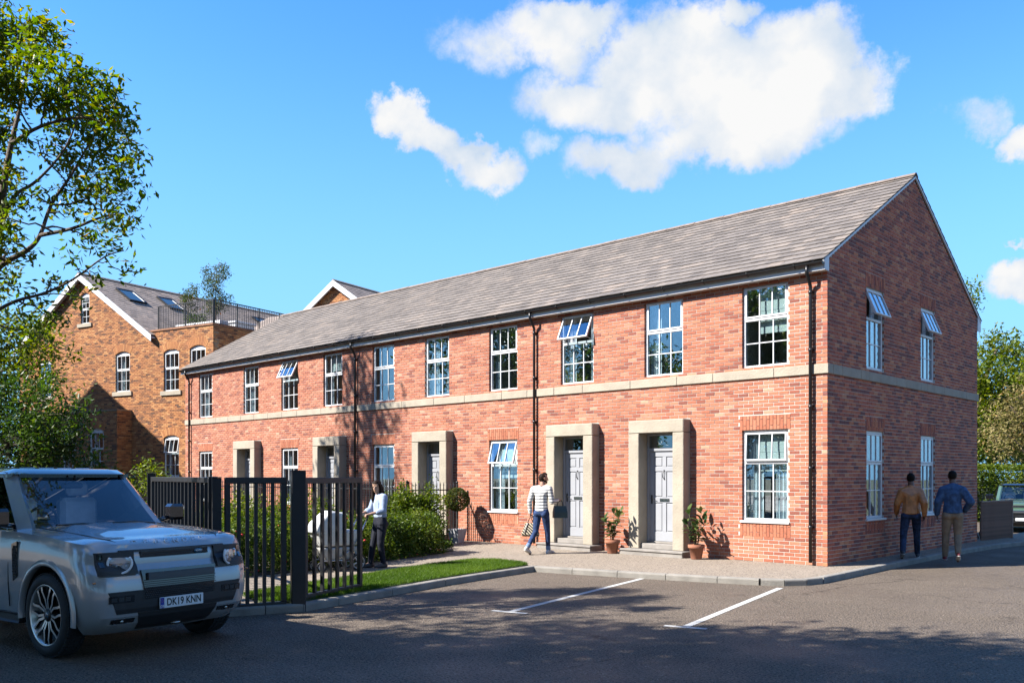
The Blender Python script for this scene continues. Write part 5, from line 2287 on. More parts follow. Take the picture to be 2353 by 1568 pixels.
def post(label, x, y, rz, w, h):
    o = MB().bevbox(-w / 2, w / 2, -w / 2, w / 2, -0.03, h - 0.012, 0.006).build('gate_post', M['blackm'])
    o.location = (x, y, 0)
    o.rotation_euler = (0, 0, rz)
    tag(o, label, 'post', 'black gate posts')
    MB().bevbox(-w / 2 - 0.004, w / 2 + 0.004, -w / 2 - 0.004, w / 2 + 0.004, h - 0.011, h, 0.004).build('post_cap', M['blackm'], o)
    return o


PR = R(52)
post('thickest black steel gate post, between the two barred panels', -3.06, -9.87, R(64), 0.19, 1.925)
gate_panel('fence_panel', 'black barred steel panel standing on the lawn kerb, beside the pram', (-3.13, -9.74), (-3.60, -8.40), 1.825, 0.12, 6)
gate_panel('gate_leaf', 'black barred steel gate leaf next to the front of the silver car', (-3.12, -10.02), (-3.36, -10.80), 1.83, 0.06, 5)
post('black steel post at the hinge side of the gate leaf, behind the car headlight', -3.42, -10.88, R(64), 0.12, 1.835)
post('black steel post starting the long receding fence, just behind the hinge post', -3.62, -10.83, R(64), 0.12, 1.84)
gate_panel('fence_panel', 'long black barred steel fence receding behind the silver car bonnet', (-3.70, -10.80), (-7.50, -9.87), 1.83, 0.10, 15, rail=0.075)
post('black steel post at the far end of the receding fence, by the car windscreen', -7.60, -9.84, R(64), 0.14, 1.90)

rail_bar = MB()
rail_bar.box(-0.009, 0.009, -0.009, 0.009, 0.0, 1.50)
rail_bar.add([(-0.013, -0.013, 1.50), (0.013, -0.013, 1.50), (0.013, 0.013, 1.50), (-0.013, 0.013, 1.50), (0, 0, 1.60)], [[0, 1, 4], [1, 2, 4], [2, 3, 4], [3, 0, 4], [3, 2, 1, 0]])
rail_me = rail_bar.mesh('bar', M['iron'])


def railing(label, p, q, z, sp=0.118, endpost=True):
    p, q = Vector((p[0], p[1], 0)), Vector((q[0], q[1], 0))
    t = q - p
    L_ = t.length
    g = thing('garden_railing', label, 'railing', (p.x, p.y, z), math.atan2(t.y, t.x))
    for zz in (0.16, 1.36):
        MB().box(0, L_, -0.02, 0.02, zz, zz + 0.03).build('rail', M['iron'], g)
    n = int(L_ / sp)
    for k in range(1, n):
        o = link('bar', rail_me, g)
        o.location = (L_ * k / n, random.uniform(-0.002, 0.002), 0)
    m_ = max(1, round(L_ / 2.8))
    for k in range(m_ + 1):
        x = L_ * k / m_
        b = MB()
        b.box(x - 0.022, x + 0.022, -0.022, 0.022, -0.05, 1.54)
        b.ell((x, 0, 1.575), 0.036, 10, 8)
        b.build('post', M['iron'], g)
    return g


railing('black spearhead railing on the planting bed in front of the brick terrace', (-10.2, -2.0), (-33.0, -2.0), 0.13)
railing('short black spearhead railing running back to the wall beside the third door', (-10.2, -1.95), (-10.2, -0.25), 0.10)

# brown slatted fence beside the gable
M['brownslat'] = mat('dark brown slats', (0.20, 0.095, 0.062), 0.6, var=0.35, scale=12)
bf = thing('slatted_fence', 'low dark brown fence of upright slats beside the gable end', 'fence', (0.05, 9.24, 0.1), math.atan2(2.0, 0.22))
L_ = 2.02
slat = MB().bevbox(-0.017, 0.017, -0.035, 0.0, 0.02, 1.03, 0.004).mesh('slat', M['brownslat'])
for k in range(28):
    o = link('slat', slat, bf)
    o.location = (0.04 + k * (L_ - 0.1) / 27, 0, 0)
MB().bevbox(0, L_, -0.045, 0.03, 1.032, 1.075, 0.004).build('top_rail', M['brownslat'], bf)
MB().box(0, L_, 0.002, 0.03, 0.2, 0.26).build('back_rail', M['brownslat'], bf)
MB().bevbox(L_, L_ + 0.07, -0.04, 0.035, 0.0, 1.08, 0.005).build('post', M['brownslat'], bf)
# ================================================================ people
def ico(sub):
    bm = bmesh.new()
    bmesh.ops.create_icosphere(bm, subdivisions=sub, radius=1.0)
    vs = [v.co.copy() for v in bm.verts]
    fs = [[v.index for v in f.verts] for f in bm.faces]
    bm.free()
    return vs, fs


ICO, ICOF = ico(2)


class Flesh:
    """overlapping round pieces, fused into one continuous skin"""

    def __init__(self):
        self.bm = bmesh.new()

    def hull(self, *balls):
        vs = []
        for c, r in balls:
            r = (r, r, r) if isinstance(r, (int, float)) else r
            for p in ICO:
                vs.append(self.bm.verts.new((c[0] + p.x * r[0], c[1] + p.y * r[1], c[2] + p.z * r[2])))
        ret = bmesh.ops.convex_hull(self.bm, input=vs, use_existing_faces=False)
        junk = [g for g in ret['geom_interior'] + ret['geom_unused'] if isinstance(g, bmesh.types.BMVert)]
        bmesh.ops.delete(self.bm, geom=list(set(junk)), context='VERTS')

    def limb(self, pts, rs):
        for (a, ra), (c, rc) in zip(list(zip(pts, rs)), list(zip(pts, rs))[1:]):
            self.hull((a, ra), (c, rc))

    def fuse(self, name, material, parent, voxel=0.009, smooth=4, cutz=None):
        me = bpy.data.meshes.new(name)
        bmesh.ops.recalc_face_normals(self.bm, faces=self.bm.faces[:])
        self.bm.to_mesh(me)
        self.bm.free()
        o = bpy.data.objects.new('tmp', me)
        COL.objects.link(o)
        md = o.modifiers.new('r', 'REMESH')
        md.mode = 'VOXEL'
        md.voxel_size = voxel
        md.use_smooth_shade = True
        if smooth:
            ms = o.modifiers.new('s', 'SMOOTH')
            ms.iterations = smooth
            ms.factor = 0.5
        bpy.context.view_layer.update()
        out = bpy.data.meshes.new_from_object(o.evaluated_get(bpy.context.evaluated_depsgraph_get()))
        bpy.data.objects.remove(o)
        out.materials.clear()
        out.materials.append(material)
        for p in out.polygons:
            p.use_smooth = True
        return link(name, out, parent)


def cloth(name, col, rough=0.8, stripes=None, var=0.18, bump=0.5, bscale=14, metal=0.0, spec=0.3, fade=None):
    m = mat(name, col, rough, metal, var=var, scale=10, bump=bump, bscale=bscale, spec=spec)
    N, L = m.node_tree.nodes, m.node_tree.links
    b = N['Principled BSDF']
    if stripes:
        tc = N.new('ShaderNodeTexCoord')
        sp = N.new('ShaderNodeSeparateXYZ')
        L.new(tc.outputs['Object'], sp.inputs[0])
        src = sp.outputs['Z']
        if stripes.get('diag'):
            ad = N.new('ShaderNodeMath')
            ad.operation = 'MULTIPLY_ADD'
            L.new(sp.outputs['X'], ad.inputs[0])
            ad.inputs[1].default_value = 0.8
            L.new(sp.outputs['Z'], ad.inputs[2])
            nz = N.new('ShaderNodeTexNoise')
            nz.inputs['Scale'].default_value = 9
            L.new(tc.outputs['Object'], nz.inputs['Vector'])
            a2 = N.new('ShaderNodeMath')
            a2.operation = 'MULTIPLY_ADD'
            L.new(nz.outputs['Fac'], a2.inputs[0])
            a2.inputs[1].default_value = 0.05
            L.new(ad.outputs[0], a2.inputs[2])
            src = a2.outputs[0]
        mm = N.new('ShaderNodeMath')
        mm.operation = 'MULTIPLY'
        mm.inputs[1].default_value = 1.0 / stripes['pitch']
        L.new(src, mm.inputs[0])
        fr = N.new('ShaderNodeMath')
        fr.operation = 'FRACT'
        L.new(mm.outputs[0], fr.inputs[0])
        lt = N.new('ShaderNodeMath')
        lt.operation = 'LESS_THAN'
        lt.inputs[1].default_value = stripes['w']
        L.new(fr.outputs[0], lt.inputs[0])
        fac = lt.outputs[0]
        if 'zmin' in stripes:
            g = N.new('ShaderNodeMath')
            g.operation = 'GREATER_THAN'
            g.inputs[1].default_value = stripes['zmin']
            L.new(sp.outputs['Z'], g.inputs[0])
            mu = N.new('ShaderNodeMath')
            mu.operation = 'MULTIPLY'
            L.new(fac, mu.inputs[0])
            L.new(g.outputs[0], mu.inputs[1])
            fac = mu.outputs[0]
        mx = N.new('ShaderNodeMixRGB')
        mx.inputs[1].default_value = tuple(col)[:3] + (1,)
        mx.inputs[2].default_value = tuple(stripes['col']) + (1,)
        L.new(fac, mx.inputs[0])
        L.new(mx.outputs[0], b.inputs['Base Color'])
    return m


V = Vector


def hand(fl, wrist, d, palm_n, thumb_side, curl=0.5, s=1.0):
    """d: direction of the hand, palm_n: where the palm faces, thumb_side: towards the thumb"""
    d, n, t = V(d).normalized(), V(palm_n).normalized(), V(thumb_side).normalized()
    k = wrist + d * 0.085 * s
    fl.hull((wrist, 0.024 * s), (k + t * 0.026 * s, 0.014 * s), (k - t * 0.026 * s, 0.013 * s))
    for i, ln in enumerate((0.072, 0.080, 0.074, 0.058)):
        o = t * (0.030 - i * 0.0195) * s
        p0 = k + o - d * 0.004
        a1, a2, a3 = curl * 0.9, curl * 1.9, curl * 2.6
        q1 = p0 + (d * math.cos(a1) + n * math.sin(a1)) * ln * 0.45 * s
        q2 = q1 + (d * math.cos(a2) + n * math.sin(a2)) * ln * 0.32 * s
        q3 = q2 + (d * math.cos(a3) + n * math.sin(a3)) * ln * 0.25 * s
        fl.limb([p0, q1, q2, q3], [0.0095 * s, 0.0088 * s, 0.008 * s, 0.007 * s])
    b0 = wrist + d * 0.028 * s + t * 0.018 * s
    b1 = b0 + (d * 0.55 + t * 0.65 + n * 0.25 * (1 + curl)).normalized() * 0.042 * s
    b2 = b1 + (d * 0.9 + n * 0.6 * curl - t * 0.1).normalized() * 0.035 * s
    fl.limb([b0, b1, b2], [0.0125 * s, 0.0105 * s, 0.0085 * s])


def person(label, loc, rz, J, skin, parts, female=False, head_yaw=0.0, head_pitch=0.0, group=None):
    P = thing('person', label, 'person', loc, rz, group)
    f = Flesh()
    sh, hip = 0.195 if not female else 0.165, 0.1
    hc = V(J['head'])
    Hr = Matrix.Translation(hc) @ Matrix.Rotation(head_yaw, 4, 'Z') @ Matrix.Rotation(head_pitch, 4, 'X')
    hp = lambda x, y, z: Hr @ V((x, y, z))
    k = 0.98 if female else 1.06
    # head: skull, jaw, nose, ears
    f.hull((hp(0, -0.015 * k, 0.02), 0.082 * k), (hp(0, 0.012, 0.045 * k), 0.074 * k), (hp(0, 0.02, -0.02), 0.066 * k))
    f.hull((hp(0, 0.03 * k, -0.03), (0.062 * k, 0.06 * k, 0.05 * k)), (hp(0, 0.062 * k, -0.088 * k), 0.026 * k), (hp(0.03, 0.02, -0.07 * k), 0.028 * k), (hp(-0.03, 0.02, -0.07 * k), 0.028 * k))
    f.hull((hp(0, 0.082 * k, 0.015), 0.010), (hp(0, 0.106 * k, -0.028), 0.013))
    for s in (-1, 1):
        f.hull((hp(s * 0.078 * k, -0.004, 0.012), (0.008, 0.018, 0.022)), (hp(s * 0.074 * k, 0.004, -0.025), (0.007, 0.012, 0.014)))
        f.hull((hp(s * 0.03 * k, 0.078 * k, 0.027), (0.017, 0.008, 0.008)), (hp(s * 0.045 * k, 0.068 * k, 0.022), 0.008))
    f.hull((hp(0.014, 0.083 * k, -0.055), (0.012, 0.008, 0.007)), (hp(-0.014, 0.083 * k, -0.055), (0.012, 0.008, 0.007)))
    nk = V(J['neck'])
    f.hull((hp(0, -0.018, -0.06), 0.055 * k), (nk, (0.062 * k, 0.060 * k, 0.05)))
    ch, pv = V(J['chest']), V(J['pelvis'])
    wa = (ch + pv) / 2
    f.hull((nk + V((0, 0, -0.03)), 0.06), (V(J['shL']), 0.055), (V(J['shR']), 0.055), (ch, (0.14, 0.095, 0.1)))
    f.hull((ch, (0.14, 0.1, 0.1)), (wa, (0.12, 0.085, 0.08)))
    f.hull((wa, (0.12, 0.085, 0.08)), (pv, (0.145, 0.1, 0.09)))
    for s in 'LR':
        f.limb([V(J['sh' + s]), V(J['el' + s]), V(J['wr' + s])], [0.048, 0.038, 0.026])
        f.limb([V(J['hp' + s]), V(J['kn' + s]), V(J['an' + s])], [0.085, 0.055, 0.038])
        f.hull((V(J['an' + s]), 0.036), (V(J['to' + s]), 0.028))
        hd = J['hand' + s]
        hand(f, V(J['wr' + s]), hd[0], hd[1], hd[2], hd[3], 0.92 if female else 1.0)
    body = f.fuse('body', skin, P, 0.0062, 3)
    # eyes
    b = MB()
    for s in (-1, 1):
        c = hp(s * 0.031 * k, 0.082 * k, 0.012)
        b.ell(c, (0.012, 0.007, 0.006), 8, 6, 0)
    b.build('eyes', M['dash'], P)
    # clothing
    for prt in parts:
        kind = prt['kind']
        q = Flesh()
        if kind == 'top':
            g = prt.get('g', 0.018)
            hem = V(J['pelvis']) + V((0, 0, prt.get('hem', 0.02)))
            q.hull((nk + V((0, -0.005, -0.045)), 0.055 + g * 0.6), (V(J['shL']), 0.055 + g), (V(J['shR']), 0.055 + g), (ch, (0.145 + g, 0.10 + g, 0.1)))
            q.hull((ch, (0.145 + g, 0.102 + g, 0.1)), (wa, (0.132 + g, 0.092 + g, 0.08)))
            q.hull((wa, (0.132 + g, 0.092 + g, 0.08)), (hem, (0.148 + g * prt.get('hemg', 1.0), 0.105 + g * prt.get('hemg', 1.0), 0.035)))
            if prt.get('collar'):
                q.hull((nk + V((0, -0.02, 0.0)), (0.066, 0.06, 0.03)), (nk + V((0, -0.01, -0.04)), 0.075))
            for s in 'LR':
                e = prt.get('sleeve', 1.0)
                a, c, d = V(J['sh' + s]), V(J['el' + s]), V(J['wr' + s])
                if e >= 1:
                    q.limb([a, c, d - (d - c).normalized() * 0.005], [0.058 + g, 0.047 + g * 0.9, 0.033 + g * 0.55])
                    # soft folds at the elbow and cuff
                    for tt, rr in ((0.25, 0.050), (0.7, 0.043)):
                        w = c + (d - c) * tt
                        q.hull((w, rr + g * 0.6), (w + (d - c).normalized() * 0.02, rr + g * 0.45))
                else:
                    q.limb([a, c, c + (d - c) * e], [0.056 + g, 0.048 + g, 0.043 + g])
        elif kind == 'trousers':
            g = prt.get('g', 0.014)
            q.hull((pv + V((0, 0, 0.06)), (0.148 + g * 0.4, 0.104 + g * 0.4, 0.03)), (V(J['hpL']), (0.095 + g, 0.1 + g, 0.08)), (V(J['hpR']), (0.095 + g, 0.1 + g, 0.08)))
            for s in 'LR':
                a, c, d = V(J['hp' + s]), V(J['kn' + s]), V(J['an' + s])
                d2 = c + (d - c) * prt.get('len', 0.96)
                q.limb([a, a + (c - a) * 0.45, c, c + (d2 - c) * 0.45, d2], [0.09 + g, 0.080 + g, 0.058 + g, 0.054 + g, prt.get('cuff', 0.05) + g * 0.6])
                if prt.get('rise', True):
                    bt = a + V((0, -0.045, -0.01))
                    q.hull((bt, 0.072 + g), (a + V((0, 0, 0.06)), 0.075 + g))
        elif kind == 'hair':
            st = prt['style']
            if st == 'short':
                q.hull((hp(0, -0.022, 0.035), 0.089), (hp(0, 0.03, 0.075), 0.058), (hp(0, -0.03, -0.005), 0.080))
                q.hull((hp(0, 0.05, 0.092), (0.05, 0.03, 0.02)), (hp(0, -0.02, 0.1), (0.06, 0.05, 0.02)))
                if prt.get('quiff'):
                    for xx in (-0.03, 0.0, 0.03):
                        q.hull((hp(xx, 0.06, 0.10), 0.022), (hp(xx, 0.02, 0.115), 0.03))
            elif st == 'crop':
                q.hull((hp(0, -0.022, 0.035), 0.0865), (hp(0, 0.025, 0.068), 0.060), (hp(0, -0.028, 0.0), 0.079))
            else:
                q.hull((hp(0, -0.028, 0.032), 0.088), (hp(0, 0.015, 0.062), 0.066))
                q.hull((hp(0, -0.04, 0.02), 0.085), (hp(0, -0.085, -0.16), (0.095, 0.04, 0.05)))
                for s in (-1, 1):
                    pts = [hp(s * 0.055, 0.012, 0.05), hp(s * 0.078, 0.0, -0.04), hp(s * 0.088, 0.02, -0.14), hp(s * 0.085, 0.055, -0.22), hp(s * 0.075, 0.07, -0.29)]
                    q.limb(pts, [0.035, 0.03, 0.034, 0.034, 0.016])
                    pts = [hp(s * 0.06, -0.05, 0.0), hp(s * 0.10, -0.035, -0.13), hp(s * 0.105, 0.02, -0.23), hp(s * 0.095, 0.04, -0.30)]
                    q.limb(pts, [0.04, 0.036, 0.032, 0.013])
        elif kind == 'beard':
            q.hull((hp(0, 0.062, -0.085), (0.036, 0.030, 0.026)), (hp(0.048, 0.022, -0.058), 0.025), (hp(-0.048, 0.022, -0.058), 0.025))
            q.hull((hp(0.062, 0.005, -0.03), (0.014, 0.016, 0.035)), (hp(0.056, 0.02, -0.06), 0.018))
            q.hull((hp(-0.062, 0.005, -0.03), (0.014, 0.016, 0.035)), (hp(-0.056, 0.02, -0.06), 0.018))
        elif kind == 'shoes':
            for s in 'LR':
                a, t = V(J['an' + s]), V(J['to' + s])
                d = (t - a)
                dh = V((d.x, d.y, d.z)).normalized()
                up = V((0, 0, 1)) if abs(dh.z) < 0.5 else V((0, 1, 0.6)).normalized()
                heel = V(J['he' + s])
                ax = (t - heel).normalized()
                nrm = (V((0, 0, 1)) - ax * ax.z).normalized()
                g = prt.get('g', 0.0)
                q.hull((heel + nrm * 0.035, (0.037 + g, 0.04 + g, 0.034)), (heel + nrm * 0.07 + ax * 0.03, 0.040 + g))
                q.hull((heel + nrm * 0.075 + ax * 0.04, 0.036 + g), (t - ax * 0.07 + nrm * 0.035, (0.045 + g, 0.05, 0.032)), (heel + nrm * 0.03 + ax * 0.03, 0.034 + g))
                q.hull((t - ax * 0.07 + nrm * 0.034, (0.046 + g, 0.05, 0.032)), (t - ax * 0.01 + nrm * 0.028, (0.038 + g, 0.036, 0.026)))
                if prt.get('boot'):
                    q.hull((a + V((0, 0, 0.02)), 0.047), (heel + nrm * 0.07 + ax * 0.04, 0.045))
        elif kind == 'soles':
            for s in 'LR':
                t, heel = V(J['to' + s]), V(J['he' + s])
                ax = (t - heel).normalized()
                nrm = (V((0, 0, 1)) - ax * ax.z).normalized()
                q.hull((heel + nrm * 0.012, (0.040, 0.043, 0.014)), (t - ax * 0.06 + nrm * 0.012, (0.050, 0.05, 0.014)), (t + nrm * 0.012, (0.038, 0.036, 0.013)))
        elif kind == 'cuffs':
            for s in 'LR':
                c, d = V(J['kn' + s]), V(J['an' + s])
                e = c + (d - c) * prt['at']
                q.hull((e, prt['r']), (e + (d - c).normalized() * 0.045, prt['r']))
        elif kind == 'belt':
            q.hull((pv + V((0, 0, 0.075)), (0.152, 0.108, 0.012)), (pv + V((0, 0, 0.095)), (0.152, 0.108, 0.012)))
        q.fuse(prt['name'], prt['mat'], P, prt.get('vox', 0.0085), prt.get('smooth', 3))
    return P


M['skinA'] = mat('tanned skin', (0.32, 0.165, 0.11), 0.5, var=0.1, scale=20)
M['skinB'] = mat('brown skin', (0.11, 0.052, 0.03), 0.5, var=0.12, scale=20)
M['skinC'] = mat('light skin', (0.36, 0.21, 0.145), 0.5, var=0.08, scale=20)
M['hairdark'] = mat('dark hair', (0.007, 0.0045, 0.0035), 0.6, var=0.4, scale=60, bump=0.5, bscale=80, spec=0.12)
M['hairbrown'] = mat('brown hair', (0.016, 0.0075, 0.0045), 0.6, var=0.4, scale=60, bump=0.6, bscale=70, spec=0.12)
M['jeans'] = cloth('blue denim jeans', (0.016, 0.036, 0.10), 0.85, var=0.5)
M['jeansdark'] = cloth('dark faded jeans', (0.020, 0.034, 0.072), 0.85, var=0.7)
M['navy'] = cloth('navy trousers', (0.005, 0.007, 0.017), 0.8)
M['khaki'] = cloth('khaki chinos', (0.21, 0.155, 0.105), 0.85)
M['jumper'] = cloth('white striped jumper', (0.47, 0.46, 0.44), 0.85, stripes={'pitch': 0.068, 'w': 0.27, 'col': (0.035, 0.04, 0.055), 'zmin': 0.99})
M['leather'] = cloth('tan brown leather', (0.46, 0.18, 0.055), 0.36, bump=0.7, bscale=11, spec=0.55, var=0.3)
M['denim'] = cloth('blue denim jacket', (0.030, 0.072, 0.155), 0.7, bump=0.8, bscale=12, var=0.45)
M['shirt'] = cloth('pale blue shirt', (0.28, 0.34, 0.47), 0.85, bump=0.7, bscale=12, var=0.12)
M['shoewhite'] = mat('white trainers', (0.46, 0.46, 0.46), 0.55)
M['sole'] = mat('white sole', (0.42, 0.41, 0.39), 0.7)
M['shoedark'] = mat('dark trainers', (0.02, 0.022, 0.03), 0.6)
M['shoered'] = mat('dark red trainers', (0.16, 0.012, 0.015), 0.6)
M['boot'] = mat('brown grey boots', (0.05, 0.04, 0.038), 0.7)
M['cuff'] = cloth('pale denim cuff', (0.13, 0.19, 0.31), 0.9)

ANG = lambda v: math.atan2(v.y, v.x) - math.pi / 2
away_right = RIGHT * 0.50 + AHEAD * 0.87

# man in the striped jumper, striding, a bag in each hand (local: x right, y forward)
J1 = dict(head=(0.02, 0.06, 1.685), neck=(0.01, 0.03, 1.53), chest=(0, 0.01, 1.33), pelvis=(0, 0, 0.97),
          shL=(-0.195, 0.0, 1.455), elL=(-0.27, -0.06, 1.17), wrL=(-0.265, -0.04, 0.915), handL=((0, 0.06, -1), (1, 0, 0), (0, 1, -0.1), 0.95),
          shR=(0.195, 0.02, 1.455), elR=(0.255, 0.03, 1.165), wrR=(0.275, 0.26, 1.20), handR=((0.1, 1, 0.25), (-0.3, 0, -1), (-1, 0.2, 0.3), 1.0),
          hpL=(-0.095, 0, 0.90), knL=(-0.115, -0.06, 0.50), anL=(-0.14, -0.40, 0.16), heL=(-0.15, -0.475, 0.10), toL=(-0.15, -0.26, 0.015),
          hpR=(0.095, 0.0, 0.90), knR=(0.10, 0.10, 0.50), anR=(0.10, 0.14, 0.085), heR=(0.10, 0.09, 0.0), toR=(0.12, 0.35, 0.0))
man1_loc, man1_rz = site(0.66, 20.22, 0.10), ANG(away_right)
person('bearded man in a white striped jumper and rolled blue jeans carrying two bags', man1_loc, man1_rz, J1, M['skinA'], [
    dict(kind='top', name='striped_jumper', mat=M['jumper'], g=0.016, hem=0.0),
    dict(kind='trousers', name='jeans', mat=M['jeans'], g=0.006, len=0.90, cuff=0.044),
    dict(kind='cuffs', name='jean_cuffs', mat=M['cuff'], at=0.83, r=0.056),
    dict(kind='hair', name='hair', mat=M['hairbrown'], style='short', quiff=True, vox=0.007),
    dict(kind='beard', name='beard', mat=M['hairdark'], vox=0.006),
    dict(kind='shoes', name='trainers', mat=M['shoewhite'], vox=0.007, smooth=2),
    dict(kind='soles', name='trainer_soles', mat=M['sole'], vox=0.006, smooth=1),
], head_yaw=-R(42))

# two men walking away along the gable
up_road = (AHEAD * 0.94 + RIGHT * 0.34)
J2 = dict(head=(0.0, 0.055, 1.69), neck=(0.0, 0.02, 1.53), chest=(0, 0, 1.33), pelvis=(0, 0, 0.97),
          shL=(-0.172, 0.0, 1.405), elL=(-0.265, 0.02, 1.165), wrL=(-0.275, 0.17, 0.945), handL=((0, 0.2, -1), (1, 0.2, 0), (0.1, 1, 0.1), 0.55),
          shR=(0.172, 0.0, 1.405), elR=(0.25, -0.12, 1.175), wrR=(0.255, -0.08, 0.92), handR=((0, 0.2, -1), (-1, 0.2, 0), (-0.1, 1, 0.1), 0.55),
          hpL=(-0.10, 0, 0.90), knL=(-0.15, -0.04, 0.50), anL=(-0.18, -0.36, 0.16), heL=(-0.18, -0.43, 0.105), toL=(-0.19, -0.22, 0.012),
          hpR=(0.10, 0, 0.90), knR=(0.125, 0.15, 0.51), anR=(0.14, 0.22, 0.085), heR=(0.14, 0.17, 0.0), toR=(0.17, 0.44, 0.0))
person('man in a tan leather jacket and faded jeans walking away beside the gable wall', site(8.50, 19.20, 0.10), ANG(up_road), J2, M['skinB'], [
    dict(kind='top', name='leather_jacket', mat=M['leather'], g=0.036, hem=-0.02, hemg=1.25, collar=True),
    dict(kind='trousers', name='jeans', mat=M['jeansdark'], g=0.014, len=0.97),
    dict(kind='hair', name='hair', mat=M['hairdark'], style='crop', vox=0.007),
    dict(kind='shoes', name='trainers', mat=M['shoedark'], vox=0.007, smooth=2),
    dict(kind='soles', name='trainer_soles', mat=M['sole'], vox=0.006, smooth=1),
])
J3 = dict(head=(0.0, 0.05, 1.735), neck=(0.0, 0.015, 1.575), chest=(0, 0, 1.37), pelvis=(0, 0, 1.0),
          shL=(-0.178, 0.0, 1.445), elL=(-0.272, -0.03, 1.21), wrL=(-0.285, 0.08, 0.955), handL=((0.05, 0.15, -1), (1, 0.2, 0), (0.1, 1, 0.1), 0.35),
          shR=(0.178, 0.0, 1.445), elR=(0.325, -0.08, 1.21), wrR=(0.235, 0.10, 1.03), handR=((-0.7, 0.6, -0.4), (-0.4, -0.6, -0.3), (0, 0.5, 1), 0.6),
          hpL=(-0.10, 0, 0.93), knL=(-0.12, 0.08, 0.52), anL=(-0.13, 0.10, 0.085), heL=(-0.13, 0.06, 0.0), toL=(-0.13, 0.33, 0.0),
          hpR=(0.10, 0, 0.93), knR=(0.10, 0.03, 0.52), anR=(0.07, -0.27, 0.17), heR=(0.07, -0.35, 0.115), toR=(0.08, -0.17, 0.01))
person('man in a blue denim jacket and khaki trousers walking away on the kerb', site(9.07, 18.55, 0.105), ANG(up_road), J3, M['skinB'], [
    dict(kind='top', name='denim_jacket', mat=M['denim'], g=0.038, hem=-0.01, hemg=1.25, collar=True),
    dict(kind='trousers', name='chinos', mat=M['khaki'], g=0.018, len=0.95),
    dict(kind='hair', name='hair', mat=M['hairdark'], style='crop', vox=0.007),
    dict(kind='shoes', name='trainers', mat=M['shoered'], vox=0.007, smooth=2),
    dict(kind='soles', name='trainer_soles', mat=M['sole'], vox=0.006, smooth=1),
])

# woman with the pram, coming towards the gate
to_left = (RIGHT * -0.80 + AHEAD * -0.60)
W_LOC = site(-2.52, 17.22, 0.10)
J4 = dict(head=(0.0, 0.075, 1.545), neck=(0.0, 0.03, 1.405), chest=(0, 0.0, 1.225), pelvis=(0, 0, 0.90),
          shL=(-0.165, 0.01, 1.335), elL=(-0.235, 0.07, 1.09), wrL=(-0.17, 0.31, 1.03), handL=((0.1, 1, -0.15), (0.1, -0.2, -1), (1, -0.1, 0), 0.95),
          shR=(0.165, 0.01, 1.335), elR=(0.235, 0.07, 1.09), wrR=(0.17, 0.31, 1.03), handR=((-0.1, 1, -0.15), (-0.1, -0.2, -1), (-1, -0.1, 0), 0.95),
          hpL=(-0.085, 0, 0.835), knL=(-0.09, 0.04, 0.46), anL=(-0.095, -0.02, 0.085), heL=(-0.095, -0.07, 0.0), toL=(-0.11, 0.165, 0.0),
          hpR=(0.085, 0, 0.835), knR=(0.09, 0.10, 0.46), anR=(0.09, 0.16, 0.085), heR=(0.09, 0.11, 0.0), toR=(0.10, 0.345, 0.0))
person('woman with long brown hair in a pale blue shirt pushing a white pram', W_LOC, ANG(to_left), J4, M['skinC'], [
    dict(kind='top', name='shirt', mat=M['shirt'], g=0.022, hem=0.07, hemg=0.4, sleeve=0.35, collar=True),
    dict(kind='trousers', name='trousers', mat=M['navy'], g=0.008, len=0.96, cuff=0.048),
    dict(kind='belt', name='belt', mat=M['boot']),
    dict(kind='hair', name='hair', mat=M['hairbrown'], style='long', vox=0.007, smooth=2),
    dict(kind='shoes', name='boots', mat=M['boot'], boot=True, vox=0.007, smooth=2),
], female=True, head_yaw=R(34), head_pitch=-R(14))
# ================================================================ trees, hedges, shrubs
M['bark'] = mat('grey brown bark', (0.085, 0.062, 0.045), 0.9, var=0.35, scale=12, bump=0.6, bscale=30)
M['leafA'] = leaf_mat('mid green leaf', [(0.0, (0.045, 0.090, 0.013)), (0.4, (0.10, 0.16, 0.020)), (0.75, (0.19, 0.23, 0.030)), (0.92, (0.30, 0.25, 0.035)), (1.0, (0.36, 0.21, 0.03))], 0.5, 0.38)
M['leafD'] = leaf_mat('dark green leaf', [(0.0, (0.022, 0.050, 0.010)), (0.6, (0.05, 0.095, 0.016)), (1.0, (0.12, 0.16, 0.026))], 0.38, 0.4)
M['leafY'] = leaf_mat('yellow green leaf', [(0.0, (0.05, 0.09, 0.010)), (0.5, (0.13, 0.18, 0.018)), (1.0, (0.27, 0.26, 0.035))], 0.4, 0.45)
M['blossom'] = leaf_mat('pale blossom', [(0.0, (0.16, 0.16, 0.04)), (0.45, (0.24, 0.20, 0.07)), (0.8, (0.34, 0.27, 0.13)), (1.0, (0.36, 0.17, 0.03))], 0.3, 0.6)
M['leafR'] = leaf_mat('olive leaf with red tips', [(0.0, (0.03, 0.055, 0.014)), (0.6, (0.07, 0.095, 0.02)), (0.85, (0.13, 0.10, 0.03)), (1.0, (0.25, 0.07, 0.03))], 0.35, 0.45)


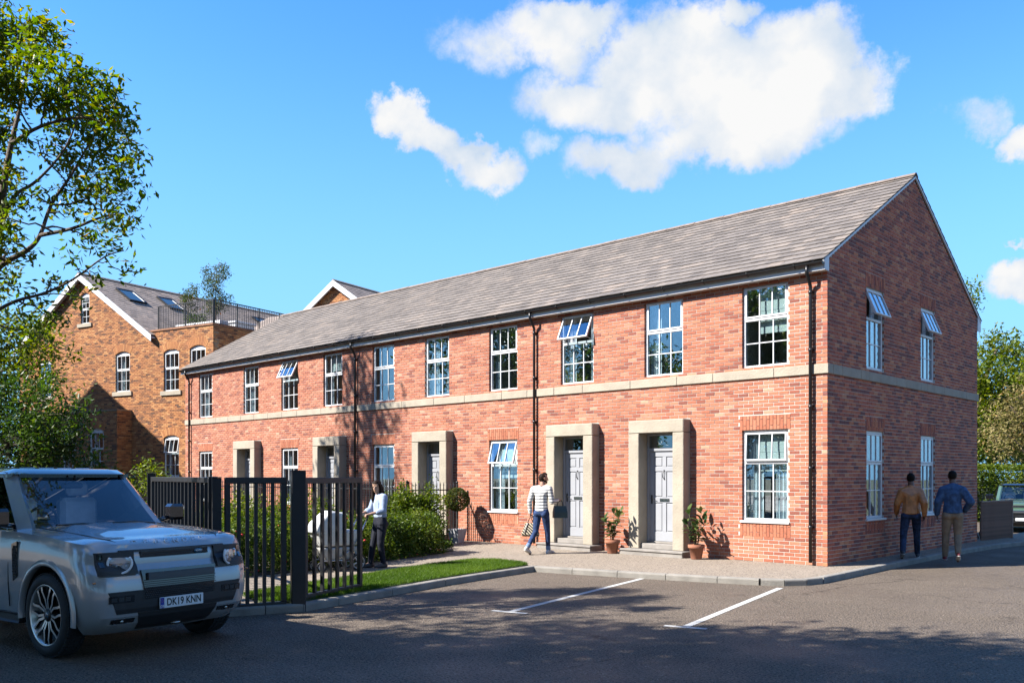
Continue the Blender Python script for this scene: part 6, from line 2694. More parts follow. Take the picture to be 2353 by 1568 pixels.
def leaves_from_clumps(cl, per, spread, size, aspect, droop, g, ratio=0.42, fold=0.35):
    """clump centres -> leaves; droop pulls the tips down"""
    cl = np.asarray(cl)
    n = len(cl) * per
    C = np.repeat(cl, per, 0) + g.normal(0, 1, (n, 3)) * np.array(spread)
    a = g.uniform(0, math.tau, n)
    el = g.normal(-droop, 0.55, n)
    s = size * g.uniform(0.65, 1.25, n) * 0.5
    U = np.stack([np.cos(a) * np.cos(el), np.sin(a) * np.cos(el), np.sin(el)], 1)
    rnd = g.normal(0, 1, (n, 3))
    W = np.cross(U, rnd)
    W /= np.linalg.norm(W, axis=1)[:, None] + 1e-9
    # keep blades mostly facing up
    flip = np.cross(U, np.array([0, 0, 1.0]))
    flip /= np.linalg.norm(flip, axis=1)[:, None] + 1e-9
    W = W * 0.55 + flip * 0.75
    W /= np.linalg.norm(W, axis=1)[:, None] + 1e-9
    return C, U * s[:, None], W * (s * ratio)[:, None]


def blob_clumps(blobs, dens, g, shell=0.55):
    out = []
    for (c, r) in blobs:
        r = (r, r, r) if isinstance(r, (int, float)) else r
        k = max(2, int(dens * r[0] * r[1] * r[2] ** 0.5 / 0.6))
        d = g.normal(0, 1, (k, 3))
        d /= np.linalg.norm(d, axis=1)[:, None]
        rad = shell + (1 - shell) * g.uniform(0, 1, k) ** 0.7
        out.append(np.array(c) + d * rad[:, None] * np.array(r))
    return np.concatenate(out)


def limb_path(a, c, g, wob=0.08, n=5):
    a, c = np.array(a, float), np.array(c, float)
    L_ = np.linalg.norm(c - a)
    pts = []
    for i in range(n + 1):
        t = i / n
        p = a + (c - a) * t + g.normal(0, wob * L_ * t * (1 - t) * 2, 3)
        p[2] += 0.10 * L_ * math.sin(math.pi * t) * 0.6
        pts.append(V(p))
    return pts


def make_tree(name, label, base, limbs, blobs, dens, per, size, m, seed, cat='tree', spread=0.16, droop=0.25, trunk_r=0.16, group=None, twigs=0.35, single=0, ratio=0.42, shell=0.55, stick=True, extra=None):
    g = np.random.default_rng(seed)
    base = V(base)
    t = thing(name, label, cat, base, 0, group)
    off = np.array(base)
    b = MB()
    nodes = []
    for (pts, r0, r1) in limbs:
        P_ = [V(p) - base for p in pts]
        # resample so that limbs bend softly
        Q_ = []
        for i in range(len(P_) - 1):
            p0 = P_[max(0, i - 1)]
            p1, p2 = P_[i], P_[i + 1]
            p3 = P_[min(len(P_) - 1, i + 2)]
            for s in range(4):
                u = s / 4
                Q_.append(0.5 * ((2 * p1) + (p2 - p0) * u + (2 * p0 - 5 * p1 + 4 * p2 - p3) * u * u + (3 * p1 - p0 - 3 * p2 + p3) * u ** 3))
        Q_.append(P_[-1])
        n = len(Q_)
        b.tube(Q_, [r0 + (r1 - r0) * (i / (n - 1)) ** 0.8 for i in range(n)], 8)
        for i, q in enumerate(Q_):
            if i > n * 0.15:
                nodes.append((np.array(q), r0 + (r1 - r0) * (i / (n - 1)) ** 0.8))
    cl = blob_clumps([((np.array(c) - off), r) for c, r in blobs], dens, g, shell)
    # branches from the limbs to the middle of every blob, then twigs to the clumps
    NP = np.array([q[0] for q in nodes])
    hubs = []
    for (c, r) in blobs:
        c = np.array(c) - off
        d = np.linalg.norm(NP - c, axis=1)
        k = int(np.argmin(d + np.maximum(0, NP[:, 2] - c[2]) * 0.8))
        a, ra = nodes[k]
        pth = limb_path(a, c, g, 0.10)
        r0 = min(ra * 0.6, 0.012 + 0.012 * np.linalg.norm(c - a))
        b.tube(pth, [r0 + (0.006 - r0) * i / 5 for i in range(6)], 6, cap=False)
        for i in (2, 3, 4, 5):
            hubs.append(np.array(pth[i]))
    HB = np.concatenate([np.array(hubs), NP])
    for c in cl:
        if g.uniform() > twigs:
            continue
        d = np.linalg.norm(HB - c, axis=1)
        k = int(np.argmin(d))
        pth = limb_path(HB[k], c, g, 0.12, 3)
        r0 = 0.0035 + 0.004 * d[k]
        b.tube(pth, [r0, r0 * 0.8, r0 * 0.6, 0.002], 4, cap=False)
    b.build('trunk', M['bark'], t)
    C, U, W = leaves_from_clumps(cl, per, spread, size, 1, droop, g, ratio)
    tone = np.clip(np.repeat(g.uniform(0.0, 0.75, len(cl)), per) * 0.6 + g.uniform(0, 0.55, len(C)), 0, 1)
    if single:
        # the leaves nearest the viewer are pieces of their own
        dist = np.linalg.norm(C + off - np.array(CAM), axis=1)
        rel = C + off - np.array(CAM)
        rr = (rel @ np.array(RIGHT)) / (rel @ np.array(AHEAD))
        vis = (rr > -0.56) & (rel[:, 2] / (rel @ np.array(AHEAD)) < 0.5)
        order = np.argsort(np.where(vis, dist, 1e6))[:single]
        me0 = scatter_mesh('leaf', np.zeros((1, 3)), np.array([[0, size * 0.5, 0]]), np.array([[size * 0.5 * ratio, 0, 0]]), np.array([0.5]), single_mat(m), 0.35)
        for i in order:
            o = link('leaf', me0, t)
            u = V(U[i]).normalized()
            w = V(W[i]).normalized()
            w = (w - u * w.dot(u)).normalized()
            nn = w.cross(u)
            Mx = Matrix((w, u, nn)).transposed().to_4x4()
            o.matrix_local = Matrix.Translation(V(C[i])) @ Mx @ Matrix.Diagonal((1, np.linalg.norm(U[i]) / (size * 0.5), 1, 1))
        keep = np.ones(len(C), bool)
        keep[order] = False
        C, U, W, tone = C[keep], U[keep], W[keep], tone[keep]
    link('crown', scatter_mesh('crown', C, U, W, tone, m, 0.35), t, 'stuff')
    return t


_single = {}


def single_mat(m):
    if m.name not in _single:
        c = m.copy()
        c.name = m.name + ' single'
        N, L = c.node_tree.nodes, c.node_tree.links
        at = [n for n in N if n.type == 'ATTRIBUTE'][0]
        oi = N.new('ShaderNodeObjectInfo')
        for l in list(at.outputs['Fac'].links):
            to = l.to_socket
            L.remove(l)
            L.new(oi.outputs['Random'], to)
        _single[m.name] = c
    return _single[m.name]


def sp(u, v, D):
    """spot in space: u, v are pixels of a 2352 x 1568 image, cast out through the camera to D metres ahead"""
    return site((u - 1176) / 2070.0 * D, D, 1.85 + (1092 - v) / 2070.0 * D)


# --- the tall ash-like tree overhanging from the left
D0 = 11.5
g0 = np.random.default_rng(5)
bl = []
for (u, v, r) in [(30, 75, 62), (-40, 60, 80), (95, 100, 60), (60, 165, 70), (150, 165, 55), (110, 225, 62), (190, 215, 60), (235, 205, 45), (250, 265, 55), (180, 290, 62), (285, 305, 42), (320, 365, 30), (235, 345, 58),
                  (160, 370, 52), (280, 390, 45), (240, 435, 50), (305, 450, 30), (185, 440, 46), (290, 495, 34), (235, 505, 42), (150, 500, 30), (20, 205, 55), (-60, 180, 90), (-150, 120, 110), (-220, 260, 120), (-120, 320, 90),
                  (15, 545, 48), (50, 590, 30), (-60, 560, 70), (-160, 520, 110), (205, 555, 30), (262, 570, 28), (280, 625, 24), (225, 625, 26), (165, 600, 22), (120, 640, 30), (185, 680, 26), (80, 690, 26), (45, 720, 28), (10, 660, 24), (130, 745, 28), (60, 760, 30), (95, 430, 22), (40, 440, 26), (0, 300, 62), (-25, 430, 75), (15, 640, 42), (25, 380, 36), (5, 500, 40), (70, 480, 24), (60, 320, 26), (120, 330, 26)]:
    D = D0 + g0.uniform(-0.9, 1.1)
    rr = r / 2070 * D
    bl.append((tuple(sp(u, v, D)), (rr, rr, rr * 0.9)))
LB = site(-7.5, D0 + 0.2, 0.0)
limbs = [([LB, sp(-140, 900, D0 + .2), sp(-60, 690, D0 + .1), sp(-12, 560, D0), sp(8, 430, D0), sp(26, 330, D0), sp(45, 250, D0 + .2), sp(70, 130, D0 + .3)], 0.10, 0.012),
         ([sp(-60, 690, D0 + .1), sp(0, 612, D0 - .1), sp(62, 575, D0 - .2), sp(92, 540, D0 - .2), sp(118, 470, D0 - .1), sp(165, 400, D0), sp(205, 330, D0 + .2), sp(250, 265, D0 + .3)], 0.045, 0.008),
         ([sp(-12, 560, D0), sp(30, 455, D0 + .3), sp(85, 415, D0 + .5), sp(150, 340, D0 + .6), sp(190, 240, D0 + .7)], 0.035, 0.008),
         ([sp(-80, 760, D0), sp(-10, 715, D0 - .3), sp(40, 690, D0 - .4), sp(105, 672, D0 - .5), sp(170, 640, D0 - .5), sp(240, 590, D0 - .5), sp(285, 575, D0 - .5)], 0.03, 0.006),
         ([sp(92, 540, D0 - .2), sp(165, 525, D0 - .4), sp(230, 500, D0 - .5), sp(285, 490, D0 - .6)], 0.028, 0.008),
         ([sp(26, 330, D0), sp(95, 290, D0 - .3), sp(190, 270, D0 - .4), sp(280, 300, D0 - .4)], 0.03, 0.008),
         ([sp(-140, 900, D0 + .2), sp(-200, 600, D0 + .3), sp(-230, 300, D0 + .3)], 0.10, 0.03)]
make_tree('tree', 'tall loose leaved tree overhanging from the left above the silver car', LB, limbs, bl, 205, 18, 0.105, M['leafA'], 21, spread=0.085, droop=0.35, twigs=0.5, single=280, shell=0.15)

# --- yellow green small tree and dark thicket at the left edge
bl = [(tuple(sp(u, v, 20 + g0.uniform(-1, 1))), r / 2070 * 20) for (u, v, r) in [(40, 790, 75), (105, 775, 50), (140, 800, 35), (0, 860, 80), (-70, 800, 100), (70, 850, 60), (-40, 720, 60), (20, 745, 35)]]
make_tree('tree', 'small yellow green tree at the left edge, in front of the brown building', site(-12.2, 20, 0.1), [([site(-12.2, 20, 0.1), sp(-40, 1000, 20), sp(-20, 860, 20), sp(30, 770, 20)], 0.09, 0.015)], bl, 75, 18, 0.13, M['leafY'], 22, spread=0.15)
bl = [(tuple(sp(u, v, 18.5 + g0.uniform(-1, 1))), r / 2070 * 18.5) for (u, v, r) in [(30, 930, 80), (110, 920, 62), (160, 960, 48), (100, 1000, 75), (20, 1020, 90), (165, 1020, 45), (-70, 960, 120), (60, 1070, 80), (150, 1075, 60), (185, 935, 20)]]
make_tree('bush', 'broad dark green bush behind the roof of the silver car', site(-10.2, 18.5, 0.1), [([site(-10.2, 18.5, 0.1), sp(40, 1080, 18.5), sp(60, 990, 18.5), sp(90, 920, 18.5)], 0.06, 0.012)], bl, 120, 18, 0.11, M['leafD'], 23, cat='bush', spread=0.14, droop=0.35)
bl = [(tuple(sp(u, v, 21 + g0.uniform(-.5, .5))), r / 2070 * 21) for (u, v, r) in [(232, 1075, 30), (262, 1100, 30), (205, 1060, 22), (285, 1125, 25), (240, 1130, 40), (210, 1120, 40)]]
make_tree('bush', 'dark leggy shrub between the car roof and the bay windows', site(-9.4, 21, 0.1), [([site(-9.4, 21, 0.1), sp(240, 1150, 21), sp(240, 1090, 21)], 0.03, 0.01)], bl, 130, 16, 0.12, M['leafD'], 24, cat='bush', spread=0.12)
bl = [(tuple(sp(u, v, 26 + g0.uniform(-.5, .5))), r / 2070 * 26) for (u, v, r) in [(335, 1085, 28), (362, 1100, 22), (310, 1108, 22), (345, 1120, 30), (385, 1108, 16)]]
make_tree('bush', 'pale green shrub behind the garden railing, left of the long black fence', site(-10.5, 26, 0.1), [([site(-10.5, 26, 0.1), sp(340, 1140, 26), sp(342, 1100, 26)], 0.03, 0.01)], bl, 150, 16, 0.13, M['leafY'], 25, cat='bush', spread=0.13)

# --- plants on the flat roof
RX = Matrix.Translation((-27.74, 2.05, 0)) @ Matrix.Rotation(R(13.57), 4, 'Z')
tr = thing('roof_planter', 'long grey planter trough behind the roof balustrade', 'planter', tuple(RX @ V((-2.0, 1.2, PZ))), R(13.57))
MB().bevbox(-1.5, 1.35, -0.25, 0.25, 0.0, 0.42, 0.02).build('trough', M['fascia'], tr)
for (x, h, sd, lb, br) in ((-2.95, 2.0, 31, 'shorter thin roof tree with red tips behind the balustrade, left one', [(0, 1.9, .34), (0.25, 1.5, .36), (-.25, 1.65, .3), (0.1, 1.1, .35), (0.3, 2.1, .2)]),
                       (-1.2, 2.9, 32, 'taller forked roof tree behind the balustrade, right one', [(-.45, 2.5, .36), (0.45, 2.6, .42), (0.6, 2.1, .36), (-.35, 2.0, .4), (-.2, 1.4, .5), (0.2, 1.2, .45), (-.5, 0.95, .4), (-.45, 2.85, .2), (.35, 2.95, .22)])):
    bs = RX @ V((x, 1.2, PZ + 0.42))
    make_tree('roof_tree', lb, bs, [([bs, bs + V((0, 0, h * .35)), bs + V((0.1, 0, h * .8))], 0.03, 0.01)], [(tuple(RX @ V((x + dx * 0.85, 1.2 + g0.uniform(-.25, .25), PZ + dz * 0.86 + 0.3))), r * 0.82) for dx, dz, r in br], 260, 12, 0.11, M['leafR'], sd, spread=0.10)
bs = RX @ V((-2.6, 1.2, PZ + 0.42))
make_tree('roof_shrub', 'low green shrub in the roof planter behind the balustrade', bs, [([bs, bs + V((0, 0, 0.2)), bs + V((0, 0, 0.4))], 0.015, 0.006)], [(tuple(bs + V((dx, 0.05, 0.2))), 0.28) for dx in (-.4, 0, .4)], 260, 12, 0.12, M['leafD'], 33, cat='shrub', spread=0.08)


# --- clipped and loose hedges
def hedge(name, label, p, q, w, h, n, m, seed, size=0.055, z0=0.12, cat='hedge', rough=0.10, flowers=0, top=0.0, red=None):
    g = np.random.default_rng(seed)
    p, q = V((p[0], p[1], 0)), V((q[0], q[1], 0))
    t = q - p
    L_ = t.length
    rz = math.atan2(t.y, t.x)
    hd = thing(name, label, cat, (p.x, p.y, z0), rz)
    # leaves on a lumpy box: choose faces by area
    A = np.array([L_ * w, L_ * h, L_ * h, w * h, w * h])
    f = g.choice(5, n, p=A / A.sum())
    a, c = g.uniform(0, 1, n), g.uniform(0, 1, n)
    P = np.zeros((n, 3))
    P[:, 0] = np.select([f == 3, f == 4], [0 * a, a * 0 + L_], a * L_)
    P[:, 1] = np.select([f == 0, f == 1, f == 2], [(c - .5) * w, c * 0 - w / 2, c * 0 + w / 2], (a - .5) * w)
    P[:, 2] = np.select([f == 0], [c * 0 + h], c * h)
    lump = np.sin(P[:, 0] * 3.1 + seed) * np.cos(P[:, 1] * 4 + P[:, 2] * 3.3) + 0.6 * np.sin(P[:, 0] * 7.7 + P[:, 2] * 5)
    cen = np.array([0, 0, h * 0.5])
    dirn_ = np.stack([np.where(f == 3, -1, np.where(f == 4, 1, 0)), np.where(f == 1, -1, np.where(f == 2, 1, 0)), np.where(f == 0, 1, 0)], 1).astype(float)
    P += dirn_ * (lump * rough + g.normal(0, rough * 0.8, n))[:, None]
    P += g.normal(0, 0.02, (n, 3))
    # round the shoulders
    sh = np.clip((P[:, 2] - h * 0.72) / (h * 0.28), 0, 1)
    P[:, 1] *= 1 - 0.22 * sh ** 2
    P[:, 2] = np.maximum(P[:, 2], 0.02)
    a = g.uniform(0, math.tau, n)
    el = g.normal(0.1, 0.6, n)
    s = size * g.uniform(0.7, 1.3, n) * 0.5
    U = np.stack([np.cos(a) * np.cos(el), np.sin(a) * np.cos(el), np.sin(el)], 1)
    W = np.cross(U, g.normal(0, 1, (n, 3)))
    W /= np.linalg.norm(W, axis=1)[:, None] + 1e-9
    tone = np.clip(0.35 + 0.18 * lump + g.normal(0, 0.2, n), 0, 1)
    o = link('foliage', scatter_mesh('foliage', P, U * s[:, None], W * (s * 0.55)[:, None], tone, m, 0.3), hd, 'stuff')
    b = MB()
    for k in range(int(L_ * 7)):
        x, y = g.uniform(0.05, max(0.1, L_ - 0.05)), g.uniform(-w * .35, w * .35)
        b.tube([(x, y, -0.02), (x + g.normal(0, .06), y + g.normal(0, .06), h * 0.5), (x + g.normal(0, .12), y + g.normal(0, .12), h * 0.95)], [0.012, 0.008, 0.004], 5, cap=False)
    b.build('stems', M['bark'], hd, 'stuff')
    # dim heart of twigs so that light does not pass straight through
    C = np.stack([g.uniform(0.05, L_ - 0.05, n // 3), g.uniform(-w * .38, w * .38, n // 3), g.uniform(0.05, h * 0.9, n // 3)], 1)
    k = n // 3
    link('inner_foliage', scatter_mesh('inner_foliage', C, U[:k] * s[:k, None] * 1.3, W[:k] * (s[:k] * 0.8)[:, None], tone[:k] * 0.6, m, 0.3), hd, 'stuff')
    for i in range(flowers):
        j = int(g.integers(0, n))
        b = MB()
        b.ell((0, 0, 0), (0.026, 0.026, 0.020), 7, 5)
        fo = b.build('flower', M['flower'], hd)
        fo.location = P[j] + dirn_[j] * 0.02
    return hd


M['flower'] = mat('red flower', (0.50, 0.015, 0.02), 0.6)
M['leafH'] = leaf_mat('hedge leaf', [(0.0, (0.042, 0.078, 0.012)), (0.5, (0.105, 0.155, 0.020)), (1.0, (0.24, 0.26, 0.04))], 0.3, 0.4)
hedge('hedge', 'rounded low green hedge on the bed right behind the woman', (-7.55, -5.3), (-8.1, -3.15), 1.05, 0.75, 13000, M['leafH'], 41, 0.06, flowers=6)
hedge('rose_hedge', 'shrubby hedge with red roses on the bed behind the pram', (-6.95, -9.0), (-7.3, -5.6), 0.85, 0.80, 14000, M['leafH'], 42, 0.055, flowers=34)
hedge('rose_hedge', 'tall mixed shrub border seen through the gate leaf beside the car', (-9.6, -8.9), (-9.9, -4.6), 1.2, 0.95, 15000, M['leafY'], 43, 0.065, rough=0.20, flowers=12)
hedge('climbing_shrub', 'leafy climber on the end of the garden railing beside the third door', (-9.9, -2.55), (-9.75, -1.45), 0.5, 1.25, 5000, M['leafY'], 44, 0.075, cat='shrub', rough=0.18)
hedge('ivy', 'dense ivy behind the garden railing left of the climber', (-11.9, -1.6), (-10.4, -1.6), 0.4, 1.15, 7000, M['leafH'], 45, 0.075, cat='shrub', rough=0.1)
hedge('low_shrub', 'low loose shrubs along the foot of the far railing', (-24.0, -2.9), (-12.6, -2.9), 0.7, 0.55, 12000, M['leafH'], 46, 0.08, cat='shrub', rough=0.14)
hedge('ground_cover', 'small trailing plant at the bed corner near the third door step', (-8.9, -2.45), (-8.35, -2.2), 0.35, 0.16, 900, M['leafH'], 47, 0.06, cat='shrub', rough=0.05)

# topiary ball in its pale pot
tp = thing('topiary', 'round clipped topiary ball on a thin stem in a pale pot by a door', 'potted plant', (-9.80, -0.62, 0.10), R(8))
b = MB()
t0, t1 = 0.125, 0.185
b.add([(-t0, -t0, 0), (t0, -t0, 0), (t0, t0, 0), (-t0, t0, 0), (-t1, -t1, .36), (t1, -t1, .36), (t1, t1, .36), (-t1, t1, .36), (-t1 + .02, -t1 + .02, .36), (t1 - .02, -t1 + .02, .36), (t1 - .02, t1 - .02, .36), (-t1 + .02, t1 - .02, .36), (-t1 + .03, -t1 + .03, .31), (t1 - .03, -t1 + .03, .31), (t1 - .03, t1 - .03, .31), (-t1 + .03, t1 - .03, .31)],
      [[3, 2, 1, 0]] + [[i + 4 * l, (i + 1) % 4 + 4 * l, (i + 1) % 4 + 4 * l + 4, i + 4 * l + 4] for l in (0, 1, 2) for i in range(4)] + [[12, 13, 14, 15]])
M['potpale'] = mat('pale grey tapered pot', (0.40, 0.40, 0.42), 0.5, var=0.05)
b.build('pot', M['potpale'], tp)
MB().tube([(0, 0, 0.3), (0.01, 0, 0.6), (0, 0.005, 1.0)], [0.018, 0.015, 0.012], 7).build('stem', M['bark'], tp)
g1 = np.random.default_rng(9)
n = 3800
d = g1.normal(0, 1, (n, 3))
d /= np.linalg.norm(d, axis=1)[:, None]
P = np.array([0, 0, 1.13]) + d * (0.31 * (0.80 + 0.22 * g1.uniform(0, 1, n) ** 0.5 + 0.05 * np.sin(d[:, 0] * 9) * np.cos(d[:, 2] * 8)))[:, None]
a = g1.normal(0, 1, (n, 3)) + d * 0.8
a /= np.linalg.norm(a, axis=1)[:, None]
W = np.cross(a, g1.normal(0, 1, (n, 3)))
W /= np.linalg.norm(W, axis=1)[:, None]
link('foliage', scatter_mesh('foliage', P, a * 0.024, W * 0.013, g1.uniform(0.1, 0.9, n), M['leafR'], 0.3), tp, 'stuff')

# --- right hand background
hedge('hedge', 'tall clipped hedge behind the green car at the right edge', tuple(site(16.9, 36.5))[:2], tuple(site(26, 37.5))[:2], 1.2, 2.2, 26000, M['leafY'], 51, 0.10, z0=0.0, rough=0.06)


def blobs_at(lst, D, jit, seed):
    g = np.random.default_rng(seed)
    return [(tuple(sp(u, v, D + g.uniform(-jit, jit))), r / 2070 * D) for (u, v, r) in lst]


make_tree('tree', 'large sunlit yellow green tree beyond the gable, right edge', site(22.0, 44, 0), [([site(22, 44, 0), sp(2235, 1000, 44), sp(2260, 880, 44), sp(2290, 800, 44)], 0.25, 0.05)],
          blobs_at([(2285, 800, 38), (2320, 810, 38), (2265, 850, 40), (2340, 850, 50), (2290, 900, 50), (2250, 920, 45), (2345, 930, 50), (2260, 990, 50), (2310, 1010, 55), (2400, 900, 90), (2230, 870, 35), (2420, 1000, 80)], 44, 1.5, 1), 26, 22, 0.24, M['leafY'], 52, spread=0.3, trunk_r=0.3)
make_tree('tree', 'pale blossom tree with orange tints above the clipped hedge, right edge', site(22.6, 38.5, 0), [([site(22.6, 38.5, 0), sp(2370, 1060, 38.5), sp(2350, 980, 38.5), sp(2320, 930, 38.5)], 0.14, 0.03), ([sp(2370, 1060, 38.5), sp(2330, 1010, 38.5), sp(2290, 985, 38.5)], 0.05, 0.015)],
          blobs_at([(2330, 930, 40), (2300, 965, 36), (2345, 985, 48), (2290, 1010, 36), (2330, 1030, 40), (2270, 985, 24), (2390, 950, 60), (2360, 910, 30)], 38.5, 1.2, 2), 30, 20, 0.16, M['blossom'], 53, spread=0.25)
make_tree('tree', 'tree whose top shows beside the right roof slope of the terrace', site(23.6, 46, 0), [([site(23.6, 46, 0), sp(2230, 900, 46), sp(2228, 700, 46)], 0.25, 0.04)],
          blobs_at([(2232, 662, 18), (2215, 680, 24), (2195, 700, 40), (2180, 760, 50), (2130, 800, 60), (2240, 690, 12)], 46, 1, 3), 26, 22, 0.22, M['leafA'], 54, spread=0.25)
for i, (la, dp, r, lb) in enumerate([(33, 62, 3.6, 'broad background tree far behind the hedge, right edge'), (24.5, 66, 3.4, 'rounded background tree far behind the yellow green tree'), (42, 58, 3.6, 'background tree beyond the right edge of the view')]):
    c = site(la, dp, 4.6)
    make_tree('tree', lb, site(la, dp, 0), [([site(la, dp, 0), c - V((0, 0, 1)), c + V((0, 0, 1))], 0.3, 0.06)],
              [(tuple(c + V((dx, dy, dz))), r * 0.6) for dx, dy, dz in ((0, 0, 1.4), (2, .5, 0), (-2, 0, 0), (0, -1.6, -.4), (0.6, 1.6, .4))], 10, 26, 0.34, M['leafD'], 60 + i, spread=0.5)

# bare shrub twigs behind the slatted fence
ts = thing('bare_shrub', 'thin bare dark stems rising behind the brown slatted fence', 'shrub', (0.0, 10.3, 0.1))
b = MB()
g2 = np.random.default_rng(4)
for k in range(14):
    x, y = g2.normal(-0.25, 0.1), g2.uniform(-0.5, 0.6)
    b.tube([(x, y, 0), (x + g2.normal(0, .08), y + g2.normal(0, .12), 0.8), (x + g2.normal(0, .15), y + g2.normal(0, .3), g2.uniform(1.25, 1.7))], [0.012, 0.009, 0.003], 5, cap=False)
b.build('stems', M['bark'], ts, 'stuff')


# --- big trees behind the viewer: they shade the foreground and show in the window panes
def shade_tree(label, la, dp, lst, seed, dens=11, per=30, size=0.26, m='leafA'):
    base = site(la, dp, 0)
    zt = max(q[2] for q in lst)
    make_tree('tree', label, base, [([base, site(la, dp, 3), site(la + .3, dp + .2, zt * .65), site(la + .2, dp, zt)], 0.28, 0.06)],
              [(tuple(site(a, c, zz)), r) for a, c, zz, r in lst], dens, per, size, M[m], seed, spread=0.30, twigs=0.15)


shade_tree('big tree left of the viewer with its crown high over the parking bays', -9.5, 5.0,
           [(-12, 6.2, 8.0, 1.9), (-10.3, 6.8, 9.6, 2.0), (-8.0, 6.6, 8.6, 1.8), (-6.3, 6.0, 9.4, 1.8), (-9, 4.5, 11, 2.2), (-6.6, 4.2, 11, 2.0), (-12.5, 4.2, 10.4, 2.2), (-4.9, 5.0, 9.7, 1.6), (-8.0, 5.2, 7.2, 1.5), (-11.0, 5.3, 6.2, 1.6), (-4.4, 4.0, 11.5, 1.8)], 71)
shade_tree('big tree further left of the viewer, over the silver car', -16.0, 6.5,
           [(-17, 7.8, 8.6, 2.0), (-15, 7.2, 7.4, 1.9), (-16, 6, 10.6, 2.2), (-13.4, 6.6, 9.6, 1.8), (-19, 6, 9.6, 2.0), (-14.8, 9.0, 8.2, 1.0)], 72)
shade_tree('tall narrow tree beyond the left edge, shading the terrace wall', -16.2, 24.0,
           [(-16.2, 24.2, 15.6, 1.2), (-15.6, 24.6, 14.0, 1.2), (-17.4, 24, 14.4, 1.3), (-18.2, 24, 12.6, 1.3), (-15.2, 23.6, 12.9, 0.8)], 73, dens=7)
for i, (la, dp) in enumerate(((-14, -3), (-24, 9), (-6, -8), (-27, 16), (-3, -6), (-29, 24), (4, -7), (11, -5))):
    g = np.random.default_rng(80 + i)
    lst = [(la + g.normal(0, 1.8), dp + g.normal(0, 1.4), g.uniform(3, 10), g.uniform(1.6, 2.5)) for k in range(11)]
    shade_tree(['bushy tree behind the viewer facing the second door', 'spreading tree left of the shade trees', 'bushy tree behind the viewer facing the gable corner', 'bushy tree far left of the silver car', 'bushy tree close behind the viewer', 'dense tree far left of the garden', 'dense tree behind the viewer, opposite the bays', 'dense tree behind the viewer to the right'][i], la, dp, lst, 90 + i, dens=8, per=26, size=0.34, m='leafD' if i % 2 else 'leafA')
# ================================================================ bags, pram, pots
def frame_of(loc, rz):
    return Matrix.Translation(loc) @ Matrix.Rotation(rz, 4, 'Z')


F1 = frame_of(man1_loc, man1_rz)
M['baggreen'] = mat('dark green leather', (0.010, 0.028, 0.028), 0.4, var=0.2, bump=0.2, bscale=60)
M['zebra'] = cloth('zebra patterned cloth', (0.36, 0.30, 0.21), 0.8, stripes={'pitch': 0.066, 'w': 0.58, 'col': (0.012, 0.010, 0.009), 'diag': True}, bump=0.3)
p = F1 @ V((0.285, 0.36, 0.0))
bag = thing('handbag', "dark green structured handbag in the striped man's forward hand", 'bag', (p.x, p.y, 0.10 + 0.80), ANG(RIGHT) + R(90) - R(90))
b = MB()
t0 = [(-0.15, -0.075), (0.15, -0.075), (0.15, 0.075), (-0.15, 0.075)]
vs = [(x * 1.05, y, 0.0) for x, y in t0] + [(x * 1.04, y * 0.95, 0.13) for x, y in t0] + [(x * 0.93, y * 0.5, 0.27) for x, y in t0]
b.add(vs, [[3, 2, 1, 0], [8, 9, 10, 11]] + [[i + 4 * l, (i + 1) % 4 + 4 * l, (i + 1) % 4 + 4 * l + 4, i + 4 * l + 4] for l in (0, 1) for i in range(4)])
b.build('bag_body', M['baggreen'], bag)
for y in (-0.025, 0.025):
    k = MB()
    k.tube([(-0.07, y, 0.262), (-0.055, y, 0.35), (-0.02, y * 0.5, 0.40), (0.02, y * 0.5, 0.40), (0.055, y, 0.35), (0.07, y, 0.262)], 0.006, 6)
    k.build('strap', M['baggreen'], bag)
MB().bevbox(-0.02, 0.02, -0.058, -0.05, 0.155, 0.175, 0.002).build('clasp', M['chrome'], bag)
bag.rotation_euler = (0, 0, math.atan2(RIGHT.y, RIGHT.x) + R(12))
p = F1 @ V((-0.265, -0.03, 0.0))
z = thing('holdall', "black and cream zebra patterned holdall hanging from the striped man's lowered hand", 'bag', (p.x, p.y, 0.10 + 0.38), math.atan2(RIGHT.y, RIGHT.x) + R(-20))
f = Flesh()
f.hull(((-0.17, 0, 0.05), (0.04, 0.09, 0.05)), ((0.17, 0, 0.05), (0.04, 0.09, 0.05)), ((-0.09, 0, 0.27), (0.04, 0.05, 0.04)), ((0.09, 0, 0.27), (0.04, 0.05, 0.04)))
f.fuse('bag_body', M['zebra'], z, 0.012, 4)
k = MB()
k.tube([(-0.06, -0.05, 0.28), (-0.03, -0.02, 0.38), (0.0, 0.0, 0.435), (0.03, 0.02, 0.38), (0.06, 0.05, 0.28)], 0.009, 6)
k.build('strap', M['hairdark'], z)
k = MB()
k.tube([(-0.04, -0.05, 0.31), (-0.085, -0.082, 0.2), (-0.11, -0.1, 0.08)], 0.009, 6)
k.build('trim', M['sole'], z)

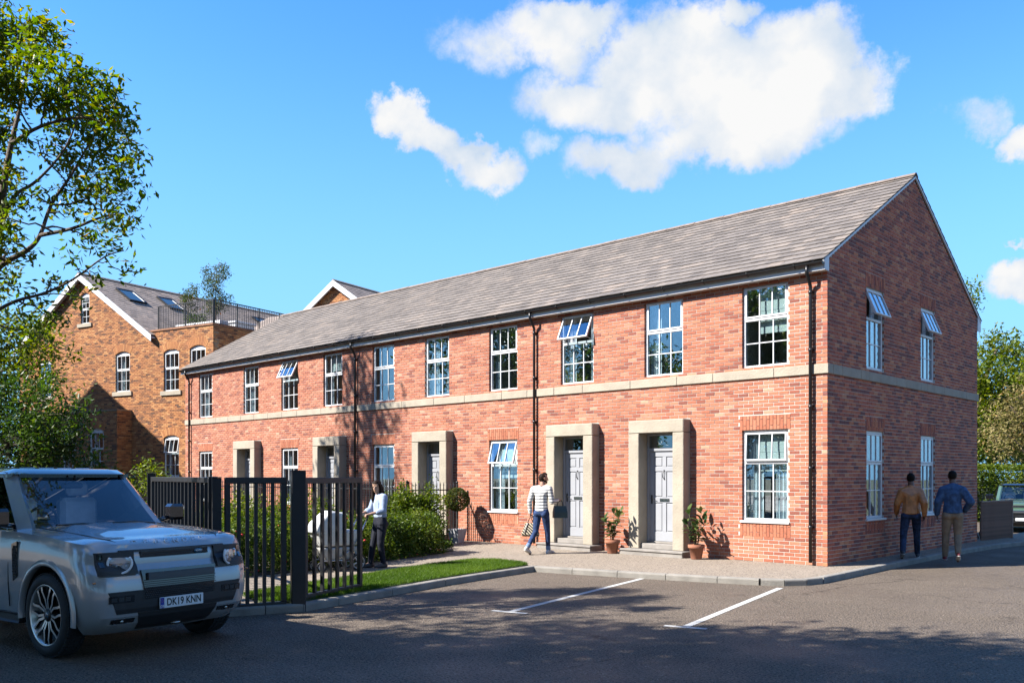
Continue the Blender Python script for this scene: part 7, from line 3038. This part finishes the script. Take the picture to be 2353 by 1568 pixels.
# the white pram in front of the woman (local: y forward)
PR_RZ = ANG(to_left)
FP = frame_of(W_LOC, PR_RZ)
pl = FP @ V((0.02, 0.36, 0.0))
pram = thing('pram', 'white hooded pram with a black handle on the path behind the black gate', 'pram', (pl.x, pl.y, 0.10), PR_RZ)
M['pramwhite'] = mat('white pram shell', (0.50, 0.50, 0.49), 0.4, var=0.04)
M['prambasket'] = mat('pale translucent basket', (0.34, 0.33, 0.31), 0.6, var=0.1)
f = Flesh()
f.hull(((-0.13, 0.22, 0.52), (0.06, 0.06, 0.06)), ((0.13, 0.22, 0.52), (0.06, 0.06, 0.06)), ((-0.13, 0.85, 0.50), (0.06, 0.06, 0.05)), ((0.13, 0.85, 0.50), (0.06, 0.06, 0.05)),
       ((-0.19, 0.16, 0.70), 0.03), ((0.19, 0.16, 0.70), 0.03), ((-0.19, 0.98, 0.72), 0.03), ((0.19, 0.98, 0.72), 0.03))
f.fuse('pram_tub', M['pramwhite'], pram, 0.011, 4)
f = Flesh()
f.hull(((-0.19, 0.50, 0.74), 0.035), ((0.19, 0.50, 0.74), 0.035), ((-0.19, 1.02, 0.74), 0.035), ((0.19, 1.02, 0.74), 0.035), ((-0.16, 0.50, 1.02), 0.06), ((0.16, 0.50, 1.02), 0.06), ((-0.15, 0.72, 1.04), 0.07), ((0.15, 0.72, 1.04), 0.07), ((-0.17, 0.95, 0.86), 0.06), ((0.17, 0.95, 0.86), 0.06))
f.fuse('pram_hood', M['pramwhite'], pram, 0.011, 4)
k = MB()
k.bevbox(-0.215, 0.215, 0.13, 1.03, 0.715, 0.74, 0.008)
k.build('pram_rim', M['pramwhite'], pram)
f = Flesh()
f.hull(((-0.13, 0.25, 0.24), 0.04), ((0.13, 0.25, 0.24), 0.04), ((-0.13, 0.8, 0.24), 0.04), ((0.13, 0.8, 0.24), 0.04), ((-0.17, 0.18, 0.41), 0.03), ((0.17, 0.18, 0.41), 0.03), ((-0.17, 0.9, 0.41), 0.03), ((0.17, 0.9, 0.41), 0.03))
f.fuse('basket', M['prambasket'], pram, 0.012, 3)
for s in (-1, 1):
    k = MB()
    k.tube([(s * 0.20, 0.02, 0.93), (s * 0.21, 0.14, 0.70), (s * 0.22, 0.33, 0.40), (s * 0.22, 0.22, 0.20)], 0.015, 7)
    k.tube([(s * 0.20, 0.22, 0.20), (s * 0.19, 0.9, 0.20)], 0.013, 7)
    k.tube([(s * 0.22, 0.33, 0.40), (s * 0.2, 0.62, 0.21)], 0.011, 6)
    k.build('chassis_tube', M['chrome'], pram)


def pram_wheel(x, y, r, w):
    Q = T(x, y, r) @ Matrix.Rotation(R(90), 4, 'Y')
    e = thing_part('wheel', pram, None)
    b = MB()
    b.lathe([(r - 0.03, -w), (r - 0.006, -w), (r, -w * 0.5), (r, w * 0.5), (r - 0.006, w), (r - 0.03, w)], 32, 0, Q, close=True)
    b.build('tyre', M['tyre'], e)
    b = MB()
    b.lathe([(r - 0.045, -w * 0.7), (r - 0.031, -w * 0.8), (r - 0.031, w * 0.8), (r - 0.045, w * 0.7)], 32, 0, Q, close=True)
    b.lathe([(0.0, -w), (0.025, -w), (0.028, 0), (0.025, w), (0, w)], 16, 0, Q)
    for i in range(5):
        A = Q @ Matrix.Rotation(2 * math.pi * i / 5, 4, 'Z')
        b.box(0.02, r - 0.04, -0.012, 0.012, -w * 0.6, w * 0.6, 0, A)
    b.build('rim', M['sole'], e)


for s in (-1, 1):
    pram_wheel(s * 0.25, 0.22, 0.155, 0.020)
    pram_wheel(s * 0.18, 0.92, 0.095, 0.016)
    k = MB()
    k.tube([(s * 0.18, 0.92, 0.095), (s * 0.205, 0.90, 0.15), (s * 0.19, 0.88, 0.21)], 0.010, 6)
    k.build('fork', M['chrome'], pram)
k = MB()
k.tube([(-0.20, 0.02, 0.93), (-0.20, -0.01, 0.985), (-0.12, -0.005, 1.01), (0.12, -0.005, 1.01), (0.20, -0.01, 0.985), (0.20, 0.02, 0.93)], 0.017, 8)
k.build('handle', M['cartrim'], pram)

# pots
M['terracotta'] = mat('terracotta', (0.27, 0.105, 0.058), 0.85, var=0.15, scale=7, bump=0.2)
M['whitepot'] = mat('pale grey pot', (0.58, 0.58, 0.60), 0.5, var=0.05)
M['bigleaf'] = leaf_mat('glossy plant leaf', [(0.0, (0.02, 0.045, 0.018)), (0.5, (0.05, 0.09, 0.025)), (0.85, (0.12, 0.15, 0.035)), (1.0, (0.22, 0.21, 0.06))], 0.2, 0.28)
M['stem'] = mat('green brown stem', (0.10, 0.09, 0.04), 0.8)


def leaf_mesh(L_, w, name, m):
    b = MB(True)
    prof = [(0.0, 0.06), (0.2, 0.6), (0.45, 1.0), (0.7, 0.86), (0.9, 0.42), (1.0, 0.03)]
    vs = []
    for (t, q) in prof:
        dz = -0.25 * t * t * L_
        vs += [(-q * w, t * L_, dz + 0.15 * w * q), (0, t * L_, dz), (q * w, t * L_, dz + 0.15 * w * q)]
    fs = []
    for i in range(len(prof) - 1):
        for j in (0, 1):
            p_ = i * 3 + j
            fs.append([p_, p_ + 1, p_ + 4, p_ + 3])
    b.tone = 0.5
    b.add(vs, fs)
    return b.mesh(name, m)


def object_leaf_mat(name, stops):
    m = leaf_mat(name, stops, 0.2, 0.28)
    N, L = m.node_tree.nodes, m.node_tree.links
    at = [n for n in N if n.type == 'ATTRIBUTE'][0]
    oi = N.new('ShaderNodeObjectInfo')
    for l in list(at.outputs['Fac'].links):
        to = l.to_socket
        L.remove(l)
        L.new(oi.outputs['Random'], to)
    return m


M['bigleaf1'] = object_leaf_mat('glossy plant leaf single', [(0.0, (0.018, 0.045, 0.018)), (0.5, (0.045, 0.085, 0.025)), (0.85, (0.11, 0.14, 0.035)), (1.0, (0.20, 0.20, 0.06))])
lm = leaf_mesh(0.17, 0.045, 'leaf', M['bigleaf1'])


def pot_plant(label, x, y, seed):
    rnd = random.Random(seed)
    g = thing('potted_plant', label, 'potted plant', (x, y, 0.10), 0, 'terracotta potted plants by the doors')
    b = MB()
    b.lathe([(0.0, 0.0), (0.105, 0.0), (0.112, 0.01), (0.150, 0.235), (0.170, 0.237), (0.174, 0.245), (0.176, 0.30), (0.170, 0.308), (0.155, 0.306), (0.150, 0.27), (0.0, 0.27)], 28)
    pt = b.build('pot', M['terracotta'], g)
    MB().lathe([(0.0, 0.285), (0.152, 0.28)], 20).build('soil', M['soil'], pt)
    for s in range(7):
        a = s * 1.0 + rnd.uniform(0, 0.6)
        h = rnd.uniform(0.35, 0.80)
        le = rnd.uniform(0.10, 0.33)
        pts = [V((0.03 * math.cos(a), 0.03 * math.sin(a), 0.27)), V((le * 0.4 * math.cos(a), le * 0.4 * math.sin(a), 0.27 + h * 0.5)), V((le * math.cos(a), le * math.sin(a), 0.27 + h))]
        k = MB()
        k.tube(pts, [0.009, 0.007, 0.004], 6)
        k.build('stem', M['stem'], g)
        nl = 14
        for q in range(nl):
            t = 0.22 + 0.78 * q / (nl - 1)
            w = pts[0].lerp(pts[1], min(1, t * 2)) if t < 0.5 else pts[1].lerp(pts[2], t * 2 - 1)
            o = link('leaf', lm, g)
            o.location = w
            o.rotation_euler = (rnd.uniform(-0.2, 0.8) + (0.5 if q > nl - 4 else 0), rnd.uniform(-0.3, 0.3), q * 2.4 + rnd.uniform(-0.3, 0.3))
            sc_ = rnd.uniform(0.7, 1.2)
            o.scale = (sc_, sc_, sc_)
    return g


pot_plant('leafy plant in a terracotta pot between the two nearest door surrounds', -4.80, -0.50, 3)
pot_plant('leafy plant in a terracotta pot right of the nearest door, its shadow on the brick', -2.66, -0.42, 8)
# the mint green car behind the slatted fence
gl_ = site(16.75, 29.6)
suv2 = make_suv('green_suv', 'mint green off-road car parked behind the brown slatted fence at the right edge', M['mint'], (gl_.x, gl_.y, 0), math.atan2((-AHEAD + RIGHT * -0.50).y, (-AHEAD + RIGHT * -0.50).x), detailed=False)
suv2.scale = (0.84, 0.84, 0.82)
far = site(17.3, 35.2)
